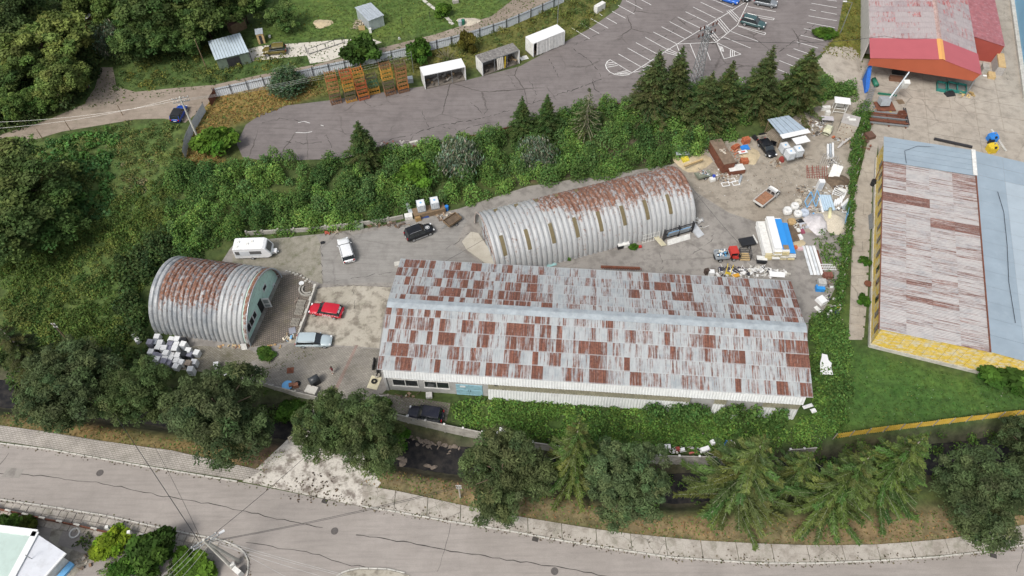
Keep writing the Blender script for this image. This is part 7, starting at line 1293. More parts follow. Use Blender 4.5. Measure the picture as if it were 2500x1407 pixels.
scrap('wagon_load', 'mixed junk lying on the low trailer', 1716, 424, 1.0, .5, 22, [(.3, .4, .5), (.55, .35, .28), (.6, .6, .58), (.1, .1, .1), (.5, .45, .38)], .5, .7, .6)
bt('blue_keg', 'white and blue canister beside the low trailer', 'canister', 1738, 441, (.9, .7, .5), .3, WHITE_D); p = P(1741, 437); m = MB(); m.cyl(0, 0, .3, .8, .25, 10); tag(m.build('blue_bucket', M('royal_blue', (.03, .06, .35), .5), loc=p), 'royal blue bucket on the canister', 'bucket')
for k in range(4): bt('plank', ['first', 'second', 'third', 'fourth'][k] + ' pale plank of the bundle at the far end of the long hut', 'plank', 1690, 411, (3.6, .25, .08), .45, WOOD_L, dz=1.0 + .09 * k)
bt('yellow_bags', 'yellow bags stacked behind the far end of the long hut', 'bags', 1672, 395, (1.3, 1.2, .7), .2, M('yellow_bag', (.6, .5, .05), .6, var=.3, sc=4), top=.8); bt('tin_roof', 'tin sheet roof over the yellow bags', 'sheet', 1664, 385, (2.2, .8, .06), .0, GALV, dz=.9)
scrap('white_rubble', 'white and grey rubble strewn around the rusty bin', 1770, 428, 3.0, 1.6, 60, WHS + BRN, .25, .5, tubes=.25)
# shelter with stacked tanks
q = PL([(1874, 292), (1926, 282), (1972, 318), (1908, 332)], 2.6); t = thing('scrap_shelter', 'open shelter with blue-grey corrugated roof and white edge sheet', 'shelter', (q[3].x, q[3].y, 0)); o = t.location
for i in range(9):
    u0, u1 = i / 9, (i + 1) / 9 - .01; pp = [q[0].lerp(q[1], u0), q[0].lerp(q[1], u1), q[3].lerp(q[2], u1), q[3].lerp(q[2], u0)]; m = MB(); m.add([(p.x - o.x, p.y - o.y, 2.6 + .06 * (i % 2)) for p in pp] + [(p.x - o.x, p.y - o.y, 2.55 + .06 * (i % 2)) for p in pp], [(3, 2, 1, 0), (4, 5, 6, 7), (3, 7, 6, 2), (0, 4, 7, 3)]); m.build('roof_sheet', M('blue_grey_tin', (.38, .46, .54), .45, .15, var=.15), t)
a_, b_ = q[3] - o, q[2] - o; m = MB(); m.box((a_.x + b_.x) / 2, (a_.y + b_.y) / 2 - .3, 2.7, (b_ - a_).length + .3, 1.0, .06, rz=yaw(a_, b_)); m.build('edge_sheet', WHITE, t)
for p in q: m = MB(); m.box((p.x - o.x) * .92, (p.y - o.y) * .92, 1.28, .12, .12, 2.55); m.build('post', WOOD, t)
for k in range(6): m = MB(); m.tube([(-.1, .1, .2 + k * .35), ((q[0] - o).x * .95, (q[0] - o).y * .95, .2 + k * .35)], .03, n=4); m.build('side_bar', WOOD, t)
ibc('caged tank standing lowest beside the shelter, nearest the wrecked car', 1925, 385); ibc('caged tank stacked on the one nearest the wrecked car', 1925, 385, 1.5); ibc('caged tank at the outer end of the shelter', 1945, 378); ibc('caged tank stacked at the outer end of the shelter', 1945, 378, 1.5); ibc('caged tank in the shade under the shelter', 1912, 370); bt('white_tin', 'white perforated sheet lying on the stacked tanks', 'sheet', 1942, 376, (2.6, 1.5, .06), .3, WHITE, dz=3.0); bt('red_machine', 'small red machine at the shelter foot', 'machine', 1907, 393, (.6, .9, .8), .3, M('dull_red', (.28, .05, .04), .7), top=.6); scrap('shelter_junk', 'loose sticks and scrap around the stacked tanks', 1955, 385, 1.0, .8, 24, BRN, .3, .8, tubes=.7)
scrap('dark_junk', 'dark tangled junk between shelter and wooden crate', 1985, 315, 1.8, 2.0, 60, BRN + [(.3, .3, .3), (.5, .5, .5)], .6, .8)
# crate corner
t = thing('wooden_crate', 'big pale wooden crate with bolt holes near the vine hedge', 'crate', tuple(P(2066, 318)), -.45)
for x, y, sx, sy in ((0, -1.25, 2.7, .1), (0, 1.25, 2.7, .1), (-1.3, 0, .1, 2.4), (1.3, 0, .1, 2.4)): m = MB(); m.box(x, y, 1.1, sx, sy, 2.2); m.build('side', M('pale_grey_ply', (.42, .38, .32), .85, var=.2), t)
m = MB(); m.box(0, 0, 2.24, 2.8, 2.7, .08); m.build('lid', M('grey_ply_lid', (.36, .34, .32), .85, var=.25), t)
for k in range(14): m = MB(); m.box(random.uniform(-1.1, 1.1), -1.32, random.uniform(.3, 2.0), .12, .04, .12); m.build('bolt', RUSTST, t)
m = MB(); m.box(.2, .1, 2.32, 1.2, .5, .06, rz=.4); m.box(-.5, .4, 2.32, .5, .3, .08, rz=.8); m.build('cloth', WHITE_D, t)
t = thing('cabin_skeleton', 'white steel cabin frame with a pale roof', 'cabin frame', tuple(P(2046, 272)), -.2)
for x in (-1.0, 1.0):
    for y in (-.7, .7): m = MB(); m.box(x, y, 1.15, .1, .1, 2.3); m.build('post', WHITE_D, t)
for z in (.4, 1.1): m = MB(); m.box(0, -.7, z, 2.0, .08, .08); m.box(1.0, 0, z, .08, 1.4, .08); m.build('rail', WHITE_D, t)
m = MB(); m.box(0, 0, 2.36, 2.7, 1.7, .1, top=.95); m.build('roof', WHITE, t); m = MB(); m.box(0, .6, 1.3, 1.4, .06, 1.5); m.build('panel', WHITE_D, t)
t = thing('tin_table', 'table-like stand with a tin top in the crate corner', 'table', tuple(P(2016, 300)), -.1); m = MB(); m.box(0, 0, 1.0, 2.0, 1.1, .06); m.build('top', M('lilac_tin', (.46, .44, .46), .6), t)
for x in (-.9, .9):
    for y in (-.5, .5): m = MB(); m.box(x, y, .5, .08, .08, 1.0); m.build('leg', STEEL, t)
for i, (x, y, lab) in enumerate([(2008, 269, 'white box against the spruce foot'), (2019, 268, 'second white box beside it'), (2019, 280, 'white rack box in front of the white boxes')]): bt('white_box', lab, 'box', x, y, (.8, .6, .7), .0, WHITE_D)
bt('red_brick', 'single red brick block before the crate', 'block', 2034, 337, (.5, .35, .3), .6, ORANGE); scrap('crate_junk', 'grey and rusty scrap in front of the wooden crate', 2055, 345, 1.4, .8, 36, BRN + [(.35, .36, .36)], .5, .7); scrap('crate_floor_junk', 'scattered pale scrap around the tin table', 2000, 305, 1.5, 1.0, 26, WHS, .3, .6)
for k, (x, y, L_, mt, lab) in enumerate([(2020, 372, 3.4, WHITE, 'first long white profile'), (2026, 371, 3.4, GALV, 'second long profile, zinc grey'), (2032, 369, 3.4, WHITE, 'third long white profile')]): bt('metal_profile', lab + ' lying near the cream car body', 'profile', x, y, (.3, L_, .35), -.25, mt)
for k in range(4): bt('grey_plank', ['lowest', 'second', 'third', 'topmost'][k] + ' pale plank fanned against the vine hedge', 'plank', 2052 + k * 4, 355 - k * 2, (.28, 2.4, .06), -.7 - .06 * k, M('bleached_wood', (.46, .44, .42), .85), dz=.2 + .07 * k)
t = thing('rusty_ladders', 'bundle of rust-red ladders and frames', 'ladders', tuple(P(1992, 425)), -.1)
for k in range(9): m = MB(); x = -1.6 + k * .4; m.tube([(x, -1.2, .1), (x + random.uniform(-.3, .3), 1.1, .7 + .1 * (k % 3))], .05, n=4); m.build('rail', M('rust_red_tube', (.25, .08, .06), .85, var=.3), t)
for k in range(14): m = MB(); y = -1.0 + k * .15; m.tube([(-1.5 + (k % 3), y, .25 + y * .2), (-.6 + (k % 3), y + .1, .35 + y * .2)], .035, n=4); m.build('rung', M('rust_red_tube', (.25, .08, .06)), t)
bt('white_slab', 'big white perforated slab leaning by the ladders', 'slab', 2038, 425, (1.6, 2.6, .1), -.5, WHITE_D, dz=.4, tx=.35); t = thing('bent_frames', 'grey bent frames between profiles and ladders', 'frames', tuple(P(2020, 395)), -.3)
for k in range(8): m = MB(); m.tube([(-1.2 + k * .3, -1.2, .1), (-1.0 + k * .35, .2, .9), (-.6 + k * .3, 1.3, .6)], .04, n=4); m.build('bar', M('pale_frame', (.4, .38, .36), .7), t)
t = thing('white_cabinet', 'white metal cabinet standing among the sheets', 'cabinet', tuple(P(1998, 462)), -.1); m = MB(); m.box(0, 0, .95, .9, .7, 1.9); m.build('casing', WHITE, t); m = MB(); m.box(0, -.37, 1.0, .75, .04, 1.5); m.build('door', M('pale_grey_enamel', (.4, .43, .47)), t)
for i, (x, y, rz) in enumerate([(1972, 495, .95), (1990, 492, 1.1)]):
    p = P(x, y); t = thing('blue_gate', ['blue gate frame nearest the white bags', 'blue gate frame beside the corrugated sheets'][i], 'frame', (p.x, p.y, .2), rz); w, h = 2.6, 1.2
    for s_ in (-1, 1): m = MB(); m.box(0, s_ * h / 2 * .6, .5 + s_ * .45, w, .1, .1); m.build('rail', BLUE_L, t); m = MB(); m.box(s_ * w / 2, 0, .5, .1, .12, 1.0, tx=-.6); m.build('stile', BLUE_L, t)
    for k in range(4): m = MB(); m.tube([(-.9 + k * .6, -.35, .1), (-.9 + k * .6, .35, .95)], .025, n=4); m.build('bar', STEEL, t)
t = thing('sheet_stack', 'stack of pale blue corrugated sheets lying flat', 'sheets', tuple(P(2018, 500)), .0)
for k in range(4): m = MB(); n_ = 10; vs = [(-.9 + 1.8 * i / n_, y, .15 + .1 * k + (.06 if i % 2 else 0)) for i in range(n_ + 1) for y in (-1.6, 1.7)]; m.add(vs, [(2 * i, 2 * i + 2, 2 * i + 3, 2 * i + 1) for i in range(n_)]); ob = m.build('sheet', M('pale_blue_tin', (.42, .54, .64), .45, .1, var=.12), t); ob.rotation_euler = (0, 0, -.12 + .03 * k)
bt('white_trim', 'long white trim beside the pale blue sheets', 'trim', 2004, 502, (.35, 3.4, .25), -.1, WHITE); t = thing('folded_bed', 'white folded frame heap by the slab path', 'frame', tuple(P(2046, 478)), -.5)
for k in range(5): m = MB(); m.box(0, -.5 + k * .28, .5 + .1 * k, 1.8, .08, .08, ty=.1 * k); m.build('bar', WHITE, t)
for s_ in (-1, 1): m = MB(); m.box(s_ * .9, 0, .5, .1, 1.4, .1, tx=.3); m.build('side', WHITE, t)
m = MB(); m.box(.2, .5, .9, 1.2, .5, .15); m.build('pad', WHITE_D, t)
for k in range(4): p = P(2036 + k * 6, 500 - k * 3); m = MB(); m.tube([(-.35, -.7, .25), (.35, .7, .35)], .17, n=10); tag(m.build('white_pipe', WHITE, loc=p), ['first', 'second', 'third', 'fourth'][k] + ' white pipe of the row before the leaning tin sheets', 'pipe', 'white pipes')
for k in range(2): bt('tin_sheet', ['upper white', 'lower blue-grey'][k] + ' tin sheet leaning at the slab path', 'sheet', 2062 + k * 3, 499 + k * 6, (2.2, .6, .06), .75, [WHITE, GALV][k], dz=.3, tx=.4)
def bag(label, px, py, r, h, mat, name='bulk_bag'):
    p = P(px, py); m = MB(); n = 14; pr = [(.2, 0), (.95, .05), (1.05, .35), (1.0, .75), (.85, .97), (.6, .9), (.1, .8)]; vs = []
    for q, z in pr:
        for j in range(n): a = 2 * math.pi * j / n; sq = 1 + .12 * abs(math.sin(2 * a)) + random.uniform(-.05, .05); vs.append((r * q * sq * math.cos(a), r * q * sq * math.sin(a), h * z))
    m.add(vs, [(i * n + j, i * n + (j + 1) % n, (i + 1) * n + (j + 1) % n, (i + 1) * n + j) for i in range(len(pr) - 1) for j in range(n)]); tag(m.build(name, mat, None, True, (p.x, p.y, .03)), label, 'bag')
WB = M('white_woven_bag', (.62, .62, .6), .8, var=.2, sc=3, dirt=.2); bag('white bulk bag nearest the flatbed pickup', 1920, 521, .65, 1.0, WB); bag('white bulk bag of pale rubble behind it', 1938, 510, .6, 1.0, WB); bag('white bulk bag with brown contents at the back', 1946, 500, .55, .9, M('beige_bag', (.5, .46, .38), .8, var=.3, sc=3)); bag('slumped white bulk bag in the middle of the bag row', 1946, 527, .6, .8, WB); bag('grey-blue bag next to the tarpaulin', 1962, 524, .65, .8, M('grey_blue_bag', (.4, .45, .52), .7, var=.15)); bag('tan sack below the white bags', 1932, 545, .6, .6, M('tan_sack', (.42, .29, .14), .85, var=.3, sc=3)); bt('black_sheet', 'black plastic sheet below the grey-blue bag', 'sheet', 1952, 541, (1.3, .9, .2), .3, BLACK, top=.7); bt('grey_cover', 'grey plastic cover beside the black sheet', 'cover', 1962, 552, (1.3, 1.2, .12), .2, M('grey_plastic', (.4, .41, .44), .5))
heap('tarpaulin_heap', 'large grey tarpaulin draped over a heap', 1995, 545, 2.0, 2.3, 1.5, TARP, 'tarpaulin'); tyre('small tyre resting on the grey tarpaulin', 2008, 548, 'Z', .5); p = P(2022, 530); m = MB(); m.tube([(-.3, -1.0, .7), (.3, 1.0, .9)], .27, n=12); tag(m.build('foam_roll', M('pale_yellow_foam', (.55, .53, .33), .9, var=.1), None, True, p), 'pale yellow roll lying between tarpaulin and gravel', 'roll')
scrap('sheet_corner_scrap', 'sticks and scrap packed between bags and blue frames', 1975, 518, 2.6, 1.3, 70, BRN + WHS + [(.4, .05, .05), (.1, .3, .55)], .5, .7); scrap('edge_scrap', 'thin scrap strewn along the sheets and frames', 2005, 475, 2.5, 2.0, 36, WHS, .3, .7)
# sandwich panels
A, B = P(1876, 640), P(1853, 548); t = thing('panel_stack', 'tall stack of white insulation panels topped by blue sheets', 'panel stack', ((A + B) / 2 + Vector((1.6, 0, 0))).xy.to_3d(), yaw(A, B) - math.pi / 2); L = 6.3; CR_ = M('foam_edge', (.52, .45, .26), .9, var=.15); rr = random.Random(3)
for c_ in range(4):
    for k in range([6, 9, 9, 6][c_]): m = MB(); x = -1.7 + c_ * 1.13; m.box(x + rr.uniform(-.06, .06), rr.uniform(-.5, .35), .12 + k * .21, 1.1, L, .17, mi=0); m.box(x, -L / 2 + rr.uniform(-.3, .1), .12 + k * .21, 1.0, .3, .15, mi=1); m.build('panel', [WHITE_D if (k + c_) % 3 else WHITE, CR_], t)
m = MB(); m.box(-.55, .2, 2.1, 1.15, L, .2); m.build('top_panel', WHITE, t)
for x, y_ in ((.6, .0), (1.5, -.5)): m = MB(); m.box(x, y_, 2.02 - .3 * (x > 1), 1.0, L * .95, .06, ty=.12 * (x > 1)); m.build('blue_sheet', M('azure_sheet', (.03, .24, .62), .35, var=.05), t)
m = MB(); m.box(.65, -2.6, 2.07, .8, .8, .03); m.build('brown_patch', M('kraft_board', (.26, .18, .1), .9), t)
bt('white_crate', 'white crate with black inside at the foot of the panel stack', 'crate', 1858, 640, (1.4, .8, .5), -.12, BLACK); bt('crate_cover', 'white lid on the crate at the panel stack', 'lid', 1858, 636, (1.5, .8, .06), -.12, WHITE_D, dz=.5)
t = thing('stillage_cage', 'wire-sided pallet cage between red-cab truck and panel stack', 'cage', tuple(P(1816, 628)), -.05); m = MB(); m.box(0, 0, .1, 1.6, 1.4, .1); m.build('floor', WOOD_L, t)
for x in (-.8, .8):
    for y in (-.7, .7): m = MB(); m.box(x, y, .7, .07, .07, 1.4); m.build('post', DARKST, t)
for z in (.5, .95, 1.38):
    for s_ in (-1, 1): m = MB(); m.box(0, s_ * .7, z, 1.6, .05, .05); m.box(s_ * .8, 0, z, .05, 1.4, .05); m.build('bar', DARKST, t)
bt('white_bag', 'white rolled bag on the dark soil', 'bag', 1953, 580, (.6, 1.0, .4), .3, WHITE, top=.7); bt('maroon_bag', 'maroon bag above the white rolled bag', 'bag', 1958, 566, (.7, .9, .35), .2, M('maroon_cloth', (.25, .06, .1), .8), top=.6); bt('white_sack', 'white sack beside the maroon bag', 'sack', 1948, 564, (.6, .8, .35), .2, WHITE_D, top=.7); bt('orange_bag', 'orange bag near the panel stack', 'bag', 1941, 606, (.6, .6, .4), .2, M('orange_cloth', (.55, .14, .05), .7), top=.7); bt('pink_sack', 'pale pink sack beside the orange bag', 'sack', 1953, 609, (.9, .6, .3), .1, M('pink_sack_cloth', (.55, .4, .42), .8), top=.8); heap('chaff', 'thin spread of pale wood chips by the bags', 1945, 595, 1.4, 1.0, .15, SAND)
t = thing('roof_sheets_pile', 'pile of long white trapezoid roof sheets by the weeds', 'sheets', tuple(P(1983, 637)), -.02)
for k in range(4): m = MB(); m.box(-.75 + k * .5, 0, .2 + .05 * (k % 2), .42, 5.6, .12, top=.8); m.build('sheet', WHITE if k % 2 else M('pale_white_sheet', (.6, .63, .65), .5), t)
bt('rusty_profile', 'long rusty profile beside the white roof sheets', 'profile', 2002, 645, (.35, 5.0, .2), -.05, RUSTST); t = thing('white_grille', 'white barred grille leaning over dark bricks', 'grille', tuple(P(2020, 655)), -.02)
for k in range(3): m = MB(); m.box(0, -.5 + k * .5, .25, 2.2, .08, .08); m.build('rail', WHITE, t)
for k in range(9): m = MB(); m.box(-1.0 + k * .25, 0, .25, .05, 1.1, .06); m.build('bar', WHITE_D, t)
bricks('low stack of dark red bricks below the white grille', 2018, 676, 27, 0, M('dark_brick', (.2, .08, .06), .9)); bt('blue_crate', 'bright blue plastic bin by the weeds', 'bin', 2000, 708, (1.2, .8, .7), -.1, M('azure_plastic', (.03, .25, .62), .4)); t = thing('grey_box_stack', 'speckled grey box on top of the blue bin', 'box', tuple(P(2001, 700)), -.1); m = MB(); m.box(0, 0, 1.0, 1.1, 1.0, .6); m.build('casing', M('speckled_grey', (.42, .42, .4), .8, var=.5, sc=8), t)
bt('white_tub', 'white plastic tub behind the warehouse end', 'tub', 2004, 737, (1.2, 1.3, .6), .5, WHITE, top=.9); bt('white_board', 'white board lying below the plastic tub', 'board', 1998, 757, (.6, 1.3, .05), .5, WHITE_D); bt('foam_wedge', 'white foam wedge standing in the weeds', 'foam', 2021, 772, (.8, .5, 1.4), .2, WHITE, top=.3); bt('navy_bag', 'dark navy bag beside the foam wedge', 'bag', 2038, 770, (.7, .6, .8), .2, M('navy_cloth', (.03, .04, .1), .8), top=.7); bt('yellow_handle', 'yellow curved piece on the navy bag', 'handle', 2040, 760, (.7, .15, .1), .3, YELLOW, dz=.8); scrap('weed_litter', 'pale litter in the weeds along the hedge', 2030, 745, 1.3, 2.2, 20, WHS, .3, .6); bt('white_offcut', 'small white offcut in the weeds', 'offcut', 2031, 702, (.6, .3, .1), 0, WHITE)  # the yellow piece on the navy bag is a handle
# behind the warehouse
scrap('back_scrap', 'long row of white and dark scrap behind the warehouse eave', 1835, 668, 5.4, .9, 150, WHS + [(.65, .65, .64)] * 4, .6, .9); scrap('back_scrap_dark', 'dark plastic scrap at the head of the scrap row', 1790, 660, 2.4, .5, 40, [(.04, .04, .07), (.05, .05, .05), (.12, .1, .09)], .4, .9, tubes=.15)
t = thing('yellow_barrow', 'yellow steel barrow frame in the scrap row', 'barrow', tuple(P(1777, 668)), 1.2)
for s_ in (-1, 1): m = MB(); m.tube([(-.6, s_ * .35, .2), (.2, s_ * .35, .9), (.9, s_ * .4, 1.1)], .05); m.build('arm', YELLOW, t)
m = MB(); m.box(-.3, 0, .45, .8, .7, .08, ty=.5); m.build('tray', YELLOW, t)
bt('orange_sheet', 'orange sheet in the middle of the scrap row', 'sheet', 1795, 677, (1.1, .6, .1), .3, M('orange_sheeting', (.6, .3, .03), .6), dz=.3); bt('white_block', 'white block standing alone at the warehouse back', 'block', 1735, 671, (.8, .7, .8), 0, WHITE); bt('dark_box', 'dark brown box beside the white block', 'box', 1724, 668, (.6, .6, .9), .3, M('dark_brown', (.06, .04, .03), .8)); bt('corrugated_offcut', 'white corrugated offcut at the end of the scrap row', 'sheet', 1895, 675, (2.2, .8, .08), -.1, WHITE, dz=.4, tx=.3)
A, B = P(1465, 664), P(1560, 668); t = thing('rusty_ledge', 'rusty comb-like beam behind the warehouse eave', 'beam', A, yaw(A, B)); m = MB(); m.box((B - A).length / 2, 0, 1.2, (B - A).length, .3, .3); m.build('beam', RUSTST, t)
for k in range(18): m = MB(); m.box(.2 + k * .33, -.25, 1.3, .1, .4, .1); m.build('tooth', RUSTST, t)
bt('roof_block', 'pale block and mat at the warehouse back corner', 'block', 972, 648, (1.0, .8, .4), .2, CONC_L)
# panel wall rubbish and white foam
for i, (x, y, s_, c_, lab) in enumerate([(1628, 1096, (.8, .6, .3), WHITE, 'white tray at the near end of the wall rubbish'), (1652, 1103, (.5, .5, .5), M('dull_red', (.28, .05, .04)), 'dull red tub in the wall rubbish'), (1663, 1105, (.6, .4, .5), WHITE, 'white box next to the red tub'), (1718, 1103, (1.3, .6, .4), WHITE, 'white polythene bundle on the panel wall'), (1737, 1086, (.5, .6, .4), WHITE, 'round white bucket above the wall rubbish'), (1765, 1095, (.2, .2, 1.6), BLUE, 'blue upright post in the wall rubbish'), (1779, 1092, (.8, .8, .6), WHITE, 'white washer drum beside the blue post'), (1792, 1088, (.8, .5, .4), CREAM, 'cream oval tub at the far end of the wall rubbish'), (1772, 1104, (.6, .5, .6), M('navy_cloth', (.03, .04, .1)), 'navy bag below the blue post')]): bt('wall_rubbish', lab, 'rubbish', x, y, s_, .1 * i, c_, z0=.0, top=.85, dz=.5)
scrap('wall_scrap', 'small pale litter along the panel wall', 1710, 1100, 4.5, .5, 36, WHS + [(.35, .1, .08)], .3, .5, lev=.6); p = P(2012, 890, 1.6); m = MB(); vs = [(-.9, -1.5), (.7, -1.6), (.8, -.3), (1.0, .1), (.7, .6), (.75, 1.4), (.1, 1.6), (-.1, 1.0), (-.5, .2)]; m.prism([(x, y) for x, y in vs], 0, .12); tag(m.build('foam_sheet', WHITE, loc=(p.x, p.y, 1.6)), 'large torn white sheet lying on the ivy beside the warehouse', 'sheet')
for x, y, s_, lab in ((1972, 992, (1.4, .5, .1), 'white strip under the warehouse eave corner'), (1986, 1003, (.7, .6, .2), 'white scrap beside the eave corner'), (1226, 1052, (.7, .6, .8), 'white hooded sack at the wall end'), (1215, 1056, (.8, .3, .2), 'pale offcut beside the hooded sack'), (1790, 1018, (.9, .4, .5), 'pale plaster patch showing through the ivy')): bt('white_scrap', lab, 'scrap', x, y, s_, .3, WHITE, z0=.6 if x > 1700 else .2, top=.7)
for i, (x, y, rx, ry, n, cs_, lab) in enumerate([(1958, 470, 1.2, 1.6, 30, BRN, 'dark sticks and scrap left of the white cabinet'), (2035, 400, 1.4, 1.8, 50, WHS, 'pale scrap between planks and white slab'), (1972, 300, 1.4, 1.2, 40, BRN, 'dark rubbish behind the shelter roof'), (2055, 462, 1.2, 1.2, 40, WHS, 'white scrap above the folded bed'), (1895, 400, .8, 1.4, 30, BRN, 'sticks and bits beside the wrecked car'), (1775, 392, 1.8, 1.2, 50, BRN + [(.4, .14, .07)], 'rubble in front of the rusty container'), (2045, 515, 1.4, 1.0, 40, WHS, 'pale scrap at the top of the gravel heap'), (1945, 552, 1.6, .9, 40, BRN + WHS, 'litter below the bulk bags'), (2012, 690, .9, 1.4, 26, BRN, 'brick bits around the white grille'), (1850, 655, 1.8, .4, 26, WHS, 'white bits at the foot of the panel stack')]): scrap('loose_scrap', lab, x, y, rx, ry, n, cs_, .35, .65)
scrap('yard_debris', 'fine debris scattered over the dirt yard', 1870, 440, 12, 6, 260, BRN + WHS, .02, .22, 0, 'debris', .2)
# ------------------------------------------------------------------ concrete yard by the red hall
t = thing('loading_hoist', 'steel boom hoist with a grey control box before the red hall', 'hoist', tuple(P(2168, 275)), 0); 
A, B = P(2165, 250, 1.2) - t.location, P(2220, 176, 5.0) - t.location; m = MB(); m.tube([A, B], .18, .12, 6); m.build('boom', GALV, t); m = MB(); m.tube([A + Vector((.5, 0, 0)), A.lerp(B, .6) + Vector((.5, 0, -.1))], .08); m.build('strut', STEEL, t)
m = MB(); q = A.lerp(B, .62); m.box(q.x + .7, q.y - .2, q.z, 1.0, .8, 1.5, tx=.3); m.build('motor_housing', WHITE_D, t); m = MB(); m.box(A.x - .4, A.y + .2, 1.3, 1.6, 1.5, 1.1, tx=-.2); m.build('control_box', GALV, t); m = MB(); m.box(A.x, A.y, .3, 3.2, 2.4, .15); m.build('base_frame', RUSTST, t)
A, B = P(2122, 300), P(2215, 310); t = thing('beam_rack', 'low rack of long rusty steel beams before the yellow building', 'rack', A, yaw(A, B)); L = (B - A).length
for k in range(7): m = MB(); m.box(L / 2, -.3 + k * .5, .35 + .12 * (k % 2), L, .22, .22); m.build('beam', RUSTST if k % 3 else STEEL, t)
for x in (.4, L / 2, L - .4): m = MB(); m.box(x, 1.2, .15, .2, 3.6, .25); m.build('bearer', RUSTST, t)
for x in (L - .2, L + .1): m = MB(); m.box(x, 2.2, .5, .14, 4.5, .14); m.build('side_rail', DARKST, t)
t = thing('brown_bin', 'brown open steel bin on the beam rack', 'bin', tuple(P(2198, 288)), .1); m = MB()
for x, y, sx, sy in ((0, -.5, 1.1, .06), (0, .5, 1.1, .06), (-.5, 0, .06, 1.0), (.5, 0, .06, 1.0)): m.box(x, y, .75, sx, sy, .9)
m.build('sides', RUSTST, t); t = thing('pallet', 'single wooden pallet on the concrete by the hoist', 'pallet', tuple(P(2198, 250)), .1)
for k in range(6): m = MB(); m.box(-.5 + k * .2, 0, .13, .13, 1.2, .03); m.build('slat', WOOD, t)
for k in (-1, 0, 1): m = MB(); m.box(0, k * .5, .06, 1.15, .1, .1); m.build('bearer', WOOD, t)
A, B = P(2104, 285), P(2126, 222); t = thing('steel_ladder', 'long steel stair ladder lying beside the vine hedge', 'ladder', A + Vector((0, 0, .5)), yaw(A, B)); L = (B - A).length
for s_ in (-1, 1): m = MB(); m.box(L / 2, s_ * .45, .5, L, .08, .2); m.build('stringer', STEEL, t)
for k in range(15): m = MB(); m.box(.2 + k * L / 15, 0, .5, .25, .9, .05); m.build('tread', STEEL, t)
m = MB(); p = P(2134, 207); m.tube([(0, -.9, .5), (0, .9, .5)], .45, n=14); tag(m.build('green_tank', GREEN, None, True, p), 'dark green lying tank at the hall corner', 'tank'); bt('green_beam', 'dark green beam lying on the concrete', 'beam', 2165, 233, (3.2, .35, .3), -.2, GREEN); scrap('hoist_litter', 'steel parts lying around the hoist foot', 2150, 262, 2.2, 1.6, 40, [(.2, .2, .2), (.3, .15, .08), (.4, .4, .38), (.5, .4, .1)], .3, .8)
m = MB(); A, B = P(2118, 165, 2.5), P(2112, 228, .2); m.add([A, A + Vector((.6, .2, .8)), B + Vector((.5, 0, .6)), B], [(0, 1, 2, 3)]); m.add([A + Vector((0, 0, 0)), A + Vector((-.1, .1, -2.3)), B + Vector((-.1, 0, 0)), B], [(0, 1, 2, 3)]); tag(m.build('blue_netting', M('blue_net', (.02, .12, .45), .7, var=.3, sc=4)), 'blue netting hung at the corner of the red hall', 'netting')
for i, (x, y, lab) in enumerate([(2296, 216, 'green steel frame nearest the dark gap under the canopy'), (2322, 217, 'middle green steel frame under the canopy'), (2345, 221, 'green steel frame next to the timber')]):
    p = P(x, y); t = thing('green_stillage', lab, 'frame', (p.x, p.y, .05), -.35, 'green frames under the canopy')
    for s_ in (-1, 1): m = MB(); m.box(s_ * .75, 0, .35, .1, 2.4, .6); m.build('side', M('bottle_green', (.03, .2, .17), .5), t); m = MB(); m.box(0, s_ * 1.15, .35, 1.5, .1, .6); m.build('end', M('bottle_green', (.03, .2, .17)), t)
    m = MB(); m.box(0, 0, .25, 1.4, 2.2, .1); m.build('infill', M('grey_mesh', (.15, .17, .16), .6, var=.3, sc=5), t)
bt('black_pile', 'black plastic pile before the green frames', 'pile', 2318, 232, (1.8, 1.2, .7), .2, BLACK, top=.5); scrap('timber_pile', 'yellow timber offcuts at the canopy end', 2362, 232, 1.5, .9, 40, [(.5, .36, .15), (.55, .42, .2), (.35, .24, .1)], .6, .8, tubes=.5); bt('brown_desk', 'brown desk under the red canopy', 'desk', 2185, 197, (2.2, .9, .75), -.2, M('brown_desk_wood', (.16, .08, .05), .7)); bt('dark_cabinet', 'dark cabinet in the shade of the canopy', 'cabinet', 2192, 181, (2.2, .8, 1.2), -.2, BLACK)
for k in range(7): bt('timber_bundle', ['lowest', 'second', 'third', 'fourth', 'fifth', 'sixth', 'topmost'][k] + ' layer of the grey timber stack beside the lean-to', 'timber', 2432, 168, (1.5 - .05 * k, 4.2, .26), -.3, M('grey_sawn_timber', (.38, .36, .34), .85, var=.25, sc=4) if k < 6 else WOOD_L, dz=.28 * k)
bt('timber_low', 'small yellow-ended timber pack beside the tall stack', 'timber', 2418, 188, (1.2, 1.6, .6), -.3, WOOD_L); bt('grey_pack', 'grey slab pack against the lean-to wall', 'pack', 2402, 172, (1.1, 2.0, .9), -.3, CONC)
for i, (x, y, mt, lab) in enumerate([(2418, 345, BLUE, 'blue bell-shaped recycling container'), (2417, 370, YELLOW, 'yellow bell-shaped recycling container')]):
    p = P(x, y); t = thing('recycling_container', lab, 'container', (p.x, p.y, .03), .1); m = MB(); m.box(0, 0, .55, 1.25, 1.25, 1.1, top=1.05); m.box(0, 0, 1.35, 1.3, 1.3, .5, top=.6); m.build('body', mt, t); m = MB(); m.box(0, -.55, 1.3, .35, .3, .3); m.build('slot', BLACK, t); m = MB(); m.cyl(0, 0, 1.6, 1.75, .12, 8); m.build('lifting_eye', STEEL, t)
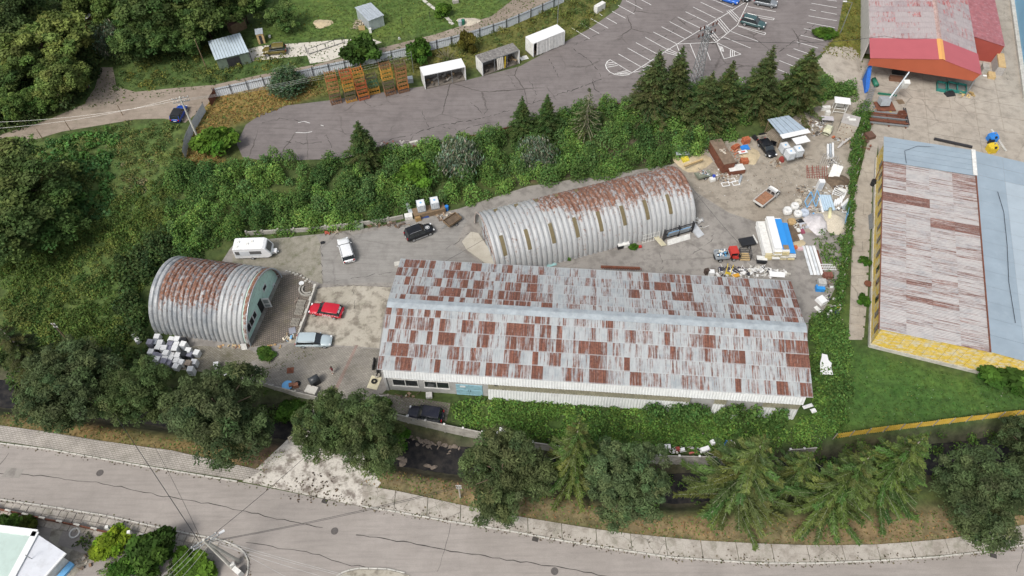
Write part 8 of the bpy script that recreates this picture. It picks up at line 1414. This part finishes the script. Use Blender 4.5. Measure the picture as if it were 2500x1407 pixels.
m = MB(); p = P(2416, 352); m.cyl(0, 0, 0, .9, .45, 12); tag(m.build('black_barrel', BLACK, None, False, p), 'black barrel between the two recycling containers', 'barrel'); bt('kerb_beam', 'long concrete beam beside the recycling containers', 'beam', 2436, 345, (.35, 5.5, .3), .05, CONC_L); bt('rail_stack', 'dark steel rails along the blue-grey roof end', 'rails', 2325, 352, (6.0, .4, .4), yaw(P(2265, 345), P(2370, 368)), DARKST)
m = MB(); p = P(2131, 452); m.cyl(0, 0, 0, .9, .45, 14, r2=.5); m.ring((0, 0, .9), .48, .04); tag(m.build('black_barrel', BLACK, loc=p), 'black open barrel at the corner of the yellow building', 'barrel'); m = MB(); p = P(2116, 698); m.cyl(0, 0, .0, .5, .08, 8); m.cyl(0, 0, .5, .6, .55, 14); tag(m.build('rusty_table', RUSTST, loc=p), 'round rusty table by the yellow wall', 'table'); bt('grey_grating', 'grey grating panel leaning on the yellow wall', 'grating', 2124, 545, (.15, 3.0, .8), -.25, STEEL, ty=.4); bt('roof_unit', 'dark box hung on the yellow wall', 'box', 2136, 672, (.7, 1.0, .5), -.3, BLACK, dz=2.4); scrap('rust_scrap', 'rusty scrap at the corner of the vine hedge', 2112, 355, 1.0, 2.2, 30, [(.2, .08, .05), (.12, .08, .06)], .6, .8); bt('brown_pallet_box', 'brown box pallet beside the vine hedge', 'box', 2122, 335, (1.4, 1.4, .6), .3, M('dark_brown_wood', (.13, .07, .05), .9))
# garden things
scrap('firewood_stack', 'split firewood leaning on the galvanised shed', 876, 62, 1.2, 1.6, 60, [(.4, .34, .26), (.3, .25, .19)], .9, .8, LOTZ, 'firewood', .7); bt('white_roll', 'white rolled sheet beside the galvanised shed', 'roll', 905, 80, (.45, .5, .9), 0, WHITE_D, z0=LOTZ); bt('wooden_frame', 'wooden frame leaning near the shed door', 'frame', 884, 74, (1.2, .1, .9), .1, WOOD_L, z0=LOTZ)  # the piece near the shed door is a plain wooden frame
for i, (x, y, mt) in enumerate([(1124, 62, GALV), (1131, 60, GREEN)]): p = P(x, y, LOTZ); m = MB(); m.cyl(0, 0, 0, 1.0, .38, 12); tag(m.build('water_butt', mt, loc=p), ['grey water butt at the end of the garden path', 'green water butt beside the grey one'][i], 'butt')
t = thing('garden_path', 'narrow stepping path of pale slabs across the garden', 'path', tuple(P(1080, 30, LOTZ))); o = t.location
for i, (x, y) in enumerate([(1028, -4), (1038, 4), (1048, 12), (1057, 19), (1066, 25), (1075, 31), (1083, 37), (1090, 43), (1097, 50), (1102, 57)]): q = P(x, y, LOTZ) - o; m = MB(); m.box(q.x, q.y, .04, 1.1, .65, .08, rz=-.9); m.build('slab', CONC_L, t)
bt('planter', 'grey concrete planter at the top of the garden', 'planter', 1112, 6, (1.2, 1.0, .6), .2, CONC, z0=LOTZ); bt('metal_cabinet', 'grey metal box between racks and truck body', 'box', 1002, 200, (1.0, .9, .9), .2, GALV, z0=LOTZ); t = thing('parapet_block', 'whitewashed concrete block at the edge of the lot', 'block', tuple(P(1463, 26, LOTZ)), .75); m = MB(); m.box(0, 0, .7, 2.4, .9, 1.4); m.build('block', WHITE_D, t); p = P(975, 97, LOTZ); m = MB(); m.box(0, 0, .3, .5, .3, .6, tx=.4, top=.4); tag(m.build('white_sign', WHITE, loc=p), 'small white marker beside the track', 'marker')
bt('white_bucket', 'white bucket beside the privy', 'bucket', 659, 92, (.4, .4, .45), 0, WHITE, z0=LOTZ); bt('blue_tin', 'light blue tin sheet beside the low brown shed', 'sheet', 549, 60, (1.1, .9, .06), .4, BLUE_L, z0=LOTZ, dz=1.6); bt('drain_cover', 'white barred drain cover beside the truck bodies', 'drain cover', 1279, 142, (1.5, 1.1, .03), .4, WHITE_D, z0=LOTZ); bt('roadside_slab', 'pale slab lying on the lot kerb', 'slab', 1010, 348, (1.4, .4, .2), .3, CONC_L, z0=LOTZ)
scrap('kerb_litter', 'broken posts and litter at the lower edge of the lot', 990, 352, 4.5, .8, 26, [(.35, .33, .3), (.25, .1, .07), (.4, .38, .36)], .2, .8, LOTZ); scrap('leaf_litter', 'dark leaf litter along the kerb and verge', 760, 1190, 3.5, 2.0, 60, [(.07, .05, .035), (.1, .07, .045)], .03, .35, .02, 'litter', 0)
m = MB(); m.col = (.07, .05, .035)
for ln, n, w_, z_ in ((K1, 260, .5, .03), (K2, 620, .45, .03), (K3, 380, .55, .03), ([(x, y - 9) for x, y in K2], 420, .9, .15), ([(600, 1170), (700, 1190), (860, 1225)], 160, 1.4, .05)):
    pp = resample(PL(ln), .2)
    for _ in range(n): q = random.choice(pp); s_ = random.uniform(.04, .2) ** 1.0; m.box(q.x + random.gauss(0, w_ * .4), q.y + random.gauss(0, w_ * .4) - .1, z_, s_, s_ * random.uniform(.4, 1.0), .02, rz=random.uniform(0, 3), col=random.choice([(.06, .045, .03), (.1, .075, .05), (.13, .11, .06), (.08, .085, .035)]))
o = m.build('gutter_dirt', MIXED, colattr=True); o['label'] = 'dark dirt and leaf crumbs along the street kerbs'; o['category'] = 'dirt'; struct(o, 'stuff')
# corner garden
panelwall('garden_fence', 'rusty low garden fence behind the flagstone footway', [(-20, 1238), (90, 1262), (190, 1282), (270, 1300), (340, 1322)], .8, 0, 2.2, RUSTST, CONC_L, CONC_L, .08, 'fence'); 
for i, (x, y) in enumerate([(272, 1296), (325, 1308), (358, 1316)]): bt('garden_pier', ['first', 'second', 'third'][i] + ' white pier of the garden fence from the lime bush', 'pier', x, y, (.35, .35, 1.3), .2, WHITE_D, z0=0)
q = PL([(130, 1275), (160, 1282), (140, 1330), (200, 1350), (240, 1355), (180, 1407), (140, 1407), (165, 1360), (120, 1318)], 0); m = MB(); m.poly([(p.x, p.y, .03) for p in q][::-1]); struct(m.build('garden_paving', C_SLAB)); bt('sun_lounger', 'striped folding lounger beside the corner house', 'lounger', 163, 1395, (.7, 1.9, .35), -.5, BLUE_L, z0=0); p = P(183, 1302); m = MB(); m.ring((0, 0, .1), .55, .1, n=14); tag(m.build('flower_ring', WHITE_D, loc=p), 'ring of white stones on the garden bed', 'border'); scrap('garden_soil_bits', 'brown planks and soil boxes in the corner garden', 210, 1375, 1.2, 1.0, 16, BRN, .3, .7); t = thing('meter_cabinet', 'grey meter cabinet on the street corner island', 'cabinet', tuple(P(585, 1400)), -.6); m = MB(); m.box(0, 0, .6, 1.0, .5, 1.2); m.build('casing', WHITE_D, t)
# ------------------------------------------------------------------ person crossing the paved drive
def person(label, px, py, rz):
    p = P(px, py); t = thing('person', label, 'person', (p.x, p.y, .03), rz); J = {'pel': (0, 0, .95, .15), 'ch': (0, .01, 1.25, .17), 'nk': (0, .01, 1.46, .06), 'hd': (0, .03, 1.58, .1), 'ht': (0, .02, 1.7, .08), 'ls': (-.19, .0, 1.4, .075), 'le': (-.28, .03, 1.12, .05), 'lw': (-.22, .2, 1.0, .035), 'rs': (.19, .0, 1.4, .075), 're': (.28, .05, 1.14, .05), 'rw': (.2, .24, 1.08, .035), 'lh': (-.1, 0, .88, .105), 'lk': (-.12, .14, .5, .075), 'la': (-.12, .1, .1, .05), 'lt': (-.12, .26, .05, .04), 'rh': (.1, 0, .88, .105), 'rk': (.11, -.02, .48, .075), 'ra': (.11, -.18, .1, .05), 'rt': (.11, -.02, .05, .04), 'lf': (-.19, .27, .98, .02), 'rf': (.15, .31, 1.06, .02)}
    k = list(J); E = [('pel', 'ch'), ('ch', 'nk'), ('nk', 'hd'), ('hd', 'ht'), ('ch', 'ls'), ('ls', 'le'), ('le', 'lw'), ('lw', 'lf'), ('ch', 'rs'), ('rs', 're'), ('re', 'rw'), ('rw', 'rf'), ('pel', 'lh'), ('lh', 'lk'), ('lk', 'la'), ('la', 'lt'), ('pel', 'rh'), ('rh', 'rk'), ('rk', 'ra'), ('ra', 'rt')]
    me = bpy.data.meshes.new('body'); me.from_pydata([J[q][:3] for q in k], [(k.index(a), k.index(b)) for a, b in E], []); o = link('body', me, t); o.modifiers.new('skin', 'SKIN'); me.skin_vertices
    for i, q in enumerate(k): me.skin_vertices[0].data[i].radius = (J[q][3],) * 2
    me.skin_vertices[0].data[0].use_root = True; o.modifiers.new('sub', 'SUBSURF').levels = 1; o.modifiers['sub'].render_levels = 1
    mt, tt, b = newmat('clothes_and_skin'); g = nd(tt, 'TexCoord'); sx = nd(tt, 'SeparateXYZ'); lk(tt, g.outputs['Object'], sx.inputs[0]); dv = nd(tt, 'Math', operation='DIVIDE'); dv.inputs[1].default_value = 1.8; lk(tt, sx.outputs[2], dv.inputs[0])
    r = nd(tt, 'ValToRGB'); r.color_ramp.interpolation = 'CONSTANT'; e = r.color_ramp.elements; e[0].color = (.6, .58, .55, 1)
    e[1].position = .07; e[1].color = (.42, .26, .19, 1)
    for pos, c_ in ((.32, (.5, .47, .44)), (.53, (.12, .02, .025)), (.815, (.42, .26, .19))): q = e.new(pos); q.color = (*c_, 1)
    lk(tt, dv.outputs[0], r.inputs[0]); lk(tt, r.outputs[0], b.inputs['Base Color']); b.inputs['Roughness'].default_value = .8; me.materials.append(mt)
    m = MB(); n = 10
    for i in range(5):
        a = math.pi / 2 * i / 4; z = 1.6 + .14 * math.sin(a); rr_ = .125 * math.cos(a) + .004; m.add([(rr_ * math.cos(2 * math.pi * j / n), .01 + rr_ * math.sin(2 * math.pi * j / n), z) for j in range(n)], [])
    m.f = [(i * n + j, i * n + (j + 1) % n, (i + 1) * n + (j + 1) % n, (i + 1) * n + j) for i in range(4) for j in range(n)]; m.m = [0] * len(m.f); m.build('hair', M('brown_hair', (.05, .025, .015), .6), t, True)
person('person in a dark red top and pale trousers walking on the paved drive', 814, 912, 2.2)
